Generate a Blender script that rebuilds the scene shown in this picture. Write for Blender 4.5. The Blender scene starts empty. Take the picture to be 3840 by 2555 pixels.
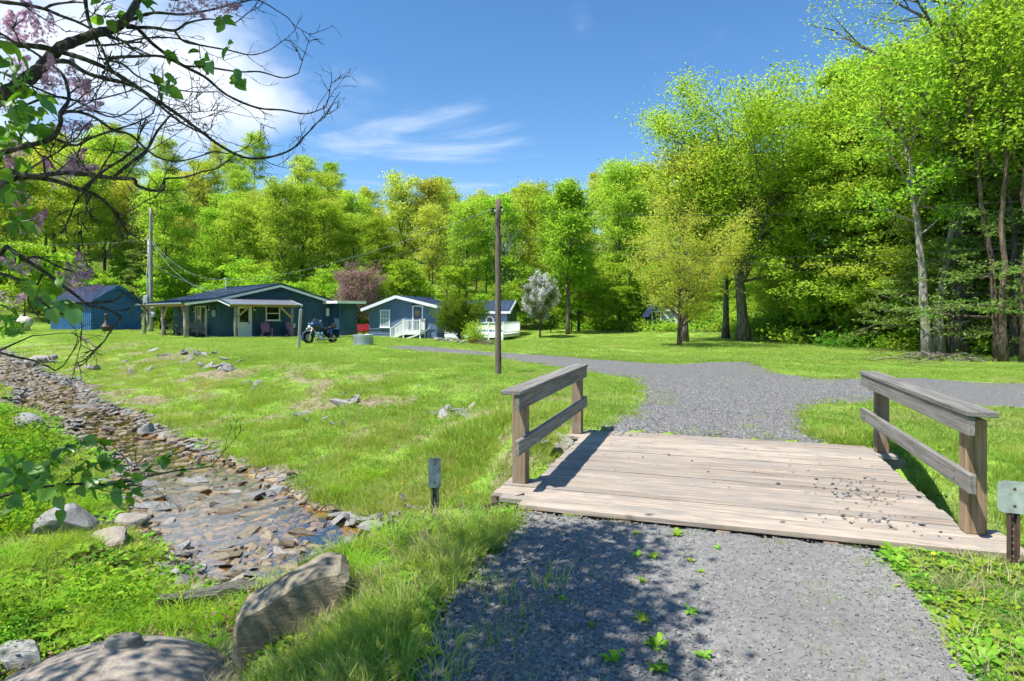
import bpy, bmesh, math, random
import numpy as np
from mathutils import Vector, Matrix

R = math.radians
rng = np.random.default_rng(7)
random.seed(7)
C = bpy.context.scene.collection
scene = bpy.context.scene

# ---------------------------------------------------------------- camera
CAM_H, FPX, HORIZON, CX = 1.7, 2290.0, 1180.0, 1920.0
cam = bpy.data.cameras.new('camera')
cam.lens = 36.0 * FPX / 3840.0
cam.sensor_width = 36.0
cam.shift_y = -(1277.5 - HORIZON) / 3840.0
cam.clip_start, cam.clip_end = 0.05, 2000.0
cam_ob = bpy.data.objects.new('camera', cam)
C.objects.link(cam_ob)
cam_ob.location = (0, 0, CAM_H)
cam_ob.rotation_euler = (R(90), 0, 0)
scene.camera = cam_ob

# ---------------------------------------------------------------- sky and sun
SUN_DIR = Vector((-0.86, -0.51, 0)).normalized()      # horizontal direction towards the sun
SUN_EL = R(62)
world = bpy.data.worlds.new('World')
scene.world = world
world.use_nodes = True
world.cycles.sampling_method = 'MANUAL'
world.cycles.sample_map_resolution = 256
wn, wl = world.node_tree.nodes, world.node_tree.links
wn.clear()
w_out = wn.new('ShaderNodeOutputWorld')
w_bg = wn.new('ShaderNodeBackground')
w_sky = wn.new('ShaderNodeTexSky')
w_sky.sky_type = 'NISHITA'
w_sky.sun_disc = False
w_sky.sun_elevation = SUN_EL
w_sky.sun_rotation = math.atan2(SUN_DIR.x, SUN_DIR.y)
w_sky.air_density = 1.0
w_sky.dust_density = 0.15
w_sky.ozone_density = 3.0
SKY_STRENGTH = 0.115
w_bg.inputs['Strength'].default_value = SKY_STRENGTH
tc = wn.new('ShaderNodeTexCoord')


def wmath(op, a, b=None, clamp=False):
    n = wn.new('ShaderNodeMath'); n.operation = op; n.use_clamp = clamp
    for i, v in enumerate((a, b)):
        if v is None: continue
        if isinstance(v, (int, float)): n.inputs[i].default_value = v
        else: wl.new(v, n.inputs[i])
    return n.outputs[0]


def wnoise(scale_xyz, loc, scale, detail, rough, dist=0.0):
    mp = wn.new('ShaderNodeMapping')
    mp.inputs['Scale'].default_value = scale_xyz
    mp.inputs['Location'].default_value = loc
    wl.new(tc.outputs['Generated'], mp.inputs['Vector'])
    nz = wn.new('ShaderNodeTexNoise')
    nz.inputs['Scale'].default_value = scale
    nz.inputs['Detail'].default_value = detail
    nz.inputs['Roughness'].default_value = rough
    nz.inputs['Distortion'].default_value = dist
    wl.new(mp.outputs[0], nz.inputs['Vector'])
    return nz.outputs['Fac']


def wdot(d):
    d = Vector(d).normalized()
    n = wn.new('ShaderNodeVectorMath'); n.operation = 'DOT_PRODUCT'
    wl.new(tc.outputs['Generated'], n.inputs[0]); n.inputs[1].default_value = d
    return n.outputs['Value']


def wrange(v, a, b, c=0.0, d=1.0):
    n = wn.new('ShaderNodeMapRange'); n.interpolation_type = 'SMOOTHSTEP'
    wl.new(v, n.inputs['Value'])
    for k, x in zip(('From Min', 'From Max', 'To Min', 'To Max'), (a, b, c, d)): n.inputs[k].default_value = x
    return n.outputs[0]


big = wnoise((1, 1, 1.5), (0.3, 0.1, 0.0), 3.2, 5, 0.55, 0.3)
# heavy cumulus bank hanging in the south-west part of the sky
body = wrange(wdot((-0.66, 1.0, 0.37)), 0.962, 0.998)
cum = wmath('ADD', wmath('MULTIPLY', body, 0.31), wmath('MULTIPLY', big, 0.9))
cum = wrange(cum, 0.58, 0.86)
veil = wnoise((1.0, 1.0, 4.5), (1.7, 0.4, 0.83), 2.6, 5, 0.62, 0.8)
veil = wmath('ADD', veil, wmath('MULTIPLY', wrange(wdot((-0.16, 1.0, 0.23)), 0.965, 0.999), 0.17))
veil = wrange(veil, 0.61, 0.85, 0.0, 0.5)
fac = wmath('MAXIMUM', cum, veil)
shade = wnoise((1, 1, 1.3), (4.3, 2.0, 0.7), 6.0, 3, 0.55)
ccol = wn.new('ShaderNodeMix'); ccol.data_type = 'RGBA'
wl.new(wrange(shade, 0.35, 0.65), ccol.inputs['Factor'])
ccol.inputs['A'].default_value = (3.7, 4.4, 5.5, 1)
ccol.inputs['B'].default_value = (5.5, 5.8, 6.3, 1)
hsv = wn.new('ShaderNodeHueSaturation')
hsv.inputs['Saturation'].default_value = 1.22
hsv.inputs['Value'].default_value = 0.90
wl.new(w_sky.outputs[0], hsv.inputs['Color'])
wmix = wn.new('ShaderNodeMix'); wmix.data_type = 'RGBA'
wl.new(fac, wmix.inputs['Factor'])
wl.new(hsv.outputs[0], wmix.inputs['A'])
wl.new(ccol.outputs['Result'], wmix.inputs['B'])
wl.new(wmix.outputs['Result'], w_bg.inputs['Color'])
wl.new(w_bg.outputs[0], w_out.inputs['Surface'])

sun = bpy.data.lights.new('sun', 'SUN')
sun.energy = 4.4
sun.angle = R(0.55)
sun.color = (1.0, 0.955, 0.88)
sun_ob = bpy.data.objects.new('sun', sun)
C.objects.link(sun_ob)
to_sun = Vector((SUN_DIR.x * math.cos(SUN_EL), SUN_DIR.y * math.cos(SUN_EL), math.sin(SUN_EL)))
sun_ob.rotation_euler = (-to_sun).to_track_quat('-Z', 'Y').to_euler()
sun_ob.location = (0, 0, 60)

vs = scene.view_settings
vs.view_transform = 'Standard'
vs.look = 'None'
vs.gamma = 1.0
vs.use_curve_mapping = False
vs.exposure = 0.92
scene.cycles.max_bounces = 5
scene.cycles.diffuse_bounces = 3
scene.cycles.glossy_bounces = 2
scene.cycles.transmission_bounces = 2
scene.cycles.transparent_max_bounces = 5
scene.cycles.use_denoising = True
scene.cycles.use_adaptive_sampling = True
scene.cycles.adaptive_threshold = 0.03
scene.cycles.adaptive_min_samples = 12
scene.cycles.use_light_tree = False
scene.cycles.caustics_reflective = False
scene.cycles.caustics_refractive = False

# ---------------------------------------------------------------- helpers


def gp(u, v, z=0.0):
    """photo pixel -> point on the horizontal plane at height z"""
    Y = (CAM_H - z) * FPX / (v - HORIZON)
    return Vector(((u - CX) / FPX * Y, Y, z))


def dp(u, v, Y):
    return Vector(((u - CX) / FPX * Y, Y, CAM_H - (v - HORIZON) / FPX * Y))


def tag(o, label=None, cat=None, group=None, kind=None):
    if label: o['label'] = label
    if cat: o['category'] = cat
    if group: o['group'] = group
    if kind: o['kind'] = kind
    return o


def link(name, me, parent=None, loc=(0, 0, 0), rot=(0, 0, 0), scale=(1, 1, 1)):
    o = bpy.data.objects.new(name, me)
    C.objects.link(o)
    o.parent = parent
    o.location, o.rotation_euler, o.scale = loc, rot, scale
    return o


def empty(name, loc=(0, 0, 0), rz=0.0, label=None, cat=None, group=None):
    o = bpy.data.objects.new(name, None)
    o.empty_display_size = 0.2
    C.objects.link(o)
    o.location = loc
    o.rotation_euler = (0, 0, rz)
    return tag(o, label, cat, group)


def copy_tree(o, parent=None):
    c = o.copy()
    C.objects.link(c)
    c.parent = parent
    for ch in o.children:
        copy_tree(ch, c)
    return c


def np_mesh(name, V, F, mat=None, smooth=False, attr=None):
    me = bpy.data.meshes.new(name)
    V = np.asarray(V, dtype=np.float32); F = np.asarray(F, dtype=np.int32)
    me.vertices.add(len(V)); me.vertices.foreach_set('co', V.ravel())
    m, k = F.shape
    me.loops.add(m * k); me.loops.foreach_set('vertex_index', F.ravel())
    me.polygons.add(m)
    me.polygons.foreach_set('loop_start', np.arange(m, dtype=np.int32) * k)
    if smooth: me.polygons.foreach_set('use_smooth', np.ones(m, dtype=bool))
    me.update(calc_edges=True)
    if attr:
        for an, av in attr.items():
            a = me.attributes.new(an, 'FLOAT', 'POINT')
            a.data.foreach_set('value', np.asarray(av, dtype=np.float32))
    if mat: me.materials.append(mat)
    return me


class MB:
    """collects shapes into one mesh"""
    def __init__(self): self.v, self.f, self.sm = [], [], []

    def add(self, vs, fs, smooth=False):
        n = len(self.v)
        self.v += [tuple(p) for p in vs]
        self.f += [tuple(i + n for i in q) for q in fs]
        self.sm += [smooth] * len(fs)
        return self

    def box(self, c, s, rot=None, bev=0.0):
        hx, hy, hz = s[0] / 2, s[1] / 2, s[2] / 2
        if bev <= 0:
            P = [Vector((x, y, z)) for x in (-hx, hx) for y in (-hy, hy) for z in (-hz, hz)]
            F = [(0, 1, 3, 2), (4, 6, 7, 5), (0, 4, 5, 1), (2, 3, 7, 6), (0, 2, 6, 4), (1, 5, 7, 3)]
        else:
            bm = bmesh.new()
            bmesh.ops.create_cube(bm, size=1.0)
            for q in bm.verts: q.co = (q.co.x * s[0], q.co.y * s[1], q.co.z * s[2])
            bmesh.ops.bevel(bm, geom=bm.edges[:], offset=bev, segments=1, affect='EDGES')
            bm.verts.ensure_lookup_table()
            P = [q.co.copy() for q in bm.verts]
            F = [[q.index for q in f.verts] for f in bm.faces]
            bm.free()
        if rot is not None:
            M = rot if isinstance(rot, Matrix) else Matrix.Rotation(rot, 3, 'Z')
            P = [M @ p for p in P]
        c = Vector(c)
        return self.add([p + c for p in P], F)

    def bar(self, a, b, w, h, up=(0, 0, 1)):
        a, b = Vector(a), Vector(b)
        d = b - a; L = d.length; x = d.normalized(); u = Vector(up)
        y = u.cross(x)
        if y.length < 1e-4: y = Vector((0, 1, 0)).cross(x)
        y.normalize(); z = x.cross(y)
        M = Matrix((x, y, z)).transposed()
        return self.box((a + b) / 2, (L, w, h), M)

    def tube(self, pts, rad, n=6, cap=True, smooth=True):
        pts = [Vector(p) for p in pts]
        if isinstance(rad, (int, float)): rad = [rad] * len(pts)
        V, F = [], []
        ref = None
        for i, p in enumerate(pts):
            d = (pts[min(i + 1, len(pts) - 1)] - pts[max(i - 1, 0)])
            if d.length < 1e-7: d = Vector((0, 0, 1))
            d.normalize()
            if ref is None:
                ref = d.orthogonal().normalized()
            else:
                ref = (ref - d * ref.dot(d))
                ref = ref.normalized() if ref.length > 1e-5 else d.orthogonal().normalized()
            b = d.cross(ref)
            for k in range(n):
                t = 2 * math.pi * k / n
                V.append(p + (ref * math.cos(t) + b * math.sin(t)) * rad[i])
        for i in range(len(pts) - 1):
            for k in range(n):
                F.append((i * n + k, i * n + (k + 1) % n, (i + 1) * n + (k + 1) % n, (i + 1) * n + k))
        if cap:
            F.append(tuple(range(n - 1, -1, -1)))
            F.append(tuple((len(pts) - 1) * n + k for k in range(n)))
        return self.add(V, F, smooth)

    def lathe(self, prof, n=24, c=(0, 0, 0), smooth=True):
        V, F = [], []
        for r, z in prof:
            for k in range(n):
                t = 2 * math.pi * k / n
                V.append((c[0] + r * math.cos(t), c[1] + r * math.sin(t), c[2] + z))
        for i in range(len(prof) - 1):
            for k in range(n):
                F.append((i * n + k, i * n + (k + 1) % n, (i + 1) * n + (k + 1) % n, (i + 1) * n + k))
        return self.add(V, F, smooth)

    def prism(self, poly, axis, a, b):
        """extrude a 2D polygon along an axis from a to b; poly in the two other axes"""
        def P(q, t):
            return {'x': (t, q[0], q[1]), 'y': (q[0], t, q[1]), 'z': (q[0], q[1], t)}[axis]
        n = len(poly)
        V = [P(q, a) for q in poly] + [P(q, b) for q in poly]
        F = [tuple(range(n)), tuple(range(2 * n - 1, n - 1, -1))]
        F += [(i, i + n, (i + 1) % n + n, (i + 1) % n) for i in range(n)]
        return self.add(V, F)

    def ball(self, c, r, nu=10, nv=7, scale=(1, 1, 1)):
        V, F = [], []
        for i in range(nv + 1):
            p = math.pi * i / nv
            for k in range(nu):
                t = 2 * math.pi * k / nu
                V.append((c[0] + r * scale[0] * math.sin(p) * math.cos(t), c[1] + r * scale[1] * math.sin(p) * math.sin(t),
                          c[2] + r * scale[2] * math.cos(p)))
        for i in range(nv):
            for k in range(nu):
                F.append((i * nu + k, (i + 1) * nu + k, (i + 1) * nu + (k + 1) % nu, i * nu + (k + 1) % nu))
        return self.add(V, F, True)

    def mesh(self, name, mat=None):
        me = bpy.data.meshes.new(name)
        me.from_pydata([tuple(p) for p in self.v], [], self.f)
        if any(self.sm): me.polygons.foreach_set('use_smooth', self.sm)
        me.update()
        bm = bmesh.new(); bm.from_mesh(me)
        bmesh.ops.recalc_face_normals(bm, faces=bm.faces[:])
        bm.to_mesh(me); bm.free()
        if mat: me.materials.append(mat)
        return me

    def build(self, name, mat=None, parent=None, loc=(0, 0, 0), rot=(0, 0, 0)):
        return link(name, self.mesh(name, mat), parent, loc, rot)


# ---------------------------------------------------------------- materials
class NT:
    def __init__(self, name):
        self.m = bpy.data.materials.new(name)
        self.m.use_nodes = True
        self.n, self.l = self.m.node_tree.nodes, self.m.node_tree.links
        self.n.clear()
        self.out = self.n.new('ShaderNodeOutputMaterial')

    def node(self, t, **kw):
        x = self.n.new('ShaderNode' + t)
        for k, v in kw.items(): setattr(x, k, v)
        return x

    def set(self, node, name, v):
        if isinstance(v, bpy.types.NodeSocket): self.l.new(v, node.inputs[name])
        else: node.inputs[name].default_value = v

    def coords(self, kind='Object', scale=(1, 1, 1), rand=False):
        t = self.node('TexCoord')
        mp = self.node('Mapping')
        mp.inputs['Scale'].default_value = scale
        self.l.new(t.outputs[kind], mp.inputs['Vector'])
        if rand:
            oi = self.node('ObjectInfo')
            sc = self.math('MULTIPLY', oi.outputs['Random'], 37.0)
            self.l.new(sc, mp.inputs['Location'])
        return mp.outputs[0]

    def math(self, op, a, b=None, clamp=False):
        x = self.node('Math', operation=op, use_clamp=clamp)
        for i, v in enumerate((a, b)):
            if v is None: continue
            self.set(x, i, v)
        return x.outputs[0]

    def noise(self, vec, scale, detail=4, rough=0.55, dist=0.0):
        x = self.node('TexNoise')
        self.l.new(vec, x.inputs['Vector'])
        for k, v in (('Scale', scale), ('Detail', detail), ('Roughness', rough), ('Distortion', dist)):
            x.inputs[k].default_value = v
        return x.outputs['Fac']

    def voro(self, vec, scale, feature='F1', out='Distance', rnd=1.0):
        x = self.node('TexVoronoi', feature=feature)
        self.l.new(vec, x.inputs['Vector'])
        x.inputs['Scale'].default_value = scale
        x.inputs['Randomness'].default_value = rnd
        return x.outputs[out]

    def ramp(self, fac, stops, interp='LINEAR'):
        x = self.node('ValToRGB')
        cr = x.color_ramp; cr.interpolation = interp
        while len(cr.elements) < len(stops): cr.elements.new(0.5)
        for e, (p, c) in zip(cr.elements, stops):
            e.position = p; e.color = (c[0], c[1], c[2], 1)
        self.l.new(fac, x.inputs['Fac'])
        return x.outputs['Color']

    def range(self, v, a, b, c=0.0, d=1.0):
        x = self.node('MapRange', interpolation_type='SMOOTHSTEP')
        self.set(x, 'Value', v)
        for k, y in zip(('From Min', 'From Max', 'To Min', 'To Max'), (a, b, c, d)): x.inputs[k].default_value = y
        return x.outputs[0]

    def mix(self, fac, a, b, blend='MIX'):
        x = self.node('Mix', data_type='RGBA', blend_type=blend)
        self.set(x, 'Factor', fac)
        for k, v in (('A', a), ('B', b)):
            if isinstance(v, (tuple, list)): x.inputs[k].default_value = (v[0], v[1], v[2], 1)
            else: self.l.new(v, [i for i in x.inputs if i.name == k and i.type == 'RGBA'][0])
        return x.outputs['Result']

    def mixc(self, fac, a, b, blend='MIX'):
        x = self.node('Mix', data_type='RGBA', blend_type=blend)
        self.set(x, 0, fac)
        for k, v in ((6, a), (7, b)):
            if isinstance(v, (tuple, list)): x.inputs[k].default_value = (v[0], v[1], v[2], 1)
            else: self.l.new(v, x.inputs[k])
        return x.outputs[2]

    def bump(self, h, strength=0.4, dist=0.02):
        x = self.node('Bump')
        x.inputs['Strength'].default_value = strength
        x.inputs['Distance'].default_value = dist
        self.l.new(h, x.inputs['Height'])
        return x.outputs[0]

    def attr(self, name):
        x = self.node('Attribute', attribute_name=name)
        return x.outputs['Fac']

    def principled(self, col, rough=0.7, metal=0.0, normal=None, spec=0.4, **kw):
        p = self.node('BsdfPrincipled')
        if isinstance(col, (tuple, list)): p.inputs['Base Color'].default_value = (col[0], col[1], col[2], 1)
        else: self.l.new(col, p.inputs['Base Color'])
        self.set(p, 'Roughness', rough)
        self.set(p, 'Metallic', metal)
        p.inputs['Specular IOR Level'].default_value = spec
        if normal is not None: self.l.new(normal, p.inputs['Normal'])
        for k, v in kw.items(): self.set(p, k, v)
        self.l.new(p.outputs[0], self.out.inputs['Surface'])
        return self.m


def scl(c, k): return tuple(min(1.0, x * k) for x in c)


def plain(name, col, rough=0.6, var=0.18, scale=6.0, metal=0.0, bump=0.0, bscale=30.0, spec=0.4, stretch=(1, 1, 1)):
    t = NT(name)
    v = t.coords('Object', stretch, True)
    f = t.noise(v, scale, 5)
    c = t.ramp(f, [(0.3, scl(col, 1 - var)), (0.7, scl(col, 1 + var))])
    n = t.bump(t.noise(v, bscale, 4), bump, 0.01) if bump else None
    return t.principled(c, rough, metal, n, spec)


def wood(name, dark, light, axis=0, fine=1.0, rough=0.75, bump=0.5, weather=None):
    """grain runs along the given local axis"""
    t = NT(name)
    s = [14.0 * fine] * 3; s[axis] = 0.9
    v = t.coords('Object', tuple(s), True)
    g = t.noise(v, 1.6, 6, 0.65, 0.6)
    s2 = [60.0 * fine] * 3; s2[axis] = 1.3
    v2 = t.coords('Object', tuple(s2), True)
    g2 = t.noise(v2, 1.0, 4, 0.6)
    f = t.math('ADD', t.math('MULTIPLY', g, 0.6), t.math('MULTIPLY', g2, 0.4))
    mid = tuple((a + b) / 2 for a, b in zip(dark, light))
    c = t.ramp(f, [(0.30, scl(dark, 0.55)), (0.42, dark), (0.52, mid), (0.68, light)])
    oi = t.node('ObjectInfo')
    br = t.math('ADD', t.math('MULTIPLY', oi.outputs['Random'], 0.35), 0.82)
    c = t.mixc(1.0, c, t.comb(br) if hasattr(t, 'comb') else (1, 1, 1), 'MULTIPLY')
    if weather:
        wv = t.coords('Object', (1, 1, 1), True)
        wf = t.range(t.noise(wv, 2.2, 5), 0.45, 0.7)
        c = t.mixc(wf, c, weather)
    n = t.bump(f, bump, 0.012)
    return t.principled(c, rough, 0.0, n, 0.25)


def _comb(self, v):
    x = self.node('CombineColor')
    for i in range(3): self.set(x, i, v)
    return x.outputs[0]


NT.comb = _comb


def leafmat(name, c1, c2, trans=0.45, tcol=None, hue=0.025, gloss=0.08, patch=None):
    """c1..c2: reflectance spread over single leaves; each tree shifts a little"""
    t = NT(name)
    a = t.attr('rnd')
    col = t.mixc(a, c1, c2)
    if patch:
        ge = t.node('NewGeometry')
        pn = t.math('ADD', t.math('MULTIPLY', t.noise(ge.outputs['Position'], 0.45, 4, 0.6), 0.6), t.math('MULTIPLY', t.noise(ge.outputs['Position'], 2.3, 3, 0.6), 0.4))
        col = t.mixc(t.range(pn, 0.47, 0.66, 0, 0.75), col, patch)
        col = t.mixc(t.range(pn, 0.52, 0.36, 0, 0.5), col, t.mixc(1.0, col, (0.74, 0.85, 0.75), 'MULTIPLY'))
    oi = t.node('ObjectInfo')
    hs = t.node('HueSaturation')
    t.l.new(t.math('ADD', t.math('MULTIPLY', oi.outputs['Random'], hue), 0.5 - hue / 2), hs.inputs['Hue'])
    hs.inputs['Saturation'].default_value = 1.0
    t.l.new(t.math('ADD', t.math('MULTIPLY', oi.outputs['Random'], 0.3), 0.85), hs.inputs['Value'])
    t.l.new(col, hs.inputs['Color'])
    d = t.node('BsdfDiffuse'); t.l.new(hs.outputs[0], d.inputs['Color'])
    tr = t.node('BsdfTranslucent')
    tc2 = t.mixc(1.0, hs.outputs[0], tcol or (1.42, 1.32, 0.75), 'MULTIPLY')
    t.l.new(tc2, tr.inputs['Color'])
    m1 = t.node('MixShader'); m1.inputs[0].default_value = trans
    t.l.new(d.outputs[0], m1.inputs[1]); t.l.new(tr.outputs[0], m1.inputs[2])
    if gloss < 0.1:
        t.l.new(m1.outputs[0], t.out.inputs['Surface'])
        return t.m
    g = t.node('BsdfGlossy'); g.inputs['Roughness'].default_value = 0.45
    g.inputs['Color'].default_value = (1, 1, 1, 1)
    m2 = t.node('MixShader'); m2.inputs[0].default_value = gloss * 0.5
    t.l.new(m1.outputs[0], m2.inputs[1]); t.l.new(g.outputs[0], m2.inputs[2])
    t.l.new(m2.outputs[0], t.out.inputs['Surface'])
    return t.m


def barkmat(name, dark, light, scale=1.0):
    t = NT(name)
    v = t.coords('Object', (14 * scale, 14 * scale, 2.2 * scale), True)
    f = t.noise(v, 1.0, 6, 0.65, 0.8)
    v2 = t.coords('Object', (1, 1, 1), True)
    f2 = t.noise(v2, 1.3, 4)
    c = t.ramp(f, [(0.32, scl(dark, 0.6)), (0.48, dark), (0.66, light)])
    c = t.mixc(t.range(f2, 0.5, 0.75, 0, 0.5), c, (0.10, 0.12, 0.06))
    n = t.bump(f, 0.8, 0.03)
    return t.principled(c, 0.9, 0, n, 0.15)


# ---------------------------------------------------------------- instanced ground cover
def scatter(name, P, rz, sc, protos, idx=None, tilt=None, label=None, parent=None):
    """stuff: one object that sets copies of small meshes on points"""
    me = bpy.data.meshes.new(name)
    P = np.asarray(P, dtype=np.float32)
    n = len(P)
    me.vertices.add(n); me.vertices.foreach_set('co', P.ravel())
    rot = np.zeros((n, 3), np.float32)
    if tilt is not None: rot[:, :2] = tilt
    rot[:, 2] = rz
    a = me.attributes.new('rot', 'FLOAT_VECTOR', 'POINT'); a.data.foreach_set('vector', rot.ravel())
    a = me.attributes.new('siz', 'FLOAT', 'POINT'); a.data.foreach_set('value', np.asarray(sc, np.float32))
    if idx is None: idx = rng.integers(0, len(protos), n)
    a = me.attributes.new('pick', 'INT', 'POINT'); a.data.foreach_set('value', np.asarray(idx, np.int32))
    col = bpy.data.collections.new(name + '_kinds')
    for i, pm in enumerate(protos):
        o = bpy.data.objects.new('%s_kind_%02d' % (name, i), pm)
        col.objects.link(o)
    ob = link(name, me, parent)
    ng = bpy.data.node_groups.new(name + '_scatter', 'GeometryNodeTree')
    ng.interface.new_socket('Geometry', in_out='INPUT', socket_type='NodeSocketGeometry')
    ng.interface.new_socket('Geometry', in_out='OUTPUT', socket_type='NodeSocketGeometry')
    N, L = ng.nodes, ng.links
    gi, go = N.new('NodeGroupInput'), N.new('NodeGroupOutput')
    ci = N.new('GeometryNodeCollectionInfo')
    ci.inputs['Collection'].default_value = col
    ci.inputs['Separate Children'].default_value = True
    ci.inputs['Reset Children'].default_value = True
    iop = N.new('GeometryNodeInstanceOnPoints')
    iop.inputs['Pick Instance'].default_value = True

    def na(nm, t):
        x = N.new('GeometryNodeInputNamedAttribute'); x.data_type = t
        x.inputs['Name'].default_value = nm
        return x.outputs['Attribute']
    e2r = N.new('FunctionNodeEulerToRotation')
    L.new(na('rot', 'FLOAT_VECTOR'), e2r.inputs[0])
    L.new(gi.outputs[0], iop.inputs['Points'])
    L.new(ci.outputs[0], iop.inputs['Instance'])
    L.new(na('pick', 'INT'), iop.inputs['Instance Index'])
    L.new(e2r.outputs[0], iop.inputs['Rotation'])
    L.new(na('siz', 'FLOAT'), iop.inputs['Scale'])
    L.new(iop.outputs[0], go.inputs[0])
    md = ob.modifiers.new('scatter', 'NODES'); md.node_group = ng
    tag(ob, label, None, None, 'stuff')
    return ob
# ================================================================ terrain
def sstep(t):
    t = np.clip(t, 0, 1)
    return t * t * (3 - 2 * t)


def vnoise(x, y, seed=0):
    x = np.asarray(x, float); y = np.asarray(y, float)
    xi = np.floor(x).astype(np.int64); yi = np.floor(y).astype(np.int64)
    fx, fy = sstep(x - xi), sstep(y - yi)

    def h(i, j):
        n = (i * 374761393 + j * 668265263 + seed * 1442695041) & 0x7fffffff
        n = ((n ^ (n >> 13)) * 1274126177) & 0x7fffffff
        return ((n ^ (n >> 16)) & 0xffff) / 65535.0
    a = h(xi, yi) * (1 - fx) + h(xi + 1, yi) * fx
    b = h(xi, yi + 1) * (1 - fx) + h(xi + 1, yi + 1) * fx
    return a * (1 - fy) + b * fy


def fbm(x, y, seed=0, o=3):
    s, a, t = 0, 0.5, 0
    for i in range(o):
        s = s + a * vnoise(x * 2 ** i, y * 2 ** i, seed + i); t += a; a *= 0.5
    return s / t


STREAM = np.array([(-42, 46, -.15, .9), (-30, 34, -.38, .9), (-23, 27.2, -.50, .95), (-18.6, 22.8, -.60, .9), (-15.0, 19.9, -.70, .75), (-12.5, 16.6, -.82, .8),
                   (-10.1, 15.0, -.92, .62), (-8.3, 12.9, -.99, .70), (-6.9, 11.9, -1.02, .70), (-5.5, 10.2, -1.05, .85), (-4.1, 8.7, -1.09, 1.1), (-3.0, 7.4, -1.11, 1.2), (-1.9, 7.0, -1.13, .8), (-0.6, 6.9, -1.15, .7),
                   (2.2, 6.6, -1.2, .7), (5, 5.6, -1.25, .65), (9, 4, -1.3, .9), (16, 0, -1.4, 1)])


def stream_q(x, y):
    """distance to the stream's line, side (+ lawn side), water level, half width, x of the foot point"""
    x = np.asarray(x, float); y = np.asarray(y, float)
    best = np.full(x.shape, 1e9); side = np.zeros(x.shape); zw = np.zeros(x.shape); w = np.zeros(x.shape); fx = np.zeros(x.shape)
    for a, b in zip(STREAM[:-1], STREAM[1:]):
        d = b[:2] - a[:2]; L2 = d @ d
        t = np.clip(((x - a[0]) * d[0] + (y - a[1]) * d[1]) / L2, 0, 1)
        px, py = a[0] + t * d[0], a[1] + t * d[1]
        dist = np.hypot(x - px, y - py)
        m = dist < best
        best = np.where(m, dist, best)
        side = np.where(m, np.sign(d[0] * (y - py) - d[1] * (x - px)), side)
        zw = np.where(m, a[2] + t * (b[2] - a[2]), zw)
        w = np.where(m, a[3] + t * (b[3] - a[3]), w)
        fx = np.where(m, px, fx)
    w = w * (0.36 + 0.95 * fbm(x * 0.75, y * 0.75, 3, 3))
    return best, side, zw, w, fx


def gauss(x, y, cx, cy, sx, sy): return np.exp(-((x - cx) / sx) ** 2 - ((y - cy) / sy) ** 2)


def hills(x, y):
    y0 = np.where(x < 0, 62.0, 62.0 + 0.9 * np.clip(x - 4, 0, 60))
    h = 24.0 * sstep((y - y0) / 130.0) * (0.75 + 0.35 * sstep((-x + 10) / 70)) + 0.035 * np.clip(y - y0, 0, 60)
    hr = 8.0 * sstep((x * 0.85 + (y - 22) * 0.30 - 17.0) / 36.0) * sstep((x - 8) / 10)
    hl = 6.0 * sstep((-x - 38 + (y - 40) * 0.1) / 40)
    return h + hr + hl


def plateau(x, y):
    p = 0.22 * gauss(x, y, -17, 38, 11, 7) - 0.36 * gauss(x, y, -1, 49, 11, 9) + 0.45 * gauss(x, y, -34, 48, 12, 10)
    p = p + 0.05 * (fbm(x * 0.25, y * 0.25, 11, 2) - 0.5)
    return p + hills(x, y)


def near_bank(x, y):
    p = -0.86 * (1 - sstep((x + 2.7) / 2.2)) - 0.12 * gauss(x, y, -2.7, 3.8, 1.2, 1.0) + 0.45 * sstep((-x - 5.5) / 6)
    return p * sstep((16 - np.abs(y - 2)) / 8)


def zf(x, y):
    x = np.asarray(x, float); y = np.asarray(y, float)
    d, side, zw, w, fx = stream_q(x, y)
    La = np.interp(fx, [-25, -14, -8, -4, -1.2, 0.3, 4.2, 6, 10], [4.5, 6.0, 7.0, 7.0, 3.8, 1.0, 1.0, 1.3, 2.0])
    Lb = np.interp(fx, [-20, -8, -4, -1.5, 0.3, 4.2, 6, 10], [2.2, 2.6, 2.0, 1.3, 0.8, 0.8, 1.2, 2.0])
    pl = np.where(side > 0, plateau(x, y), near_bank(x, y) + np.where(y > 14, plateau(x, y) * sstep((y - 14) / 20), 0))
    t = np.where(side > 0, (d - w) / La, (d - w) / Lb)
    bed = zw - 0.05 - 0.13 * (1 - np.clip(d / np.maximum(w, 1e-3), 0, 1) ** 2) + 0.20 * (fbm(x * 1.3, y * 1.3, 5, 3) - 0.40)
    tt = np.clip(t, 0, 1)
    ease = 0.45 * tt + 0.55 * sstep(tt)
    bank = zw + 0.02 + (pl - zw - 0.02) * ease + 0.22 * (fbm(x * 0.8, y * 0.8, 21, 3) - 0.5) * np.sin(np.pi * tt) \
        + 0.07 * (fbm(x * 2.6, y * 2.6, 27, 2) - 0.5) * np.sin(np.pi * np.clip(t * 0.9 + 0.05, 0, 1))
    z = np.where(d < w, bed, bank)
    lx = (x - BR_C.x) * RX.x + (y - BR_C.y) * RX.y; ly = (x - BR_C.x) * AX.x + (y - BR_C.y) * AX.y
    return z - 0.085 * sstep((2.0 - np.abs(ly)) / 0.13) * sstep((2.45 - np.abs(lx)) / 0.3)


def zg(x, y): return float(zf(np.array([x]), np.array([y]))[0])


def in_poly(x, y, poly):
    poly = np.asarray(poly, float)
    inside = np.zeros(np.shape(x), bool)
    j = len(poly) - 1
    for i in range(len(poly)):
        xi, yi = poly[i]; xj, yj = poly[j]
        c = ((yi > y) != (yj > y)) & (x < (xj - xi) * (y - yi) / (yj - yi + 1e-12) + xi)
        inside ^= c
        j = i
    return inside


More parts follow.
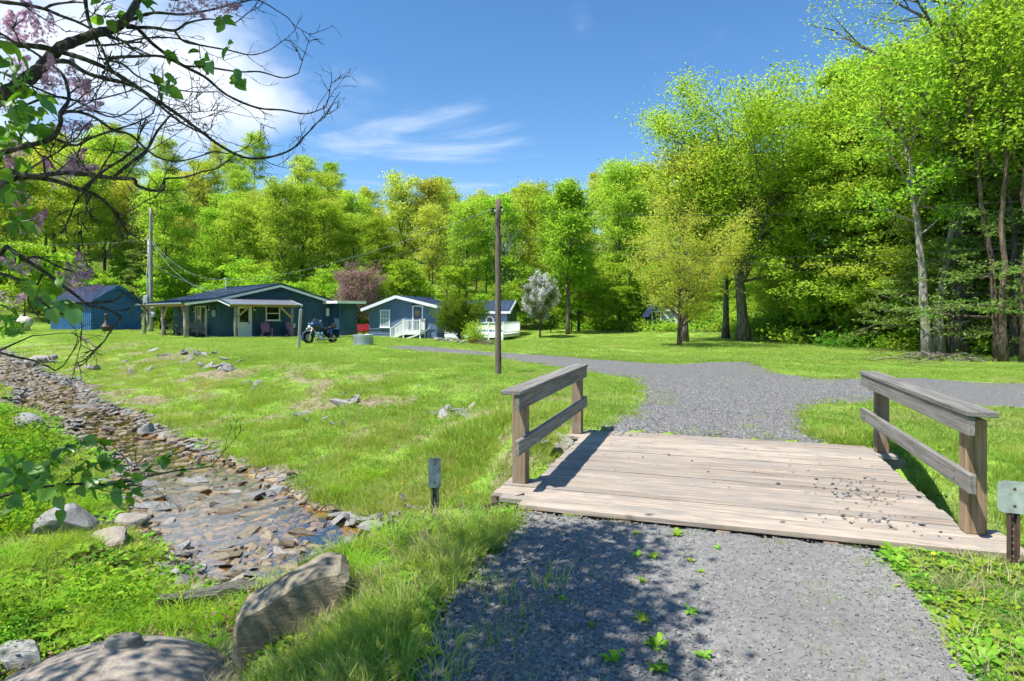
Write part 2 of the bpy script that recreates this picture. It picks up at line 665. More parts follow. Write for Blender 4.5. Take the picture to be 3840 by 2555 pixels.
def poly_dist(x, y, poly):
    poly = np.asarray(poly, float)
    best = np.full(np.shape(x), 1e9)
    for a, b in zip(poly, np.roll(poly, -1, 0)):
        d = b - a; L2 = max(d @ d, 1e-9)
        t = np.clip(((x - a[0]) * d[0] + (y - a[1]) * d[1]) / L2, 0, 1)
        best = np.minimum(best, np.hypot(x - a[0] - t * d[0], y - a[1] - t * d[1]))
    return np.where(in_poly(x, y, poly), best, -best)


# bridge frame
BR_A = R(18)
BR_C = Vector((2.257, 6.637, 0))
AX = Vector((math.sin(BR_A), math.cos(BR_A), 0)); RX = Vector((math.cos(BR_A), -math.sin(BR_A), 0))


def br(lx, ly, z=0.0): return BR_C + RX * lx + AX * ly + Vector((0, 0, z))


ROAD_NEAR = [(-0.75, -14), (-0.6, 2.0), (-0.5, 2.8), (-0.28, 3.8), (-0.02, 4.6), tuple(br(-1.66, -1.5)[:2]), tuple(br(1.30, -1.5)[:2]),
             (2.63, 4.5), (2.4, 3.6), (2.15, 3.0), (2.0, 2.0), (1.9, -14)]
ROAD_FAR = [tuple(br(-1.6, 1.5)[:2]), (1.55, 9.3), (2.12, 10.6), (2.93, 13.2), (3.17, 16.4), (2.2, 18.3), (1.05, 20.7), (-.65, 23.7), (-3.5, 27.2), (-5.8, 30.2),
            (-6.6, 31.8), (-5.1, 32.6), (-.75, 27.4), (2.1, 24.5), (4.8, 21.4), (5.7, 20.8), (7.2, 21.6), (8.6, 22.2), (7.9, 19), (7.7, 17.4), (8.1, 15.8),
            (10.9, 16.4), (11.6, 15.1), (14, 14.4), (22, 13.6), (22, 9.2), (12, 9.9), (9.5, 10.6), (7.7, 11.7), (5.96, 11.5), (5.4, 11.1), (4.6, 9.9), (4.3, 8.7), tuple(br(1.6, 1.5)[:2])]


def road_sd(x, y):
    n = 0.55 * (fbm(x * 0.9, y * 0.9, 41, 3) - 0.5) + 0.25 * (fbm(x * 4, y * 4, 43, 2) - 0.5)
    return np.maximum(poly_dist(x, y, ROAD_NEAR), poly_dist(x, y, ROAD_FAR)) + n * np.clip((np.hypot(x, y) + 2) / 12, 0.35, 1.0)


def axis_pts(lo, hi, a, b, s0, g):
    L = [a]
    while L[-1] < b: L.append(L[-1] + s0)
    s, p = s0, L[-1]
    while p < hi:
        s *= 1 + g; p += s; L.append(p)
    s, p = s0, a
    out = []
    while p > lo:
        s *= 1 + g; p -= s; out.append(p)
    return np.array(out[::-1] + L)


GX = axis_pts(-420, 420, -9.5, 6.5, 0.125, 0.048)
GY = axis_pts(-60, 760, 1.5, 13.5, 0.125, 0.042)
gx, gy = np.meshgrid(GX, GY)
gz = zf(gx.ravel(), gy.ravel())
GV = np.stack([gx.ravel(), gy.ravel(), gz], 1)
nx, ny = len(GX), len(GY)
ii, jj = np.meshgrid(np.arange(nx - 1), np.arange(ny - 1))
a0 = (jj * nx + ii).ravel()
GF = np.stack([a0, a0 + 1, a0 + nx + 1, a0 + nx], 1)
fcx = GV[GF, 0].mean(1); fcy = GV[GF, 1].mean(1)
fd, fs, fzw, fw, ffx = stream_q(fcx, fcy)
is_bed = fd < fw + 0.16 + 0.5 * fbm(fcx * 0.9, fcy * 0.9, 33, 2) * np.where(fcx > -0.5, 0.3, 1)
is_wood = (~is_bed) & ((fcy > np.where(fcx < 8, 64 + 2 * np.sin(fcx * .3), 200)) | (fcx * 0.62 + fcy * 0.32 > 19.5 + 6 * sstep((fcy - 30) / 20)) & (fcx > 9)
                       | (fcx < -44))


vd, vs_, vzw, vw, vfx = stream_q(GV[:, 0], GV[:, 1])
BANK = np.where(vs_ > 0, 1 - sstep((vd - vw - 1.0) / 5.5), 0.8) * (GV[:, 1] < 40) * (GV[:, 0] < 2)
BANK = np.maximum(BANK, 0.9 * np.exp(-((GV[:, 0] + 2.65) ** 2 + (GV[:, 1] - 3.85) ** 2) / 2.2))
def bare_f(x, y):
    d, side, zw, w, fx = stream_q(x, y)
    zone = np.where(side > 0, (1 - sstep((d - w - 4.0) / 4.0)) * (x < 1.5), 0.9 * (x < -0.9)) * (y < 34)
    b = sstep((fbm(x * 0.75, y * 0.75, 61, 4) - 0.53) / 0.10) * zone
    rt = np.hypot(x + 2.65, y - 3.85)
    b = np.maximum(b, 1.2 * gauss(x, y, 4.75, 6.0, 0.55, 0.6))
    return np.clip(np.maximum(b, (1 - sstep((rt - 1.15) / 0.8)) * (0.4 + 0.8 * fbm(x * 2, y * 2, 63, 2))), 0, 1)


BARE = bare_f(GV[:, 0], GV[:, 1])
WETV = 1 - sstep((GV[:, 2] - vzw - 0.01) / 0.06)


def sub_mesh(name, mask, mat):
    F = GF[mask]
    u, inv = np.unique(F.ravel(), return_inverse=True)
    return np_mesh(name, GV[u], inv.reshape(F.shape), mat, True, {'bank': BANK[u], 'wet': WETV[u], 'bare': BARE[u]})


def m_lawn():
    t = NT('lawn_soil')
    v = t.coords('Object')
    a = t.noise(v, 0.35, 5, 0.6)
    b = t.noise(v, 3.0, 6, 0.65)
    c = t.noise(v, 26.0, 4, 0.6)
    f = t.math('ADD', t.math('MULTIPLY', a, 0.45), t.math('ADD', t.math('MULTIPLY', b, 0.35), t.math('MULTIPLY', c, 0.3)))
    col = t.ramp(f, [(0.32, (0.08, 0.17, 0.02)), (0.5, (0.18, 0.31, 0.04)), (0.62, (0.26, 0.38, 0.06)), (0.78, (0.34, 0.38, 0.12))])
    dn = t.math('ADD', t.noise(v, 1.1, 5, 0.65), t.math('MULTIPLY', t.attr('bank'), 0.13))
    dry = t.math('MAXIMUM', t.range(dn, 0.58, 0.72, 0, 0.85), t.math('MULTIPLY', t.attr('bare'), 0.95))
    col = t.mixc(dry, col, t.ramp(t.noise(v, 9.0, 5, 0.7), [(0.35, (0.10, 0.075, 0.05)), (0.5, (0.25, 0.20, 0.13)), (0.68, (0.36, 0.31, 0.22))]))
    sp = t.node('SeparateXYZ'); t.l.new(v, sp.inputs[0])
    ph = t.math('ADD', t.math('MULTIPLY', sp.outputs[0], 3.6), t.math('MULTIPLY', sp.outputs[1], 0.9))
    st = t.math('MULTIPLY', t.range(t.math('SINE', ph), -0.4, 0.4), t.math('MULTIPLY', t.range(sp.outputs[1], 24, 30), t.range(sp.outputs[0], 1.0, 4.0)))
    col = t.mixc(t.math('MULTIPLY', st, 0.30), col, (0.42, 0.50, 0.13))
    n = t.bump(t.math('ADD', b, c), 0.7, 0.05)
    return t.principled(col, 0.95, 0, n, 0.1)


def m_wood_floor():
    t = NT('leaf_litter')
    v = t.coords('Object')
    a = t.noise(v, 0.4, 5, 0.6); b = t.noise(v, 7.0, 6, 0.7)
    col = t.ramp(b, [(0.3, (0.035, 0.025, 0.015)), (0.5, (0.13, 0.085, 0.05)), (0.7, (0.26, 0.18, 0.11))])
    col = t.mixc(t.range(a, 0.30, 0.55, 0.15, 0.9), col, (0.12, 0.21, 0.03))
    return t.principled(col, 0.95, 0, t.bump(b, 0.9, 0.08), 0.1)


def m_bed():
    t = NT('creek_bed_shale')
    v = t.coords('Object', (1.0, 1.7, 1.0))
    cell = t.voro(v, 3.4, 'F1', 'Color')
    edge = t.voro(v, 3.4, 'DISTANCE_TO_EDGE', 'Distance')
    sep = t.node('SeparateColor'); t.l.new(cell, sep.inputs[0])
    col = t.ramp(sep.outputs[0], [(0.0, (0.16, 0.10, 0.045)), (0.35, (0.32, 0.21, 0.095)), (0.7, (0.42, 0.30, 0.14)), (1.0, (0.25, 0.21, 0.15))])
    nz = t.noise(t.coords('Object'), 14, 5, 0.6)
    col = t.mixc(t.range(nz, 0.4, 0.7, 0, 0.45), col, (0.12, 0.10, 0.06))
    grey = t.ramp(sep.outputs[0], [(0.0, (0.10, 0.095, 0.085)), (0.5, (0.20, 0.19, 0.175)), (1.0, (0.30, 0.285, 0.26))])
    col = t.mixc(t.attr('wet'), t.mixc(t.range(nz, 0.45, 0.65, 0, 0.6), grey, (0.16, 0.13, 0.09)), col)
    e = t.range(edge, 0.0, 0.07, 0, 1)
    col = t.mixc(e, (0.035, 0.028, 0.018), col)
    h = t.math('ADD', t.math('MULTIPLY', e, 0.6), t.math('ADD', t.math('MULTIPLY', sep.outputs[1], 0.5), t.math('MULTIPLY', nz, 0.3)))
    return t.principled(col, 0.75, 0, t.bump(h, 0.9, 0.05), 0.3)


M_LAWN, M_LITTER, M_BED = m_lawn(), m_wood_floor(), m_bed()
lawn = tag(link('lawn', sub_mesh('lawn', ~is_bed & ~is_wood, M_LAWN)), 'bright green lawn and grassy creek bank', None, None, 'structure')
stream_bed = tag(link('stream_bed', sub_mesh('stream_bed', is_bed, M_BED)), 'brown shale bed of the shallow creek', None, None, 'structure')
forest_floor = tag(link('forest_floor', sub_mesh('forest_floor', is_wood, M_LITTER)), 'leaf-strewn floor of the woods', None, None, 'structure')

# ---------------------------------------------------------------- water


def m_water():
    t = NT('creek_water')
    v = t.coords('Object', (1, 1, 1))
    h1 = t.noise(v, 5.0, 4, 0.6, 0.6)
    h2 = t.noise(v, 22.0, 3, 0.55, 0.4)
    n = t.bump(t.math('ADD', h1, t.math('MULTIPLY', h2, 0.35)), 0.10, 0.05)
    tr = t.node('BsdfTransparent'); tr.inputs['Color'].default_value = (0.92, 0.76, 0.50, 1)
    gl = t.node('BsdfGlossy'); gl.inputs['Roughness'].default_value = 0.04
    t.l.new(n, gl.inputs['Normal'])
    fr = t.node('Fresnel'); fr.inputs['IOR'].default_value = 1.33; t.l.new(n, fr.inputs['Normal'])
    mx = t.node('MixShader'); t.l.new(t.math('MULTIPLY', fr.outputs[0], 0.45), mx.inputs[0])
    t.l.new(tr.outputs[0], mx.inputs[1]); t.l.new(gl.outputs[0], mx.inputs[2])
    t.l.new(mx.outputs[0], t.out.inputs['Surface'])
    return t.m


def stream_samples(step=0.35):
    out = []
    for a, b in zip(STREAM[:-1], STREAM[1:]):
        L = np.hypot(*(b[:2] - a[:2])); n = max(2, int(L / step))
        for i in range(n): out.append(a + (b - a) * i / n)
    return np.array(out)


SS = stream_samples()
tg = np.gradient(SS[:, :2], axis=0); tg /= np.linalg.norm(tg, axis=1)[:, None]
# smooth the tangents so that the strip does not fold
for _ in range(6): tg[1:-1] = (tg[:-2] + tg[1:-1] + tg[2:]) / 3
nrm = np.stack([-tg[:, 1], tg[:, 0]], 1)
cross = np.linspace(-1, 1, 9)
WV = []
for k in range(len(SS)):
    for c in cross:
        p = SS[k, :2] + nrm[k] * c * (SS[k, 3] * 1.15 + 0.35)
        WV.append((p[0], p[1], SS[k, 2] + 0.004))
WF = []
for k in range(len(SS) - 1):
    for c in range(8):
        a = k * 9 + c
        WF.append((a, a + 1, a + 10, a + 9))
stream = tag(link('stream_water', np_mesh('stream_water', WV, WF, m_water(), True)), 'shallow clear brown creek water', None, None, 'structure')

# ---------------------------------------------------------------- drive


def m_gravel():
    t = NT('drive_gravel')
    v = t.coords('Object')
    cell = t.voro(v, 42.0, 'F1', 'Color')
    dist = t.voro(v, 42.0, 'F1', 'Distance')
    sep = t.node('SeparateColor'); t.l.new(cell, sep.inputs[0])
    big = t.noise(v, 0.8, 5, 0.6)
    fine = t.noise(v, 120.0, 3, 0.6)
    col = t.ramp(sep.outputs[0], [(0.0, (0.07, 0.069, 0.066)), (0.4, (0.14, 0.138, 0.132)), (0.75, (0.225, 0.222, 0.212)), (1.0, (0.40, 0.395, 0.38))])
    flat = t.ramp(fine, [(0.3, (0.12, 0.118, 0.112)), (0.7, (0.25, 0.245, 0.235))])
    col = t.mixc(t.range(big, 0.40, 0.62, 0.15, 0.75), col, flat)
    col = t.mixc(t.range(dist, 0.35, 0.75, 0, 0.5), col, (0.045, 0.045, 0.048))
    h = t.math('SUBTRACT', t.math('MULTIPLY', fine, 0.3), dist)
    return t.principled(col, 0.9, 0, t.bump(h, 0.7, 0.015), 0.2)


def m_dust():
    t = NT('packed_stone_dust')
    v = t.coords('Object')
    big = t.noise(v, 0.9, 5, 0.6); fine = t.noise(v, 140.0, 4, 0.7); mid = t.noise(v, 22.0, 5, 0.65)
    f = t.math('ADD', t.math('MULTIPLY', fine, 0.55), t.math('MULTIPLY', mid, 0.45))
    col = t.ramp(f, [(0.33, (0.10, 0.097, 0.09)), (0.5, (0.23, 0.223, 0.208)), (0.66, (0.37, 0.36, 0.335))])
    col = t.mixc(t.range(big, 0.4, 0.65, 0, 0.5), col, (0.15, 0.147, 0.142))
    return t.principled(col, 0.92, 0, t.bump(f, 0.8, 0.012), 0.15)


def road_sheet(name, poly, mat, step, label, ext):
    P = np.asarray(poly)
    lo, hi = P.min(0) - ext, P.max(0) + ext
    lo = np.maximum(lo, (-8, -9))
    xs = np.arange(lo[0], hi[0], step); ys = np.arange(lo[1], hi[1], step)
    X, Y = np.meshgrid(xs, ys)
    V = np.stack([X.ravel(), Y.ravel(), zf(X.ravel(), Y.ravel()) + 0.014], 1)
    n, m = len(xs), len(ys)
    i, j = np.meshgrid(np.arange(n - 1), np.arange(m - 1))
    a = (j * n + i).ravel()
    F = np.stack([a, a + 1, a + n + 1, a + n], 1)
    cx, cy = V[F, 0].mean(1), V[F, 1].mean(1)
    jit = 0.35 * (fbm(cx * 1.2, cy * 1.2, 41, 3) - 0.5) + 0.2 * (fbm(cx * 4, cy * 4, 43, 2) - 0.5)
    k = poly_dist(cx, cy, poly) + jit * np.clip((np.hypot(cx, cy) + 2) / 12, 0.35, 1) > 0
    # keep clear of the bridge opening
    lx = (cx - BR_C.x) * RX.x + (cy - BR_C.y) * RX.y; ly = (cx - BR_C.x) * AX.x + (cy - BR_C.y) * AX.y
    k &= ~((np.abs(ly) < 1.66) & (np.abs(lx) < 2.6))
    F = F[k]
    u, inv, cnt = np.unique(F.ravel(), return_inverse=True, return_counts=True)
    V = V[u]
    lx_, ly_ = (V[:, 0] - BR_C.x) * RX.x + (V[:, 1] - BR_C.y) * RX.y, (V[:, 0] - BR_C.x) * AX.x + (V[:, 1] - BR_C.y) * AX.y

    def sd(x, y):
        j = 0.35 * (fbm(x * 1.2, y * 1.2, 41, 3) - 0.5) + 0.2 * (fbm(x * 4, y * 4, 43, 2) - 0.5)
        return poly_dist(x, y, poly) + j * np.clip((np.hypot(x, y) + 2) / 12, 0.35, 1)
    e = cnt < 4
    ex, ey = V[e, 0], V[e, 1]
    lyv = (ex - BR_C.x) * AX.x + (ey - BR_C.y) * AX.y
    for _ in range(3):
        s0 = sd(ex, ey)
        gxx = (sd(ex + .03, ey) - sd(ex - .03, ey)) / .06; gyy = (sd(ex, ey + .03) - sd(ex, ey - .03)) / .06
        g2 = np.maximum(gxx ** 2 + gyy ** 2, 0.3)
        st = np.clip(s0, -step, step) * (np.abs(lyv) > 2.1)
        ex, ey = ex - st * gxx / g2, ey - st * gyy / g2
    V[e, 0], V[e, 1] = ex, ey
    V[e, 2] = np.where(np.abs(lyv) > 2.1, zf(ex, ey) + 0.010, V[e, 2])
    return tag(link(name, np_mesh(name, V, inv.reshape(F.shape), mat, True)), label, None, None, 'structure')


M_GRAVEL, M_DUST = m_gravel(), m_dust()
road_sheet('gravel_drive', ROAD_FAR, M_GRAVEL, 0.16, 'grey gravel drive curving across the lawn to the cabins', 1.0)
road_sheet('road', ROAD_NEAR, M_DUST, 0.10, 'packed grey stone-dust road before the bridge', 0.5)
# ================================================================ stones (shared shapes)
def stone_mesh(name, seed, sx, sy, sz, mat, n=14, bev=0.0):
    r = np.random.default_rng(seed)
    bm = bmesh.new()
    p = r.normal(size=(n, 3)); p /= np.linalg.norm(p, axis=1)[:, None]
    p = np.sign(p) * np.abs(p) ** 0.7
    p *= (0.75 + 0.3 * r.random((n, 1)))
    for q in p: bm.verts.new((q[0] * sx, q[1] * sy, q[2] * sz))
    bmesh.ops.convex_hull(bm, input=bm.verts[:])
    bmesh.ops.delete(bm, geom=[v for v in bm.verts if not v.link_faces], context='VERTS')
    if bev: bmesh.ops.bevel(bm, geom=bm.edges[:], offset=bev, segments=1, affect='EDGES')
    me = bpy.data.meshes.new(name); bm.to_mesh(me); bm.free()
    me.materials.append(mat)
    return me


def m_stone(name, lo, hi, wet=0.75, moss=0.0):
    t = NT(name)
    v = t.coords('Object', (1, 1, 2.5), True)
    oi = t.node('ObjectInfo')
    f = t.noise(v, 5.0, 6, 0.65)
    g = t.noise(v, 40.0, 4, 0.6)
    c = t.ramp(t.math('ADD', t.math('MULTIPLY', f, 0.6), t.math('MULTIPLY', g, 0.4)), [(0.32, lo), (0.68, hi)])
    c = t.mixc(1.0, c, t.comb(t.math('ADD', t.math('MULTIPLY', oi.outputs['Random'], 0.7), 0.65)), 'MULTIPLY')
    c = t.mixc(t.range(oi.outputs['Random'], 0.84, 0.92, 0, 0.5), c, (0.28, 0.20, 0.13))
    if moss: c = t.mixc(t.range(t.noise(v, 2.4, 5), 0.5, 0.7, 0, moss), c, (0.10, 0.10, 0.035))
    return t.principled(c, wet, 0, t.bump(t.math('ADD', f, g), 0.5, 0.02), 0.35)


M_SLATE = m_stone('slate_stone', (0.12, 0.118, 0.11), (0.36, 0.35, 0.33))
M_WET = m_stone('wet_creek_stone', (0.13, 0.105, 0.07), (0.34, 0.28, 0.19), 0.35)
M_CHIP = m_stone('gravel_chip', (0.14, 0.136, 0.127), (0.43, 0.42, 0.395))
M_BOULDER = m_stone('boulder_stone', (0.13, 0.115, 0.085), (0.33, 0.30, 0.24), 0.8, 0.5)

SLABS = [stone_mesh('slate_slab', 100 + i, 1.0, 0.62 + 0.05 * (i % 3), 0.14 + 0.05 * (i % 4), M_SLATE) for i in range(8)]
WETS = [stone_mesh('wet_stone', 140 + i, 1.0, 0.7, 0.3 + 0.05 * (i % 4), M_WET) for i in range(5)]
CHIPS = [stone_mesh('gravel_chip', 180 + i, 1.0, 0.75, 0.5, M_CHIP, 9) for i in range(6)]

# ================================================================ bridge
M_PLANK = wood('weathered_deck_plank', (0.255, 0.205, 0.16), (0.48, 0.41, 0.335), 0, 1.0, 0.8, 0.6, (0.26, 0.235, 0.205))
M_RAIL = wood('grey_weathered_rail', (0.14, 0.13, 0.115), (0.31, 0.29, 0.26), 0, 1.0, 0.85, 0.7)
M_POST = wood('treated_timber_post', (0.17, 0.11, 0.06), (0.36, 0.26, 0.16), 2, 0.8, 0.85, 0.7, (0.24, 0.21, 0.17))
M_RUST = plain('rusty_steel', (0.10, 0.06, 0.045), 0.85, 0.4, 14, 0.1, 0.4, 60)
M_NAIL = plain('dark_nail', (0.05, 0.045, 0.04), 0.6, 0.2, 20, 0.6)

bridge = empty('plank_bridge', BR_C + Vector((0, 0, 0.015)), -BR_A, 'weathered plank bridge with post-and-rail sides crossing the creek', 'bridge')
# local x runs across the road, local y along it
D0, D1, NPL = -1.84, 1.84, 26
pw = (D1 - D0) / NPL
pr = random.Random(5)
for i in range(NPL):
    y = D0 + (i + 0.5) * pw
    wl_, wr_ = 1.83, 1.83
    near_end = i < 5; far_end = i >= NPL - 4
    xl = -(1.80 + pr.uniform(-0.012, 0.012)); xr = 1.80 + pr.uniform(-0.012, 0.012)
    if i in (2, 3, 4, 5): xl = -2.06
    if i in (1, 2, 3): xr = 2.05
    if i in (NPL - 3, NPL - 2, NPL - 4): xl = -2.03; xr = 2.03
    if i == 0: xl = -1.72; xr = 2.22
    if i == 1: xl = -1.95
    L = xr - xl
    mb = MB().box((0, 0, 0), (L, pw - 0.008 - pr.uniform(0, 0.005), 0.044), None, 0.004)
    o = mb.build('plank', M_PLANK, bridge, ((xl + xr) / 2, y, -0.022 + pr.uniform(-0.006, 0.004)), (pr.uniform(-0.006, 0.006), 0, pr.uniform(-0.0015, 0.0015)))
for x in (-1.55, -0.78, 0, 0.78, 1.55):
    MB().box((0, 0, 0), (3.9, 0.1, 0.26)).build('joist', M_POST, bridge, (x, 0, -0.18), (0, 0, R(90)))
for x in (-1.98, 1.98):
    for yy in (-1.32, 1.5):
        MB().box((0, 0, 0), (0.26, 0.34, 0.22), None, 0.01).build('post_bracket', M_POST, bridge, (x, yy, -0.16))
for yy in (-2.0, 1.98):
    MB().box((0, 0, 0), (4.3, 0.22, 0.9), None, 0.015).build('abutment_beam', M_POST, bridge, (0.05, yy, -0.62))


def railing(sx, posts, y0, y1):
    rail = MB()
    # posts
    for (x, y) in posts:
        MB().box((0, 0, 0.44), (0.14, 0.14, 0.88), None, 0.006).build('post', M_POST, bridge, (x, y, 0.001))
    L = y1 - y0; yc = (y0 + y1) / 2
    xin = posts[0][0] - sx * 0.095
    for nm, dz, s in (('rail_board', 0.855, (L, 0.045, 0.142)), ('rail_board', 0.43, (L + 0.04, 0.048, 0.142))):
        MB().box((0, 0, 0), s, None, 0.005).build(nm, M_RAIL, bridge, (xin, yc, dz), (0, 0, R(90)))
    MB().box((0, 0, 0), (L + 0.03, 0.20, 0.042), None, 0.006).build('cap_rail', M_RAIL, bridge, (posts[0][0] - sx * 0.03, yc, 0.949), (0, 0, R(90)))
    for (x, y) in posts:
        for z in (0.40, 0.46):
            MB().ball((0, 0, 0), 0.011, 8, 5, (0.4, 1, 1)).build('bolt', M_NAIL, bridge, (xin - sx * 0.024, y + 0.02, z))


railing(-1, [(-1.91, -1.14), (-1.9, 1.56)], -1.55, 1.72)
railing(1, [(1.84, -1.40), (1.9, 1.52)], -1.66, 1.74)

# gravel dragged onto the planks
n = 150
lx = np.concatenate([rng.normal(1.25, 0.24, 150), rng.uniform(-1.7, 1.7, 40), rng.normal(-1.45, 0.2, 30)])
ly = np.concatenate([rng.choice([-1.35, -0.6, -0.2], 150) + rng.normal(0, 0.17, 150), rng.uniform(-1.75, 1.78, 40), 1.65 + rng.normal(0, 0.08, 30)])
ok = (np.abs(lx) < 1.78) & (np.abs(ly) < 1.8)
lx, ly = lx[ok], ly[ok]
P = np.stack([BR_C.x + RX.x * lx + AX.x * ly, BR_C.y + RX.y * lx + AX.y * ly, np.full(len(lx), 0.022)], 1)
scatter('loose_gravel', P, rng.random(len(P)) * 6.28, 0.013 + 0.02 * rng.random(len(P)) ** 2, CHIPS, label='loose grey gravel strewn on the bridge planks')

# ---------------------------------------------------------------- signs on perforated posts
M_SIGNBACK = plain('weathered_aluminium', (0.44, 0.47, 0.47), 0.5, 0.25, 18, 0.45, 0.15, 60)
M_SIGNDARK = plain('stained_aluminium', (0.10, 0.14, 0.17), 0.55, 0.6, 14, 0.3, 0.15, 60)
M_POSTGREEN = plain('dull_green_channel_post', (0.09, 0.10, 0.075), 0.7, 0.3, 14, 0.3)


def marker(name, base, yaw, hpost, w, h, mplate, mpost, label):
    t = empty(name, base, yaw, label, 'sign')
    pb = MB()
    # U-channel post
    pb.box((0, 0.0, hpost / 2 - 0.15), (0.034, 0.004, hpost + 0.3))
    pb.box((-0.025, -0.012, hpost / 2 - 0.15), (0.016, 0.028, hpost + 0.3))
    pb.box((0.025, -0.012, hpost / 2 - 0.15), (0.016, 0.028, hpost + 0.3))
    pb.build('channel_post', mpost, t)
    k = int(hpost / 0.045)
    for i in range(k):
        z = 0.03 + i * 0.045
        if z < hpost - 0.02:
            MB().lathe([(0.0, 0.0), (0.0065, 0.0)], 8).build('post_hole', M_HOLE, t, (0, -0.0035, z), (R(90), 0, 0))
    # plate with rounded corners
    r = 0.2 * w; poly = []
    for cx, cz, a0 in ((w / 2 - r, h / 2 - r, 0), (-w / 2 + r, h / 2 - r, 90), (-w / 2 + r, -h / 2 + r, 180), (w / 2 - r, -h / 2 + r, 270)):
        for q in range(5):
            a = R(a0 + q * 22.5)
            poly.append((cx + r * math.cos(a), cz + r * math.sin(a)))
    MB().prism(poly, 'y', -0.002, 0.002).build('plate', mplate, t, (0, -0.031, hpost + h / 2 - 0.05))
    for z in (hpost + 0.0, hpost + h - 0.10):
        MB().ball((0, 0, 0), 0.010, 10, 6, (1, 0.5, 1)).build('bolt', M_RUST, t, (0, -0.034, z))
    return t


M_HOLE = plain('pale_punched_hole', (0.42, 0.40, 0.36), 0.7, 0.2, 10)
p = gp(1633, 2010, -0.30)
marker('marker_sign', (p.x, p.y, zg(p.x, p.y)), R(-8), 0.36, 0.115, 0.27, M_SIGNDARK, M_POSTGREEN, 'small stained metal marker on a short green post beside the rock-lined creek edge')
p = gp(3797, 2160, -0.06)
marker('marker_sign', (p.x, p.y, zg(p.x, p.y) - 0.0), R(-20), 0.42, 0.19, 0.215, M_SIGNBACK, M_RUST, 'pale blank metal marker on a rusty perforated post at the bridge corner')

# ---------------------------------------------------------------- timber edge of the near abutment
p0, p1 = gp(1530, 1985, -0.52), gp(1120, 2120, -0.72)
M_OLDTIMBER = wood('old_dark_timber', (0.055, 0.052, 0.045), (0.15, 0.14, 0.12), 0, 0.8, 0.9, 1.0)


def timber(a, b, w, h, label):
    a, b = Vector(a), Vector(b); d = b - a
    n = 9; V = MB()
    o = MB()
    path = [Vector((d.length * (i / (n - 1) - 0.5), 0.012 * math.sin(i * 2.3), 0.01 * math.sin(i * 1.7))) for i in range(n)]
    for i in range(n - 1):
        pass
    bm = bmesh.new(); bmesh.ops.create_cube(bm, size=1)
    for q in bm.verts: q.co = (q.co.x * d.length, q.co.y * w, q.co.z * h)
    bmesh.ops.subdivide_edges(bm, edges=[e for e in bm.edges if abs(e.verts[0].co.x - e.verts[1].co.x) > 0.1], cuts=10)
    r = random.Random(3)
    for q in bm.verts:
        q.co.y += r.uniform(-1, 1) * w * 0.10; q.co.z += r.uniform(-1, 1) * h * 0.12
    me = bpy.data.meshes.new('timber'); bm.to_mesh(me); bm.free(); me.materials.append(M_OLDTIMBER)
    x = d.normalized()
    ob = link('timber_beam', me, None, (a + b) / 2, (0, -math.asin(x.z), math.atan2(x.y, x.x)))
    return tag(ob, label, 'timber')


timber(gp(590, 2275, -0.86), gp(980, 2215, -0.84), 0.16, 0.15, 'mossy old timber lying at the foot of the slanted boulder')
timber(gp(1120, 2128, -0.75), gp(1620, 1975, -0.58), 0.14, 0.13, 'dark rotting timber edging the road bank behind the stained marker')
iron = MB(); iron.box((0, 0, 0), (0.5, 0.045, 0.01)); iron.box((0, 0.02, 0.02), (0.5, 0.008, 0.04))
a, b = dp(1835, 1915, 5.6), dp(1915, 1880, 5.65)
ob = iron.build('angle_iron', M_RUST, None, (a + b) / 2, (0, R(-14), R(12)))
tag(ob, 'rusty angle iron sticking out under the bridge corner', 'angle iron')
# ================================================================ tree maker
def leaf_cards(P, size, r, upbias=0.8, aspect=0.62, hang=0.0, dirs=None):
    """diamond leaves; returns verts, quads, a random value per vertex"""
    n = len(P)
    nr = r.normal(size=(n, 3)); nr[:, 2] += upbias * 1.6
    nr /= np.linalg.norm(nr, axis=1)[:, None]
    t = r.normal(size=(n, 3)) if dirs is None else dirs + 0.45 * r.normal(size=(n, 3))
    t[:, 2] -= hang
    t -= (t * nr).sum(1)[:, None] * nr
    t /= np.linalg.norm(t, axis=1)[:, None] + 1e-9
    b = np.cross(nr, t)
    s = (size * (0.65 + 0.7 * r.random(n)))[:, None]
    h, w = t * s * 0.5, b * s * 0.5 * aspect
    fold = nr * s * 0.10
    V = np.empty((n, 4, 3))
    V[:, 0] = P - h; V[:, 1] = P + w - h * 0.1 + fold; V[:, 2] = P + h; V[:, 3] = P - w - h * 0.1 + fold
    F = np.arange(n * 4).reshape(n, 4)
    q = np.repeat(np.clip(r.normal(0.5, 0.25, n), 0, 1), 4)
    return V.reshape(-1, 3), F, q


def bend_path(p, d, L, n, curl, r, wob=0.10):
    """curl > 0 turns the branch upwards on its way out"""
    pts = [Vector(p)]; d = Vector(d).normalized()
    for i in range(n):
        d = (d + Vector((0, 0, curl / n)) + Vector(r.normal(0, wob, 3))).normalized()
        pts.append(pts[-1] + d * (L / n))
    return pts


def along(pts, f):
    f = min(max(f, 0), 0.9999) * (len(pts) - 1)
    i = int(f); k = f - i
    return pts[i].lerp(pts[i + 1], k), (pts[i + 1] - pts[i]).normalized()


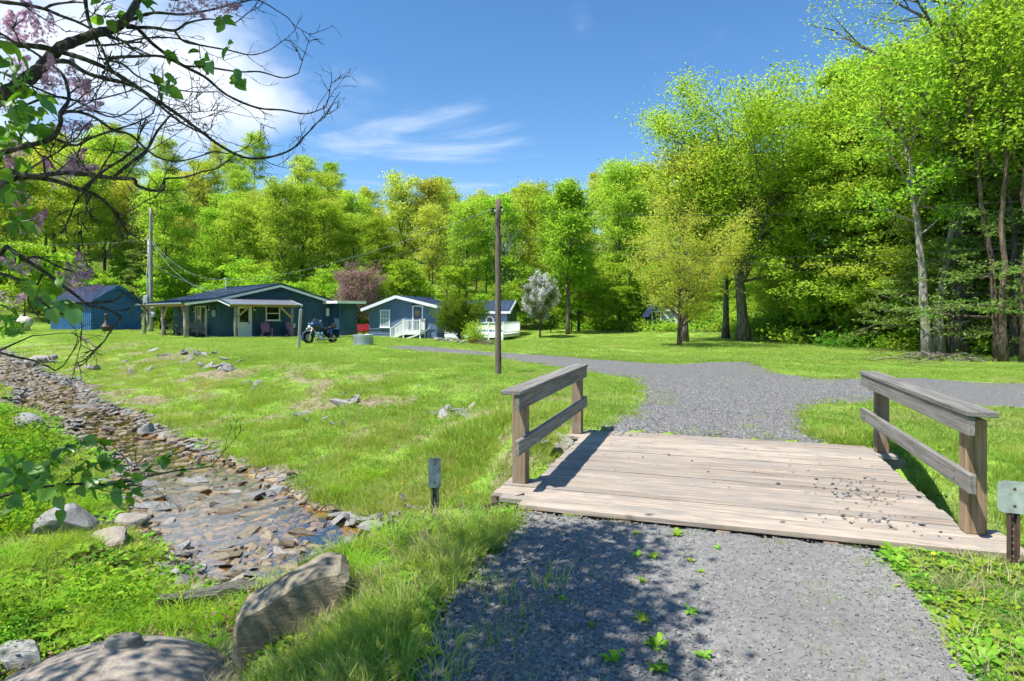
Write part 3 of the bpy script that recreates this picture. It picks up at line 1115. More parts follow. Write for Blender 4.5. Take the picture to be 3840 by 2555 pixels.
def gen_tree(seed, H, r0, cb, Rc, nl, nsub, ncl, nleaf, lsize, bark, leaf, up=0.55, curl=0.5, shape='oval', sig=(0.4, 0.22), wob=0.012,
             twigs=True, upbias=0.8, aspect=0.62, lean=(0, 0), fork=0, top=0.93, hang=0.0, side=None, fill=None):
    r = np.random.default_rng(seed)
    mb = MB()
    n = 10
    tr = [Vector((lean[0] * (i / n) ** 1.4 * H + r.normal(0, wob * H) * (i > 0) * (i / n), lean[1] * (i / n) ** 1.4 * H + r.normal(0, wob * H) * (i > 0) * (i / n),
                  H * top * i / n - (0.3 if i == 0 else 0))) for i in range(n + 1)]
    rad = [r0 * (1.45 if i == 0 else 1.0 - 0.82 * (i / n) ** 0.9) for i in range(n + 1)]
    mb.tube(tr, rad, 9)
    trunks = [(tr, rad)]
    for k in range(fork):
        f0 = r.uniform(cb * 0.75, cb * 1.1)
        p, d = along(tr, f0)
        az = k * 2.4 + r.uniform(0, 6)
        q = bend_path(p, Vector((math.cos(az) * 0.55, math.sin(az) * 0.55, 1)), H * (0.93 - f0) * 0.85, 7, 0.35, r, 0.06)
        rr = [r0 * 0.55 * (1 - 0.85 * i / 7) for i in range(8)]
        mb.tube(q, rr, 7); trunks.append((q, rr))
    LP = []; LD = []
    for i in range(nl):
        s = (i + 0.5) / nl
        path, prad = trunks[i % len(trunks)]
        if path is tr: f = cb + (0.99 - cb) * s ** 0.92
        else: f = 0.12 + 0.87 * s
        p, d = along(path, f)
        pr_ = prad[min(int(f * (len(prad) - 1)), len(prad) - 1)]
        hrel = (p.z / H - cb) / (1 - cb)
        if shape == 'oval': prof = max(0.25, math.sin(math.pi * min(1, 0.17 + 0.80 * max(0, hrel)))) ** 0.75
        elif shape == 'cone': prof = 1.02 - 0.9 * hrel
        elif shape == 'vase': prof = 0.55 + 0.5 * math.sin(math.pi * min(1, max(0, hrel) * 0.85))
        else: prof = 0.9
        L = Rc * prof * r.uniform(0.72, 1.18)
        az = i * 2.399 + r.uniform(-0.5, 0.5)
        if side is not None and r.random() < side[1]: az = side[0] + r.normal(0, 0.7)
        el = up + 0.5 * max(0, hrel) + r.normal(0, 0.12)
        dirv = Vector((math.cos(az) * math.cos(el), math.sin(az) * math.cos(el), math.sin(el)))
        lp = bend_path(p, dirv, L, 6, curl, r, 0.09)
        lr = max(0.012, min(pr_ * 0.55, 0.016 * L + 0.03))
        mb.tube(lp, [lr * (1 - 0.85 * k / 6) for k in range(7)], 6, False)
        for j in range(nsub):
            f2 = 0.25 + 0.75 * (j + r.random()) / nsub
            p2, d2 = along(lp, f2)
            az2 = math.atan2(d2.y, d2.x) + (1 if j % 2 else -1) * r.uniform(0.45, 1.15)
            L2 = L * (0.55 - 0.28 * f2) * r.uniform(0.7, 1.3) + 0.25
            el2 = el * 0.5 + r.normal(0.1, 0.25)
            sp = bend_path(p2, Vector((math.cos(az2) * math.cos(el2), math.sin(az2) * math.cos(el2), math.sin(el2))), L2, 4, curl * 0.5, r, 0.14)
            if twigs: mb.tube(sp, [max(0.004, lr * 0.35 * (1 - 0.8 * k / 4)) for k in range(5)], 4, False)
            for k in range(ncl):
                pc, dc = along(sp, 0.35 + 0.65 * (k + r.random()) / ncl)
                m = max(1, int(nleaf * r.uniform(0.6, 1.4)))
                sgx = sig[0] * r.uniform(0.7, 1.3)
                o = r.normal(size=(m, 3)) * (sgx, sgx, sig[1])
                LP.append(np.array(pc) + o)
                LD.append(np.repeat(np.array([dc[:]]), m, 0))
    trunk_me = mb.mesh('trunk', bark)
    crown_me = None
    if LP and nleaf:
        P = np.concatenate(LP); Dd = np.concatenate(LD)
        P = P[P[:, 2] > 0.12 * H * (cb > 0.15)]
        V, F, q = leaf_cards(P, np.full(len(P), lsize), r, upbias, aspect, hang)
        crown_me = np_mesh('crown', V, F, leaf, False, {'rnd': q})
    return trunk_me, crown_me


def tree_thing(name, tm, cm, loc, rz=0.0, s=1.0, label=None, cat='tree', group=None, sz=None, crown='crown', tilt=(0, 0)):
    t = empty(name, loc, rz, label, cat, group)
    t.rotation_euler = (tilt[0], tilt[1], rz)
    t.scale = (s, s, sz or s)
    link('trunk', tm, t)
    if cm: link(crown, cm, t)
    return t


B_GREY = barkmat('grey_bark', (0.10, 0.09, 0.078), (0.26, 0.24, 0.21))
B_DARK = barkmat('dark_bark', (0.07, 0.06, 0.05), (0.19, 0.165, 0.14))
B_BROWN = barkmat('brown_bark', (0.10, 0.07, 0.05), (0.25, 0.19, 0.14))
B_PALE = barkmat('pale_bark', (0.22, 0.20, 0.17), (0.45, 0.42, 0.37))

LF_LIME = leafmat('lime_spring_leaf', (0.25, 0.40, 0.04), (0.48, 0.61, 0.11), 0.58)
LF_YELLOW = leafmat('yellow_green_leaf', (0.34, 0.43, 0.06), (0.56, 0.62, 0.15), 0.58)
LF_MID = leafmat('mid_green_leaf', (0.19, 0.37, 0.03), (0.39, 0.57, 0.08), 0.60)
LF_DEEP = leafmat('deep_green_leaf', (0.045, 0.14, 0.015), (0.12, 0.26, 0.03), 0.45)
LF_HEML = leafmat('hemlock_needles', (0.09, 0.18, 0.035), (0.28, 0.40, 0.11), 0.4)
LF_YEW = leafmat('yew_needles', (0.05, 0.13, 0.02), (0.24, 0.36, 0.03), 0.3)
LF_MAPLE = leafmat('fresh_maple_leaf', (0.23, 0.42, 0.035), (0.46, 0.64, 0.09), 0.58, None, 0.0)
LF_PURPLE = leafmat('purple_leaf', (0.24, 0.14, 0.14), (0.46, 0.31, 0.30), 0.35, (1.2, 1.0, 1.0))
LF_LILAC = leafmat('lilac_leaf', (0.06, 0.22, 0.012), (0.17, 0.42, 0.03), 0.5, None, 0.02, 0.12)
LF_BLOOM = leafmat('mauve_bloom', (0.40, 0.18, 0.36), (0.88, 0.60, 0.76), 0.55, (1.1, 1.0, 1.1))
LF_PALEBLOOM = leafmat('pale_lilac_bloom', (0.62, 0.60, 0.64), (0.86, 0.84, 0.86), 0.35, (1, 1, 1))
LF_GREY = leafmat('grey_green_leaf', (0.09, 0.15, 0.05), (0.20, 0.28, 0.10), 0.4)

# ---------------------------------------------------------------- forest kinds (shared by copies)
KIND = {}
KIND['lime'] = [gen_tree(s, 19, 0.22, 0.36, 4.1, 24, 6, 5, 22, 0.24, B_DARK, LF_LIME, sig=(0.52, 0.22)) for s in (11, 12)]
KIND['yellow'] = [gen_tree(s, 18, 0.20, 0.38, 3.8, 22, 6, 5, 18, 0.23, B_GREY, LF_YELLOW, sig=(0.52, 0.24), up=0.7) for s in (21, 22)]
KIND['mid'] = [gen_tree(s, 18, 0.2, 0.32, 4.0, 24, 6, 5, 22, 0.24, B_DARK, LF_MID, sig=(0.52, 0.20)) for s in (31, 32)]
KIND['thin'] = [gen_tree(s, 20, 0.2, 0.45, 3.4, 20, 6, 4, 8, 0.26, B_GREY, LF_YELLOW, sig=(0.38, 0.2), up=0.8) for s in (41,)]
KIND['hemlock'] = [gen_tree(s, 17, 0.22, 0.16, 3.4, 40, 7, 3, 15, 0.34, B_DARK, LF_HEML, shape='cone', up=0.0, curl=-0.25, sig=(0.3, 0.08), aspect=0.3) for s in (51,)]
KIND['under'] = [gen_tree(s, 6.5, 0.06, 0.18, 2.2, 14, 5, 3, 16, 0.26, B_DARK, LF_MID, sig=(0.35, 0.10), up=0.35, curl=0.2) for s in (61, 62)]
KIND['bare'] = [gen_tree(s, 15, 0.16, 0.25, 3.4, 16, 6, 2, 1, 0.14, B_PALE, LF_GREY, up=0.7) for s in (71,)]

LABELS = {
    'lime': 'tall lime green forest tree among others on the wooded hillside',
    'yellow': 'tall yellow-green forest tree among others on the wooded hillside',
    'mid': 'rich green forest tree among others on the wooded hillside',
    'thin': 'sparse tall tree with thin new leaves on the wooded hillside',
    'hemlock': 'dark hemlock conifer among the trees of the hillside',
    'under': 'young low-branching tree at the foot of the wooded hillside',
    'bare': 'bare pale-limbed tree among green trees behind the cabins',
}
NAMES = {'lime': 'forest_tree', 'yellow': 'forest_tree', 'mid': 'forest_tree', 'thin': 'forest_tree', 'hemlock': 'hemlock_tree', 'under': 'understory_tree', 'bare': 'bare_tree'}
fr = random.Random(77)


HILL = []


def put(kind, x, y, s, label=None, group=None, rz=None, sz=None):
    tm, cm = fr.choice(KIND[kind])
    g = group or ('hillside %s trees' % kind)
    return tree_thing(NAMES[kind], tm, cm, (x, y, zg(x, y) - 0.05), fr.uniform(0, 6.28) if rz is None else rz, s, label or LABELS[kind], 'tree', g, sz)


# rows on the hill behind the cabins: denser in front, thinning up the slope
def hill_rows():
    rows = [(66, 5.2), (72, 5.4), (80, 6.4), (91, 7.6), (106, 9.0), (126, 11), (150, 14)]
    for k, (y0, dx) in enumerate(rows):
        x = -0.93 * y0 - 6
        while x < min(36 + 6 * k, 0.62 * y0 + 4):
            xx = x + fr.uniform(-0.35, 0.35) * dx; yy = y0 + fr.uniform(-2.4, 2.4) + max(0, xx - 6) * 0.55
            x += dx
            w = fr.random()
            left = xx / yy < -0.42
            if k == 0 and left: kind = 'hemlock' if w < 0.28 else ('mid' if w < 0.6 else 'lime')
            elif left: kind = 'lime' if w < 0.45 else ('mid' if w < 0.7 else ('yellow' if w < 0.9 else 'hemlock'))
            elif xx / yy < -0.02: kind = 'yellow' if w < 0.42 else ('lime' if w < 0.72 else ('mid' if w < 0.88 else 'thin'))
            else: kind = 'lime' if w < 0.40 else ('mid' if w < 0.62 else ('yellow' if w < 0.85 else 'thin'))
            s = fr.uniform(0.80, 1.08)
            if k == 0: s *= 0.90
            if left: s *= 0.97
            if -0.30 < xx / yy < 0.12: s *= 0.86
            if xx / yy > 0.25: s *= 0.8
            if -0.50 < xx / yy <= -0.18: s *= 0.93
            HILL.append((put(kind, xx, yy, s), kind, k, CX + FPX * xx / yy))
    for i in range(63):
        x = -50 + (i % 42) * 1.8 + fr.uniform(-0.9, 0.9)
        y = 61 + fr.uniform(-1.5, 4) + max(0, x - 6) * 0.4 + (i // 42) * fr.uniform(6, 20)
        if abs(x + 33) < 7 and y < 64: y += 3
        HILL.append((put('under', x, y, fr.uniform(0.55, 1.1)), 'under', 0 if i < 42 else 1, CX + FPX * x / y))


hill_rows()


def name_hill_trees():
    """single each hillside tree out by its kind, the thing it stands behind and its turn there"""
    marks = [(560, 'behind the blue shed'), (1000, 'behind the cabin\'s left roof slope'), (1240, 'behind the cabin\'s right roof slope'), (1430, 'behind the purple tree'), (1640, 'behind the lap-sided cabin'),
             (1860, 'behind the yew bush'), (2100, 'behind the pale lilac'), (2330, 'behind the slender lawn tree'), (2640, 'behind the low spreading tree'), (9999, 'behind the leaning maple')]
    look = {'lime': 'lime green tree', 'yellow': 'yellow-green tree', 'mid': 'rich green tree', 'thin': 'thinly leaved tree', 'hemlock': 'dark hemlock', 'under': 'young tree', 'bare': 'bare tree'}
    rows = {0: 'front-row', 1: 'second-row', 2: 'third-row'}
    sets = {}
    for o, kind, k, u in HILL:
        if u < 0: place = 'beyond the left edge lilac twigs'
        else: place = next(m for lim, m in marks if u < lim)
        sets.setdefault((look[kind], rows.get(k, 'uphill'), place), []).append((u, o))
    turn = 'first second third fourth fifth sixth seventh eighth ninth tenth'.split()
    for (a, b, c), L in sets.items():
        L.sort(key=lambda q: q[0])
        for i, (u, o) in enumerate(L):
            o['label'] = '%s %s %s' % (b, a, c) if len(L) == 1 else '%s %s %s, %s from left' % (b, a, c, turn[min(i, 9)])


name_hill_trees()
# ================================================================ single trees on the lawn and at the wood's edge
def lone(name, u, v, H, label, z=0.0, rz=0.0, Y=None, cat='tree', **kw):
    g = gp(u, v, z) if Y is None else Vector(((u - CX) / FPX * Y, Y, 0))
    tm, cm = gen_tree(H=H, **kw)
    return tree_thing(name, tm, cm, (g.x, g.y, zg(g.x, g.y) - 0.03), rz, 1.0, label, cat)


lone('maple_tree', 2790, 1282, 14.4, 'tall maple with leaning grey trunk at the end of the drive', seed=501, r0=0.38, cb=0.27, Rc=6.4, nl=54, nsub=8, ncl=5, nleaf=34,
     lsize=0.17, bark=B_GREY, leaf=LF_MAPLE, up=0.30, curl=0.40, sig=(0.50, 0.32), lean=(-0.13, 0.0), shape='oval', fork=2, wob=0.010, upbias=1.2)
lone('maple_tree', 2722, 1272, 13.0, 'slim dark-trunked tree just left of the tall leaning maple', seed=502, r0=0.24, cb=0.35, Rc=3.6, nl=18, nsub=6, ncl=4, nleaf=12,
     lsize=0.24, bark=B_GREY, leaf=LF_YELLOW, sig=(0.4, 0.2))
lone('spreading_tree', 2548, 1300, 5.3, 'low spreading yellow-green tree with forked trunk on the lawn', seed=503, r0=0.13, cb=0.20, Rc=3.2, nl=34, nsub=9, ncl=5, nleaf=13,
     lsize=0.105, bark=B_BROWN, leaf=LF_YELLOW, up=0.35, curl=0.5, sig=(0.20, 0.12), fork=3, shape='vase')
lone('maple_tree', 2568, 1284, 10.5, 'straight dark-barked tree behind the low spreading one', seed=504, r0=0.22, cb=0.45, Rc=3.6, nl=18, nsub=6, ncl=4, nleaf=13,
     lsize=0.2, bark=B_DARK, leaf=LF_YELLOW, sig=(0.35, 0.2))
lone('lawn_tree', 2130, 1257, 13.6, 'tall slender green tree standing right of the pale flowering shrub', seed=505, r0=0.2, cb=0.26, Rc=3.1, nl=26, nsub=7, ncl=4, nleaf=20,
     lsize=0.26, bark=B_GREY, leaf=LF_MID, sig=(0.40, 0.22), z=-0.2, up=0.7)
lone('lawn_tree', 2170, 1252, 7.5, 'shorter yellow-green tree close behind the tall slender one', seed=506, r0=0.15, cb=0.22, Rc=2.6, nl=18, nsub=6, ncl=4, nleaf=16,
     lsize=0.24, bark=B_DARK, leaf=LF_LIME, sig=(0.38, 0.2), z=-0.2)
lone('bare_tree', 1900, 1215, 11.5, 'leafless grey-limbed tree rising behind the deck wing roof', Y=64, seed=507, r0=0.17, cb=0.22, Rc=3.6, nl=18, nsub=7, ncl=1, nleaf=1,
     lsize=0.12, bark=B_PALE, leaf=LF_GREY, up=0.75)
lone('purple_tree', 1338, 1225, 5.1, 'round purple-leaved ornamental tree behind the gap between the cabins', Y=58, seed=508, r0=0.14, cb=0.22, Rc=2.7, nl=30, nsub=8, ncl=4, nleaf=15,
     lsize=0.13, bark=B_DARK, leaf=LF_PURPLE, sig=(0.22, 0.16), fork=2)
# pale flowering lilac by the deck
g = gp(2025, 1268, -0.3)
tm, cm = gen_tree(509, 4.6, 0.10, 0.24, 1.75, 26, 7, 4, 16, 0.12, B_BROWN, LF_GREY, up=0.8, curl=0.4, sig=(0.16, 0.14), fork=4, shape='oval')
t = tree_thing('lilac_shrub', tm, cm, (g.x, g.y, zg(g.x, g.y)), 0, 1.0, 'pale flowering lilac shrub at the right end of the deck', 'shrub')
_, cm2 = gen_tree(509, 4.6, 0.10, 0.24, 1.8, 26, 7, 2, 40, 0.11, B_BROWN, LF_PALEBLOOM, up=0.8, curl=0.4, sig=(0.10, 0.12), fork=4, shape='oval')
link('blossom', cm2, t)
# yew
g = gp(1722, 1284, -0.2)
tm, cm = gen_tree(510, 2.5, 0.10, 0.10, 2.0, 64, 7, 4, 28, 0.11, B_DARK, LF_YEW, up=0.75, curl=0.5, sig=(0.09, 0.13), shape='vase', aspect=0.28, upbias=0.2, fork=3)
tree_thing('yew_bush', tm, cm, (g.x, g.y, zg(g.x, g.y)), 0, 1.05, 'dense dark green yew bush in front of the lap-sided cabin', 'bush', None, 0.74, 'foliage')

# ---------------------------------------------------------------- wood's edge on the right
lone('oak_tree', 3588, 1334, 21.0, 'big furrowed grey-trunked tree rising out of frame at the right', seed=520, r0=0.33, cb=0.36, Rc=5.2, nl=30, nsub=8, ncl=5, nleaf=15,
     lsize=0.12, bark=B_GREY, leaf=LF_LIME, up=0.5, curl=0.35, sig=(0.30, 0.18), side=(math.pi, 0.25), wob=0.006)
lone('birch_tree', 3480, 1336, 12, 'left of the two pale leaning trunks in the brush pile', seed=521, r0=0.21, cb=0.42, Rc=3.0, nl=14, nsub=6, ncl=4, nleaf=14,
     lsize=0.16, bark=B_PALE, leaf=LF_MID, lean=(-0.10, 0), sig=(0.3, 0.15))
lone('birch_tree', 3520, 1334, 12, 'right of the two pale leaning trunks, gnarled and broken', seed=522, r0=0.20, cb=0.45, Rc=3.0, nl=14, nsub=6, ncl=4, nleaf=14,
     lsize=0.16, bark=B_PALE, leaf=LF_MID, lean=(0.12, 0), sig=(0.3, 0.15))
lone('slim_tree', 3742, 1352, 13, 'slim brown trunk right of the big grey trunk', seed=523, r0=0.13, cb=0.5, Rc=2.6, nl=14, nsub=6, ncl=4, nleaf=12,
     lsize=0.16, bark=B_BROWN, leaf=LF_MID, lean=(-0.10, 0), sig=(0.3, 0.15))
lone('slim_tree', 3760, 1358, 13, 'straight slim brown trunk crossing behind the leaning one at the right', seed=524, r0=0.13, cb=0.5, Rc=2.6, nl=14, nsub=6, ncl=4, nleaf=12,
     lsize=0.16, bark=B_BROWN, leaf=LF_MID, lean=(0.01, 0), sig=(0.3, 0.15))
lone('slim_tree', 3838, 1360, 13, 'slim trunk at the very right edge of the view', seed=525, r0=0.12, cb=0.5, Rc=2.6, nl=14, nsub=6, ncl=4, nleaf=12,
     lsize=0.16, bark=B_BROWN, leaf=LF_MID, sig=(0.3, 0.15))
HK = dict(r0=0.16, cb=0.12, nl=52, nsub=9, ncl=4, nleaf=15, lsize=0.17, bark=B_DARK, leaf=LF_HEML, shape='cone', up=-0.05, curl=-0.28, sig=(0.17, 0.05), aspect=0.3)
lone('hemlock_tree', 3640, 1325, 9.5, 'feathery hemlock spreading before the big grey trunk', seed=530, Rc=4.0, **HK)
lone('hemlock_tree', 3800, 1345, 10.5, 'feathery hemlock at the right edge above the slim trunks', seed=531, Rc=3.8, **HK)
lone('hemlock_tree', 3440, 1300, 8.5, 'feathery hemlock left of the pale leaning trunks', seed=532, Rc=3.0, **HK)

EDGE = [gen_tree(s, 15, 0.2, 0.06, 4.6, 44, 8, 4, 28, 0.165, B_DARK, lf, up=0.02, curl=0.22, sig=(0.36, 0.12), upbias=1.0) for s, lf in ((541, LF_MID), (542, LF_LIME), (543, LF_LIME))]
er = random.Random(12)
edge_spots = [(2905, 49, 0.62), (2985, 44, 0.70), (3065, 41, 0.82), (3140, 38, 0.9), (3215, 35, 1.05), (3290, 33, 0.9), (3370, 34, 1.1), (3450, 31.5, 1.0), (3560, 31, 1.05), (3670, 30, 1.0), (3790, 28, 1.0), (3920, 27, 1.0)]
for k, (u, Y, s) in enumerate(edge_spots):
    x = (u - CX) / FPX * Y
    tm, cm = EDGE[k % 3]
    tree_thing('edge_maple', tm, cm, (x, Y, zg(x, Y) - 0.05), er.uniform(0, 6), s,
               '%s low-branched bright maple along the wood edge, counting from the tall leaning maple' % ('first second third fourth fifth sixth seventh eighth ninth tenth eleventh twelfth'.split()[k]), 'tree', 'maples along the wood edge')
# deeper woods on the right
for k in range(58):
    Y = er.uniform(40, 95); x = er.uniform(0.47 * Y + 3, 0.98 * Y + 4)
    if Y < 52 and x < 26: continue
    put(er.choice(['mid', 'lime', 'mid', 'yellow', 'lime']), x, Y, er.uniform(0.8, 1.1) * (0.62 if x / Y < 0.6 else 0.9), 'leafy forest tree deep in the woods behind the bright edge maples', 'trees deep in the right-hand woods')
for k in range(70):
    Y = er.uniform(26, 50); x = er.uniform(0.40 * Y + 2.0, 0.9 * Y)
    if x * 0.62 + Y * 0.32 < 21.2 + 5.5 * float(sstep(np.array((Y - 30) / 20))): continue
    put('under', x, Y, er.uniform(0.3, 0.7), 'leafy sapling in the shade under the edge maples', 'saplings under the edge maples')
for k in range(10):
    Y = er.uniform(58, 64); x = er.uniform(8, 26)
    put('under', x, Y + 2, er.uniform(0.6, 1.1), 'bushy sapling behind the far lawn beyond the lean-to shed', 'saplings behind the far lawn')
# ================================================================ grass and ground cover
def blade_tuft(name, seed, nb, rad, h, w, mat, lean=0.5, segs=2, spread=1.0):
    r = np.random.default_rng(seed)
    V, F, q = [], [], []
    for i in range(nb):
        a = r.random() * 6.283; rr = rad * math.sqrt(r.random())
        bx, by = rr * math.cos(a), rr * math.sin(a)
        hh = h * r.uniform(0.55, 1.25)
        la = a + r.normal(0, 1.0); ln = lean * r.uniform(0.2, 1.2) * hh * spread
        fa = r.random() * 6.283
        wx, wy = math.cos(fa) * w * 0.5, math.sin(fa) * w * 0.5
        v0 = len(V); rv = float(np.clip(r.normal(0.5, 0.27), 0, 1))
        for s in range(segs):
            t = s / segs
            k = 1 - 0.35 * t
            x, y, z = bx + math.cos(la) * ln * t ** 1.8, by + math.sin(la) * ln * t ** 1.8, hh * (t - 0.18 * lean * t * t) - 0.01 * (s == 0)
            V += [(x - wx * k, y - wy * k, z), (x + wx * k, y + wy * k, z)]; q += [rv, rv]
        V.append((bx + math.cos(la) * ln, by + math.sin(la) * ln, hh * (1 - 0.25 * lean))); q.append(min(1, rv + 0.15))
        for s in range(segs - 1):
            b = v0 + 2 * s
            F.append((b, b + 1, b + 3)); F.append((b, b + 3, b + 2))
        b = v0 + 2 * (segs - 1)
        F.append((b, b + 1, b + 2))
    return np_mesh(name, V, F, mat, False, {'rnd': q})


def rosette(name, seed, nl, L, W, mat, elev=0.5, clump=0.0):
    """broad-leaved weed: pointed leaves spreading from one root"""
    r = np.random.default_rng(seed)
    V, F, q = [], [], []
    for i in range(nl):
        a = i * 2.4 + r.uniform(-0.3, 0.3); e = elev * r.uniform(0.4, 1.3)
        l = L * r.uniform(0.6, 1.15); w = W * r.uniform(0.7, 1.2)
        ox, oy = r.normal(0, clump, 2) if clump else (0, 0)
        d = np.array([math.cos(a), math.sin(a)]); sd = np.array([-d[1], d[0]])
        v0 = len(V); rv = float(np.clip(r.normal(0.5, 0.25), 0, 1))
        prof = [(0.0, 0.10, 0.0), (0.35, 0.75, 0.42), (0.65, 1.0, 0.62), (0.88, 0.6, 0.60), (1.0, 0.02, 0.52)]
        for t, k, zz in prof:
            c = d * l * t * math.cos(e * 0.8) + (ox, oy); z = l * zz * math.sin(e) * 1.3 + (0.02 if clump else 0)
            for s in (-1, 0, 1):
                V.append((c[0] + sd[0] * s * w * k * 0.5, c[1] + sd[1] * s * w * k * 0.5, z + (0.12 * w * k if s else 0))); q.append(rv)
        for j in range(4):
            for s in range(2):
                b = v0 + j * 3 + s
                F.append((b, b + 1, b + 4, b + 3))
    return np_mesh(name, V, F, mat, True, {'rnd': q})


GR_LAWN = leafmat('lawn_blade', (0.19, 0.33, 0.04), (0.42, 0.53, 0.14), 0.45, None, 0.03, 0.05, (0.47, 0.50, 0.20))
GR_WILD = leafmat('bank_blade', (0.20, 0.35, 0.035), (0.46, 0.55, 0.13), 0.45, None, 0.04, 0.05, (0.52, 0.50, 0.22))
GR_LUSH = leafmat('lush_blade', (0.16, 0.38, 0.02), (0.38, 0.56, 0.06), 0.5, None, 0.04, 0.05)
GR_STRAW = leafmat('straw_blade', (0.30, 0.25, 0.13), (0.48, 0.42, 0.25), 0.3, (1, 1, 1))
WEED = leafmat('weed_leaf', (0.15, 0.32, 0.02), (0.34, 0.52, 0.06), 0.4, None, 0.06, 0.05)
WEED_D = leafmat('dark_weed_leaf', (0.04, 0.13, 0.015), (0.16, 0.32, 0.04), 0.4, None, 0.06, 0.05)

T0 = [blade_tuft('short_tuft', 200 + i, 18, 0.07, 0.045, 0.0045, GR_LAWN, 0.9) for i in range(4)]
T1 = [blade_tuft('lawn_patch', 210 + i, 60, 0.24, 0.05, 0.008, GR_LAWN, 0.9) for i in range(4)]
T2 = [blade_tuft('lawn_carpet', 220 + i, 80, 0.6, 0.05, 0.022, GR_LAWN, 0.9, 1) for i in range(3)]
W0 = [blade_tuft('bank_tuft', 230 + i, 24, 0.09, 0.125, 0.005, GR_WILD, 0.9) for i in range(4)]
W1 = [blade_tuft('bank_patch', 240 + i, 48, 0.22, 0.115, 0.009, GR_WILD, 1.0) for i in range(4)]
LUSH = [blade_tuft('lush_tussock', 250 + i, 60, 0.10, 0.38, 0.009, GR_LUSH, 1.5, 3) for i in range(3)]
STRAW = [blade_tuft('dry_tuft', 260 + i, 14, 0.10, 0.15, 0.005, GR_STRAW, 1.2) for i in range(2)]
BROAD = [rosette('broad_weed', 270 + i, 9, 0.13, 0.05, WEED, 0.6) for i in range(3)] + \
        [rosette('small_weed', 280 + i, 26, 0.05, 0.035, WEED_D if i % 2 else WEED, 0.4, 0.07) for i in range(4)]


def ray_points(n, y0, y1, half=0.93, seed=1):
    r = np.random.default_rng(seed)
    y = np.exp(r.uniform(math.log(y0), math.log(y1), n))
    x = r.uniform(-half, half, n) * y + r.normal(0, 0.3, n)
    return x, y


def off_bridge(x, y):
    lx = (x - BR_C.x) * RX.x + (y - BR_C.y) * RX.y; ly = (x - BR_C.x) * AX.x + (y - BR_C.y) * AX.y
    return ~((np.abs(lx) < 1.9) & (np.abs(ly) < 1.95)) & ~((np.abs(lx) < 2.15) & (np.abs(np.abs(ly) - 1.5) < 0.5))


HOUSE_BOX = []       # filled by hand: footprints to keep clear (cx, cy, rx, ry)
def clear_of_houses(x, y):
    ok = np.ones(len(x), bool)
    # main cabin
    c, s = math.cos(R(47)), math.sin(R(47))
    lx = (x + 19.17) * c + (y - 40) * s; ly = -(x + 19.17) * s + (y - 40) * c
    ok &= ~((lx > -2.2) & (lx < 9.8) & (ly > -1.9) & (ly < 9))
    return ok


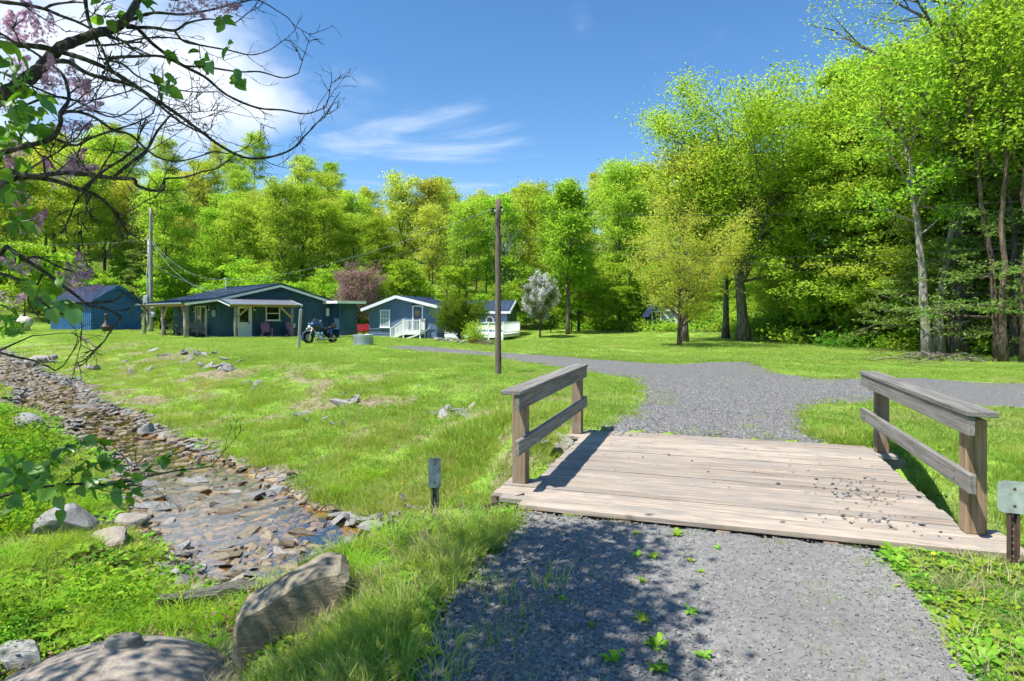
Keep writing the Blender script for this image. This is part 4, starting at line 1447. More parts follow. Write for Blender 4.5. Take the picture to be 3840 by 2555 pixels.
def grass_fields():
    out = []
    # mown lawn, three grain sizes by distance
    for nm, n, y0, y1, protos, s0, seed in (('a', 52000, 2.6, 11, T0, 1.0, 1), ('b', 42000, 8, 26, T1, 1.0, 2), ('c', 26000, 22, 75, T2, 1.0, 3)):
        x, y = ray_points(n, y0, y1, 0.93, seed)
        d, side, zw, w, fx = stream_q(x, y)
        rd = road_sd(x, y)
        dens = np.where(rd > -0.02, 0.03 * (rd < 0.7), 1.0) * (d > w + 0.4) * (np.hypot(x + 2.65, y - 3.85) > 1.12)
        dens = dens * np.where((side > 0) & (d - w < 3.0) & (x < 1), 0.35, 1.0) * np.where(side < 0, np.where(x < -1.3, 0.25, 0.5) * np.where((d - w < 1.25) & (x > -2.8) & (x < 0.1), 0.1, 1.0), 1)
        bare = fbm(x * 0.9, y * 0.9, 61, 3)
        dens = dens * np.where((bare > 0.57) & (y < 30), 0.35, 1) * (1 - 0.85 * bare_f(x, y))
        wood_ = (x * 0.62 + y * 0.32 > 20.0 + 6 * sstep((y - 30) / 20)) & (x > 9) | (y > 64 + 2 * np.sin(x * .3))
        k = (np.random.default_rng(seed + 50).random(n) < dens) & off_bridge(x, y) & clear_of_houses(x, y) & ~wood_
        x, y = x[k], y[k]
        r = np.random.default_rng(seed + 90)
        out.append((protos, x, y, s0 * r.uniform(0.65, 1.3, len(x))))
    protos = T0 + T1 + T2
    P, S, I = [], [], []
    base = 0
    for pr, x, y, s in out:
        P.append(np.stack([x, y, zf(x, y)], 1)); S.append(s); I.append(base + rng.integers(0, len(pr), len(x))); base += len(pr)
    P, S, I = np.concatenate(P), np.concatenate(S), np.concatenate(I)
    scatter('lawn_grass', P, rng.random(len(P)) * 6.28, S, protos, I, rng.normal(0, 0.08, (len(P), 2)), 'short bright green grass of the lawn')

    # rough grass on the creek banks and verges
    P, S, I = [], [], []
    for n, y0, y1, lo, hi, s0, seed in ((46000, 2.3, 12, 0, 4, 1.0, 5), (30000, 8, 36, 4, 8, 1.0, 6)):
        x, y = ray_points(n, y0, y1, 0.93, seed)
        d, side, zw, w, fx = stream_q(x, y)
        rd = road_sd(x, y)
        e = d - w
        rub = np.where((side < 0) & (e < 1.25) & (x > -2.8) & (x < 0.1), 0.12, 1.0)
        bank = rub * np.where(side > 0, (1 - sstep((e - 2.5) / 4.0)) * (x < 1.2), 1.0 * (x < 0.4) * (x > -40))
        gull = np.where((x > 3.5), 1 - sstep((e - 1.2) / 1.5), 0)
        dens = np.maximum(bank, gull) * (e > 0.20 + 0.45 * fbm(x * 0.9, y * 0.9, 33, 2) * (x < -0.5)) * np.where(rd > -0.05, 0.02, 1.0) * (np.hypot(x + 2.65, y - 3.85) > 1.12) * (np.hypot(x + 0.75, y - 5.55) > 0.32)
        patch = fbm(x * 1.3, y * 1.3, 71, 3)
        dens = dens * np.clip((patch - 0.36) * 4.5, 0.06, 1) * (1 - 0.88 * bare_f(x, y))
        dens = dens * np.where((side < 0) & (y < 4.4) & (x < -1.6) & (x > -4.5), 0.2, 1) * np.where((side < 0) & (x < -1.3), 0.5, 1)
        k = (np.random.default_rng(seed + 50).random(n) < dens) & off_bridge(x, y) & clear_of_houses(x, y)
        x, y = x[k], y[k]
        r = np.random.default_rng(seed + 91)
        P.append(np.stack([x, y, zf(x, y)], 1)); S.append(s0 * r.uniform(0.45, 1.35, len(x)) * (0.75 + 0.6 * fbm(x * 0.8, y * 0.8, 81, 2))); I.append(r.integers(lo, hi, len(x)))
    P, S, I = np.concatenate(P), np.concatenate(S), np.concatenate(I)
    scatter('bank_grass', P, rng.random(len(P)) * 6.28, S, W0 + W1, I, rng.normal(0, 0.12, (len(P), 2)), 'rough yellow-green grass on the creek banks')

    # lush tussocks by the water, straw, broad weeds
    r = np.random.default_rng(15)
    x, y = ray_points(9000, 2.5, 16, 0.93, 16)
    d, side, zw, w, fx = stream_q(x, y); e = d - w
    near = (x < -0.4) & (x > -14)
    pl = fbm(x * 1.6, y * 1.6, 95, 2)
    k = near & (e > 0.2) & (e < 2.2) & (pl > 0.52) & (r.random(len(x)) < 0.22) & (road_sd(x, y) < -0.3)
    k |= (side < 0) & (x < -1.0) & (x > -9) & (y < 8.5) & (e > 0.35) & (pl > 0.47) & (r.random(len(x)) < 0.25) & (y > 5.0) & (road_sd(x, y) < -0.4)
    LX, LY = x[k], y[k]
    P = np.stack([LX, LY, zf(LX, LY)], 1)
    scatter('tussock_grass', P, r.random(len(P)) * 6.28, r.uniform(0.3, 0.75, len(P)), LUSH, None, None, 'long arching grass tussocks beside the creek')
    x, y = ray_points(9000, 2.3, 24, 0.93, 18)
    d, side, zw, w, fx = stream_q(x, y); e = d - w
    k = (e > 0.2) & (road_sd(x, y) < -0.05) & off_bridge(x, y) & (np.where((side > 0) & (x < 1), e < 6, (side < 0))) & (r.random(len(x)) < 0.4)
    x, y = x[k], y[k]
    P = np.stack([x, y, zf(x, y)], 1)
    scatter('dry_grass', P, r.random(len(P)) * 6.28, r.uniform(0.5, 1.2, len(P)), STRAW, None, None, 'dry straw blades among the bank grass')
    x, y = ray_points(22000, 2.2, 22, 0.95, 19)
    d, side, zw, w, fx = stream_q(x, y); e = d - w; rd = road_sd(x, y)
    pl = fbm(x * 1.9, y * 1.9, 97, 2)
    dens = np.where(side > 0, 0.10 * (e < 7), 0.40) * (e > 0.25) * np.clip((pl - 0.35) * 4, 0.05, 1)
    dens = np.where((side < 0) & (x < -3.0) & (y < 16), np.maximum(dens, 0.6 * (e > 0.3)), dens)
    dens = np.where((rd > -0.45) & (rd < -0.02) & (y < 7), 0.6, dens) * np.where(rd > 0, 0.0, 1)
    dens = np.where((x > 1.9) & (y < 5.2) & (rd < -0.02), 0.6, dens)
    dens = dens * (np.hypot(x + 2.65, y - 3.85) > 1.15)
    k = (r.random(len(x)) < dens) & off_bridge(x, y)
    x, y = x[k], y[k]
    P = np.stack([x, y, zf(x, y)], 1)
    big = (x < -3.0) & (side[k] < 0)
    I = np.where(r.random(len(x)) < 0.3, r.integers(0, 3, len(x)), r.integers(3, 7, len(x)))
    scatter('ground_weeds', P, r.random(len(P)) * 6.28, r.uniform(0.35, 0.85, len(P)) * np.where(big, 1.7, 1.0) * (1 + 0.02 * y), BROAD, I, None, 'low broad-leaved weeds along the verges')

    # knee-high leafy plants crowding the left bank
    TALL = []
    for i in range(3):
        q_ = np.random.default_rng(870 + i)
        Pq = q_.normal(size=(120, 3)) * (0.13, 0.13, 0.0); Pq[:, 2] = q_.random(120) ** 0.7 * 0.42
        V, F, qq = leaf_cards(Pq, np.full(120, 0.055), q_, 0.9, 0.5)
        TALL.append(np_mesh('leafy_plant', V, F, (WEED, GR_LUSH, WEED_D)[i], False, {'rnd': qq}))
    x = r.uniform(-13, -3.2, 5000); y = r.uniform(3.6, 13, 5000)
    d, side, zw, w, fx = stream_q(x, y)
    k = (side < 0) & (d > w + 0.7) & (x / y < -0.50) & (r.random(5000) < np.clip((fbm(x * 0.8, y * 0.8, 141, 2) - 0.42) * 3, 0, 0.5)) & (np.hypot(x + 2.65, y - 3.85) > 1.3)
    x, y = x[k], y[k]
    P = np.stack([x, y, zf(x, y)], 1)
    scatter('leafy_plants', P, r.random(len(P)) * 6.28, r.uniform(0.5, 1.15, len(P)), TALL, None, None, 'knee-high leafy green plants on the left creek bank')

    # dandelion heads
    M_YEL = plain('dandelion_yellow', (0.85, 0.62, 0.03), 0.7, 0.1, 5)
    dh = MB().lathe([(0.0, 0.012), (0.010, 0.010), (0.016, 0.004), (0.012, 0.0)], 8).tube([(0, 0, -0.12), (0, 0, 0.002)], 0.002, 4).mesh('dandelion', M_YEL)
    x, y = ray_points(2600, 2.6, 30, 0.9, 29)
    d, side, zw, w, fx = stream_q(x, y)
    k = (d > w + 0.8) & (road_sd(x, y) < -0.1) & off_bridge(x, y) & clear_of_houses(x, y) & (r.random(len(x)) < 0.045) & (y > 3.6)
    x, y = x[k], y[k]
    P = np.stack([x, y, zf(x, y) + 0.09], 1)
    scatter('dandelions', P, r.random(len(P)) * 6.28, r.uniform(0.7, 1.3, len(P)), [dh], None, None, 'scattered yellow dandelion heads in the grass')

    # dead leaves and twigs on the shaded bank by the tank and under the bridge end
    M_DEAD = leafmat('dead_leaf', (0.12, 0.07, 0.04), (0.34, 0.23, 0.14), 0.2, (1, 1, 1))
    DL = []
    for i in range(3):
        q_ = np.random.default_rng(850 + i)
        Pq = q_.normal(size=(16, 3)) * (0.10, 0.10, 0.012) + (0, 0, 0.015)
        V, F, qq = leaf_cards(Pq, np.full(16, 0.034), q_, 1.6)
        DL.append(np_mesh('dead_leaves', V, F, M_DEAD, False, {'rnd': qq}))
    x = r.uniform(-7, -0.8, 5000); y = r.uniform(2.6, 8, 5000)
    d, side, zw, w, fx = stream_q(x, y)
    k = (side < 0) & (d > w + 0.2) & (fbm(x * 1.5, y * 1.5, 131, 2) > 0.45) & (road_sd(x, y) < -0.5) & (np.hypot(x + 2.65, y - 3.85) > 1.02) & (x < -1.75)
    x, y = x[k], y[k]
    P = np.stack([x, y, zf(x, y)], 1)
    scatter('leaf_litter', P, r.random(len(P)) * 6.28, r.uniform(0.7, 1.4, len(P)), DL, None, None, 'brown dead leaves on the near creek bank')

    # gravel stones: thick on the near road's left half, thinner on the right and beyond the bridge
    xs = np.concatenate([r.uniform(-0.9, 2.8, 46000), ray_points(46000, 7.5, 17, 0.6, 23)[0]])
    ys = np.concatenate([2.3 + 3.4 * r.random(46000) ** 1.25, ray_points(46000, 7.5, 17, 0.6, 23)[1]])
    x, y = xs, ys
    rd = road_sd(x, y)
    loose = sstep((1.55 - x - 0.14 * (y - 2)) / 1.0)
    dens = np.where(y < 5.9, 0.34 + 0.66 * loose, 0.75) * (rd > -0.10)
    k = (r.random(len(x)) < dens) & off_bridge(x, y)
    x, y = x[k], y[k]
    s = np.where(y < 5.9, 0.007 + 0.017 * r.random(len(x)) ** 2.4 * (0.55 + 0.45 * sstep((1.55 - x - 0.14 * (y - 2)) / 1.0)), 0.011 + 0.013 * r.random(len(x)))
    P = np.stack([x, y, zf(x, y) + 0.016], 1)
    scatter('gravel', P, r.random(len(P)) * 6.28, s, CHIPS, None, r.normal(0, 0.4, (len(P), 2)), 'loose grey gravel stones on the road')

    # undergrowth on the forest floor
    UG = []
    for i in range(3):
        q_ = np.random.default_rng(800 + i)
        Pq = q_.normal(size=(170, 3)) * (0.55, 0.55, 0.22) + (0, 0, 0.35); Pq[:, 2] = np.abs(Pq[:, 2])
        V, F, qq = leaf_cards(Pq, np.full(170, 0.20), q_, 0.8)
        UG.append(np_mesh('undergrowth', V, F, (LF_MID, LF_LIME, LF_DEEP)[i], False, {'rnd': qq}))
    x = r.uniform(-95, 80, 16000); y = r.uniform(24, 120, 16000)
    wood_ = ((x * 0.62 + y * 0.32 > 19.8 + 6 * sstep((y - 30) / 20)) & (x > 9)) | ((y > 63 + 2 * np.sin(x * .3)) & (x < 12 + (y - 63)))
    pl = fbm(x * 0.12, y * 0.12, 121, 2)
    k = wood_ & (np.abs(x / y) < 0.95) & (r.random(len(x)) < np.clip((pl - 0.30) * 3.0, 0.05, 0.9))
    x, y = x[k], y[k]
    P = np.stack([x, y, zf(x, y)], 1)
    scatter('undergrowth', P, r.random(len(P)) * 6.28, r.uniform(0.5, 1.5, len(P)), UG, None, None, 'low green undergrowth on the forest floor')


grass_fields()
# ================================================================ buildings
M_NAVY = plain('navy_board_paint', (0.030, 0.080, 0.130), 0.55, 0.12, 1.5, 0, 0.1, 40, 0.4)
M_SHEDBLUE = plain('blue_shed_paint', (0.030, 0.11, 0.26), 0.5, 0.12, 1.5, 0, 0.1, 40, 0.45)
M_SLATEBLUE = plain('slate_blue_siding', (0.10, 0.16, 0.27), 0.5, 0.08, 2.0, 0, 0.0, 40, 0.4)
M_ROOF = plain('dark_blue_metal_roof', (0.05, 0.075, 0.15), 0.38, 0.12, 1.2, 0.35, 0.05, 20, 0.5)
M_TIN = plain('galvanised_roof_tin', (0.42, 0.45, 0.48), 0.38, 0.1, 2.0, 0.75, 0.05, 20)
M_WHITE = plain('white_trim_paint', (0.78, 0.79, 0.79), 0.5, 0.04, 3.0)
M_WDOOR = plain('white_door_paint', (0.72, 0.75, 0.73), 0.45, 0.04, 3.0)
M_BLACK = plain('black_metal', (0.015, 0.015, 0.016), 0.4, 0.2, 10, 0.5)
M_LOG = barkmat('peeled_log', (0.20, 0.175, 0.15), (0.40, 0.36, 0.31), 0.8)
M_BEAM = wood('fresh_sawn_beam', (0.36, 0.21, 0.08), (0.60, 0.40, 0.19), 0, 0.7, 0.7, 0.3)
M_GREYBOX = plain('grey_meter_box', (0.42, 0.46, 0.50), 0.5, 0.1, 6, 0.2)
M_CONC = plain('concrete_slab', (0.36, 0.35, 0.33), 0.9, 0.15, 5, 0, 0.4, 40)


def m_glass():
    t = NT('window_glass')
    return t.principled((0.012, 0.02, 0.02), 0.05, 0.0, None, 0.9)


M_GLASS = m_glass()


def m_curtain():
    t = NT('white_curtain')
    return t.principled((0.30, 0.36, 0.46), 0.3)


M_CURTAIN = m_curtain()


def window(parent, w, h, loc, rz, cols, rows, frame=0.07, sash=True, glass=None, sill=True):
    """a window standing proud of a wall whose outside is local -y"""
    f = MB()
    f.box((0, 0, h / 2 - frame / 2), (w, 0.07, frame)); f.box((0, 0, -h / 2 + frame / 2), (w, 0.07, frame))
    f.box((-w / 2 + frame / 2, 0, 0), (frame, 0.066, h - 2 * frame)); f.box((w / 2 - frame / 2, 0, 0), (frame, 0.066, h - 2 * frame))
    o = f.build('window', M_WHITE, parent, loc, (0, 0, rz))
    iw, ih = w - 2 * frame, h - 2 * frame
    g = glass or M_GLASS
    for i in range(cols):
        for j in range(rows):
            MB().box((0, 0, 0), (iw / cols - 0.02, 0.012, ih / rows - 0.02)).build('pane', g, o, (-iw / 2 + (i + .5) * iw / cols, 0.005, -ih / 2 + (j + .5) * ih / rows))
    m = MB()
    for i in range(1, cols): m.box((-iw / 2 + i * iw / cols, 0, 0), (0.022, 0.03, ih))
    for j in range(1, rows): m.box((0, 0.002, -ih / 2 + j * ih / rows), (iw, 0.034, 0.06 if (sash and j * 2 == rows) else 0.022))
    if m.v: m.build('glazing_bar', M_WHITE, o)
    if sill: MB().box((0, -0.03, 0), (w + 0.12, 0.12, 0.04)).build('sill', M_WHITE, o, (0, 0, -h / 2 - 0.02))
    return o


def lantern(parent, loc, rz):
    t = MB().box((0, 0, 0), (0.16, 0.04, 0.34)).build('wall_lamp', M_WHITE, parent, loc, (0, 0, rz))
    m = MB().box((0, -0.08, 0.0), (0.11, 0.10, 0.16)).box((0, -0.06, 0.10), (0.15, 0.14, 0.03)).box((0, -0.03, 0.06), (0.02, 0.06, 0.02))
    m.build('lantern', M_BLACK, t)


def boards(parent, name, x0, x1, wdt, zb, ztop, mat, axis='x', off=0.0, batten=0.045, sgn=-1):
    """vertical boards with a batten on each joint; ztop is a function of the position"""
    n = max(1, round((x1 - x0) / wdt)); w = (x1 - x0) / n
    for i in range(n):
        xc = x0 + (i + 0.5) * w
        za, zc = ztop(x0 + i * w + 0.001), ztop(x0 + (i + 1) * w - 0.001)
        m = MB()
        if axis == 'x':
            m.prism([(-w / 2 + .003, zb), (w / 2 - .003, zb), (w / 2 - .003, zc), (-w / 2 + .003, za)], 'y', -0.012, 0.012)
            m.box((-w / 2, sgn * 0.024, (zb + za) / 2), (batten, 0.022, za - zb - 0.004))
            m.build(name, mat, parent, (xc, off, 0))
        else:
            m.prism([(-w / 2 + .003, zb), (w / 2 - .003, zb), (w / 2 - .003, zc), (-w / 2 + .003, za)], 'x', -0.012, 0.012)
            m.box((sgn * 0.024, -w / 2, (zb + za) / 2), (0.022, batten, za - zb - 0.004))
            m.build(name, mat, parent, (off, xc, 0))


def courses(parent, name, x0, x1, zb, ztop_at, step, mat, off=0.0, axis='x', sgn=-1, zmax=9):
    """horizontal lap boards; ztop_at(x) is the roof line, boards are cut to it"""
    z = zb
    xs = np.linspace(x0, x1, 200)
    tops = np.array([ztop_at(x) for x in xs])
    while z < min(zmax, tops.max() - 0.02):
        k = tops > z + step * 0.5
        if not k.any(): break
        a, b = xs[k].min(), xs[k].max()
        if b - a > 0.15:
            h = min(step, tops.max() - z)
            m = MB()
            if axis == 'x': m.prism([(sgn * 0.030, 0), (0, 0), (0, h), (sgn * 0.008, h)], 'x', a, b); m.build(name, mat, parent, (0, off, z))
            else: m.prism([(sgn * 0.030, 0), (0, 0), (0, h), (sgn * 0.008, h)], 'y', a, b); m.build(name, mat, parent, (off, 0, z))
        z += step


def roof_panels(parent, p00, p10, p01, p11, n, mat, name='roof_panel', thick=0.035, rib=0.03):
    """ribbed sheets between an eave line p00..p10 and a ridge line p01..p11"""
    p00, p10, p01, p11 = map(Vector, (p00, p10, p01, p11))
    nrm_ = (p10 - p00).cross(p01 - p00).normalized()
    if nrm_.z < 0: nrm_ = -nrm_
    for i in range(n):
        a, b = i / n, (i + 1) / n
        e0, e1, r0, r1 = p00.lerp(p10, a), p00.lerp(p10, b), p01.lerp(p11, a), p01.lerp(p11, b)
        m = MB()
        up_ = nrm_ * thick
        m.add([e0, e1, r1, r0, e0 + up_, e1 + up_, r1 + up_, r0 + up_], [(0, 3, 2, 1), (4, 5, 6, 7), (0, 1, 5, 4), (1, 2, 6, 5), (2, 3, 7, 6), (3, 0, 4, 7)])
        m.bar(e0 + up_ * 1.2, r0 + up_ * 1.2, 0.035, rib, nrm_)
        m.build(name, mat, parent)


def trim(parent, name, a, b, w, h, mat, up=(0, 0, 1)):
    return MB().bar(a, b, w, h, up).build(name, mat, parent)


# ---------------------------------------------------------------- main cabin
HZ = 0.16
cab = empty('cabin', (-19.17, 40.0, HZ), R(47), 'long navy board-and-batten cabin with log-post porches', 'house')
Wd, Ln, EH, PK = 8.0, 8.5, 2.56, 3.66


def gable_z(x): return PK - abs(x - Wd / 2) * (PK - EH) / (Wd / 2)


core = MB()
core.prism([(0.03, 0), (Wd - 0.03, 0), (Wd - 0.03, EH - 0.05), (Wd / 2, PK - 0.06), (0.03, EH - 0.05)], 'y', 0.03, Ln - 0.03)
core.build('wall', M_NAVY, cab)
MB().box((Wd / 2 - 0.9, Ln / 2 - 0.6, -0.2), (Wd + 2.6, Ln + 2.2, 0.42)).build('floor_slab', M_CONC, cab)
boards(cab, 'siding_board', 0, Wd, 0.3, 0.02, lambda x: 2.36, M_NAVY, 'x', 0.0)
boards(cab, 'siding_board', 0, Ln, 0.3, 0.02, lambda x: 2.52, M_NAVY, 'y', 0.0)
courses(cab, 'siding_course', 0.0, Wd, 2.37, gable_z, 0.14, M_NAVY, 0.02)
MB().box((Wd / 2 + 0.05, -0.03, 3.28), (0.36, 0.04, 0.34)).build('gable_vent', M_BLACK, cab)
OV = 0.42
for k in range(9):
    MB().box((0, 0, 0), (0.34, 0.03, 0.018), Matrix.Rotation(R(25), 3, 'X')).build('vent_slat', M_NAVY, cab, (Wd / 2 + 0.05, -0.055, 3.14 + k * 0.034))
# roof: two slopes, the left one running on over the side porch
sl = (PK - EH) / (Wd / 2)
yf, yb = -OV, Ln + OV
lowx = -2.45
roof_panels(cab, (Wd + OV, yf, EH - OV * sl), (Wd + OV, yb, EH - OV * sl), (Wd / 2, yf, PK), (Wd / 2, yb, PK), 12, M_ROOF)
roof_panels(cab, (-0.35, yf, EH + 0.02), (-0.35, yb, EH + 0.02), (Wd / 2, yf, PK), (Wd / 2, yb, PK), 12, M_ROOF)
roof_panels(cab, (lowx, yf, 2.26), (lowx, yb, 2.26), (-0.30, yf, EH + 0.01), (-0.30, yb, EH + 0.01), 12, M_ROOF)
trim(cab, 'ridge_cap', (Wd / 2, yf - 0.02, PK + 0.05), (Wd / 2, yb + 0.02, PK + 0.05), 0.3, 0.04, M_ROOF)
for a, b in (((-0.35, EH + 0.02), (Wd / 2, PK)), ((Wd / 2, PK), (Wd + OV, EH - OV * sl))):
    trim(cab, 'rake_flashing', (a[0], yf - 0.02, a[1] + 0.02), (b[0], yf - 0.02, b[1] + 0.02), 0.05, 0.11, M_ROOF)
    trim(cab, 'rake_board', (a[0], yf + 0.0, a[1] - 0.12), (b[0], yf + 0.0, b[1] - 0.12), 0.04, 0.17, M_WHITE)
    trim(cab, 'soffit_board', (a[0], yf / 2, a[1] - 0.06), (b[0], yf / 2, b[1] - 0.06), 0.36, 0.02, M_NAVY)
trim(cab, 'rake_flashing', (lowx, yf - 0.02, 2.29), (-0.32, yf - 0.02, EH + 0.035), 0.05, 0.10, M_ROOF)
trim(cab, 'rake_board', (lowx + 0.2, yf, 2.19), (-0.32, yf, EH - 0.09), 0.04, 0.14, M_WHITE)
trim(cab, 'eave_board', (Wd + OV, yf, EH - OV * sl - 0.03), (Wd + OV, yb, EH - OV * sl - 0.03), 0.04, 0.16, M_WHITE)
# side porch: beam, log posts with forked braces
bx, bz = -2.02, 2.16
trim(cab, 'porch_beam', (bx, -0.35, bz), (bx, Ln + 0.3, bz), 0.16, 0.17, M_BEAM)
trim(cab, 'eave_board', (lowx, yf, 2.25), (lowx, yb, 2.25), 0.03, 0.09, M_TIN)


def log_post(parent, x, y, r, h, seed, name='log_post'):
    rr = np.random.default_rng(seed)
    pts = [Vector((x + rr.normal(0, 0.012), y + rr.normal(0, 0.012), h * i / 10)) for i in range(11)]
    MB().tube(pts, [r * (1.05 - 0.1 * i / 10) * rr.uniform(0.90, 1.10) for i in range(11)], 11).build(name, M_LOG, parent)


for k, (y, r) in enumerate(((0.0, 0.165), (4.2, 0.135), (8.2, 0.12))):
    log_post(cab, bx, y, r, bz - 0.08, 300 + k)
    for s in ((1,) if k == 0 else (-1, 1) if k == 1 else (-1,)):
        trim(cab, 'brace', (bx, y + s * 0.10, 1.35), (bx, y + s * 0.72, 2.08), 0.09, 0.10, M_BEAM)
    if k: link('footing_stone', SLABS[k], cab, (bx, y, 0.0), (0, 0, k), (0.45, 0.5, 0.35))
# front porch: tin roof on two posts
fx0, fx1, fd = -0.25, 4.62, 2.25
roof_panels(cab, (fx0, -fd, 2.18), (fx1, -fd, 2.18), (fx0, -0.06, 2.62), (fx1, -0.06, 2.62), 14, M_TIN, 'tin_panel', 0.02, 0.035)
trim(cab, 'porch_beam', (fx0 + 0.1, -1.85, 2.13), (fx1 - 0.1, -1.85, 2.13), 0.12, 0.17, M_BEAM)
trim(cab, 'porch_rake', (fx0, -fd, 2.13), (fx0, -0.10, 2.57), 0.04, 0.15, M_WHITE)
trim(cab, 'porch_rake', (fx0 - 0.03, -fd, 2.22), (fx0 - 0.03, -0.10, 2.66), 0.04, 0.09, M_ROOF)
trim(cab, 'porch_rake', (fx1, -fd, 2.13), (fx1, -0.10, 2.57), 0.04, 0.15, M_WHITE)
for k, x in enumerate((0.3, 4.1)):
    log_post(cab, x, -1.82, 0.115 if k == 0 else 0.085, 2.06, 320 + k)
    s = 1 if k == 0 else -1
    trim(cab, 'brace', (x + s * 0.08, -1.83, 1.35), (x + s * 0.85, -1.83, 2.05), 0.09, 0.10, M_BEAM)
# openings
dr = MB().box((0, 0, 1.02), (0.84, 0.05, 2.04)).build('door', M_WDOOR, cab, (1.58, -0.045, 0.02))
MB().box((0, 0, 0), (0.60, 0.02, 0.92)).build('door_glass', M_GLASS, dr, (0, -0.027, 1.46))
for zz in (0.32, 0.72):
    for xx in (-0.17, 0.17): MB().box((0, 0, 0), (0.26, 0.012, 0.3)).build('door_panel', M_WDOOR, dr, (xx, -0.028, zz))
MB().box((0, 0, 0), (0.05, 0.05, 0.13)).build('door_handle', M_BLACK, dr, (0.34, -0.05, 0.98))
fm = MB().box((-0.475, 0, 1.05), (0.11, 0.07, 2.1)).box((0.475, 0, 1.05), (0.11, 0.07, 2.1)).box((0, 0, 2.13), (1.06, 0.07, 0.10))
fm.build('door_frame', M_WHITE, cab, (1.58, -0.04, 0.02))
window(cab, 1.02, 1.0, (3.6, -0.05, 1.62), 0, 1, 2)
lantern(cab, (2.32, -0.035, 1.98), 0)
sd = MB().box((-0.93, 0, 1.02), (0.09, 0.08, 2.04)).box((0.93, 0, 1.02), (0.09, 0.08, 2.04)).box((0, 0, 2.07), (1.95, 0.08, 0.09)).box((0.02, -0.01, 1.0), (0.07, 0.06, 2.0))
sd = sd.build('sliding_door', M_WHITE, cab, (-0.045, 3.0, 0.02), (0, 0, R(-90)))
for s in (-0.45, 0.47): MB().box((0, 0, 0), (0.86, 0.02, 1.94)).build('pane', M_GLASS, sd, (s, 0.012, 1.02))
lantern(cab, (-0.035, 4.35, 1.88), R(-90)); lantern(cab, (-0.035, 1.66, 1.98), R(-90))
MB().box((0, 0, 0), (0.13, 0.24, 0.42)).ball((-0.09, 0, -0.02), 0.08, 10, 6).build('meter_box', M_GREYBOX, cab, (-0.10, 0.62, 1.62))
MB().box((0, 0, 0), (0.10, 0.20, 0.26)).build('outlet_box', M_WHITE, cab, (-0.07, 4.7, 0.45))
MB().box((0, -0.06, 0), (0.22, 0.12, 0.3)).build('outlet_box', M_WHITE, cab, (5.1, -0.03, 0.75))
MB().box((0, -0.02, 0), (0.24, 0.03, 0.56)).build('notice_board', M_WHITE, cab, (7.82, -0.05, 1.72))
mast = MB().tube([(0.9, 1.2, 2.7), (0.9, 1.2, 3.95)], 0.035, 8).tube([(0.9, 1.2, 3.93), (0.86, 1.15, 4.0), (0.78, 1.1, 3.9)], 0.045, 8)
mast.build('service_mast', M_GREYBOX, cab)
MB().tube([(6.9, 4.0, 2.7), (6.9, 4.0, 3.5)], 0.05, 8).build('vent_pipe', M_WHITE, cab)
# boxy store room on the right corner
bx0, by0, bw, bd, bh = Wd + 0.02, -1.34, 1.5, 3.0, 2.36
st = MB().box((bx0 + bw / 2, by0 + bd / 2, bh / 2), (bw - 0.03, bd - 0.03, bh)).build('store_room', M_NAVY, cab)
boards(cab, 'siding_board', bx0, bx0 + bw, 0.3, 0.02, lambda x: bh, M_NAVY, 'x', by0)
boards(cab, 'siding_board', by0, 0.0, 0.3, 0.02, lambda x: bh, M_NAVY, 'y', bx0)
MB().box((bx0 + bw / 2 - 0.1, by0 + bd / 2 - 0.2, bh + 0.13), (bw + 0.9, bd + 0.9, 0.05)).build('flat_roof', M_TIN, cab)
for a, b in (((bx0 - 0.55, by0 - 0.66), (bx0 + bw + 0.36, by0 - 0.66)), ((bx0 - 0.55, by0 - 0.66), (bx0 - 0.55, 0.3)), ((bx0 + bw + 0.36, by0 - 0.66), (bx0 + bw + 0.36, 1.9))):
    trim(cab, 'fascia_board', (a[0], a[1], bh + 0.08), (b[0], b[1], bh + 0.08), 0.04, 0.19, M_WHITE)
d2 = MB().box((0, 0, 0.98), (0.86, 0.05, 1.96)).build('store_door', M_NAVY, cab, (bx0 + 0.74, by0 - 0.05, 0.04))
for k in range(3): MB().box((0, 0, 0), (0.18, 0.02, 1.5)).build('door_panel', M_NAVY, d2, (-0.24 + k * 0.24, -0.03, 1.0))
f2 = MB().box((-0.47, 0, 1.0), (0.08, 0.06, 2.0)).box((0.47, 0, 1.0), (0.08, 0.06, 2.0)).box((0, 0, 2.04), (1.02, 0.06, 0.08))
f2.build('door_frame', M_NAVY, cab, (bx0 + 0.74, by0 - 0.05, 0.02))

# ---------------------------------------------------------------- second cabin, lap siding
A2 = math.atan2(-0.218, 0.976)
# local x from the left corner to the right one, local y backwards
R2 = Vector((-6.24, 50.0, 0)); G2 = Vector((0.976, -0.218, 0)); S2 = Vector((0.218, 0.976, 0))
W2 = 5.9
L2c = R2 - G2 * W2
h2 = empty('lap_sided_cabin', (L2c.x, L2c.y, -0.36), A2, 'slate blue lap-sided cabin with white trim and small white stair', 'house')
PX2, PK2, ELz, ERz = 2.62, 3.62, 2.52, 2.78


def g2z(x): return PK2 - (PX2 - x) * (PK2 - ELz) / (PX2 + 0.5) if x < PX2 else PK2 - (x - PX2) * (PK2 - ERz) / (W2 - PX2 + 0.3)


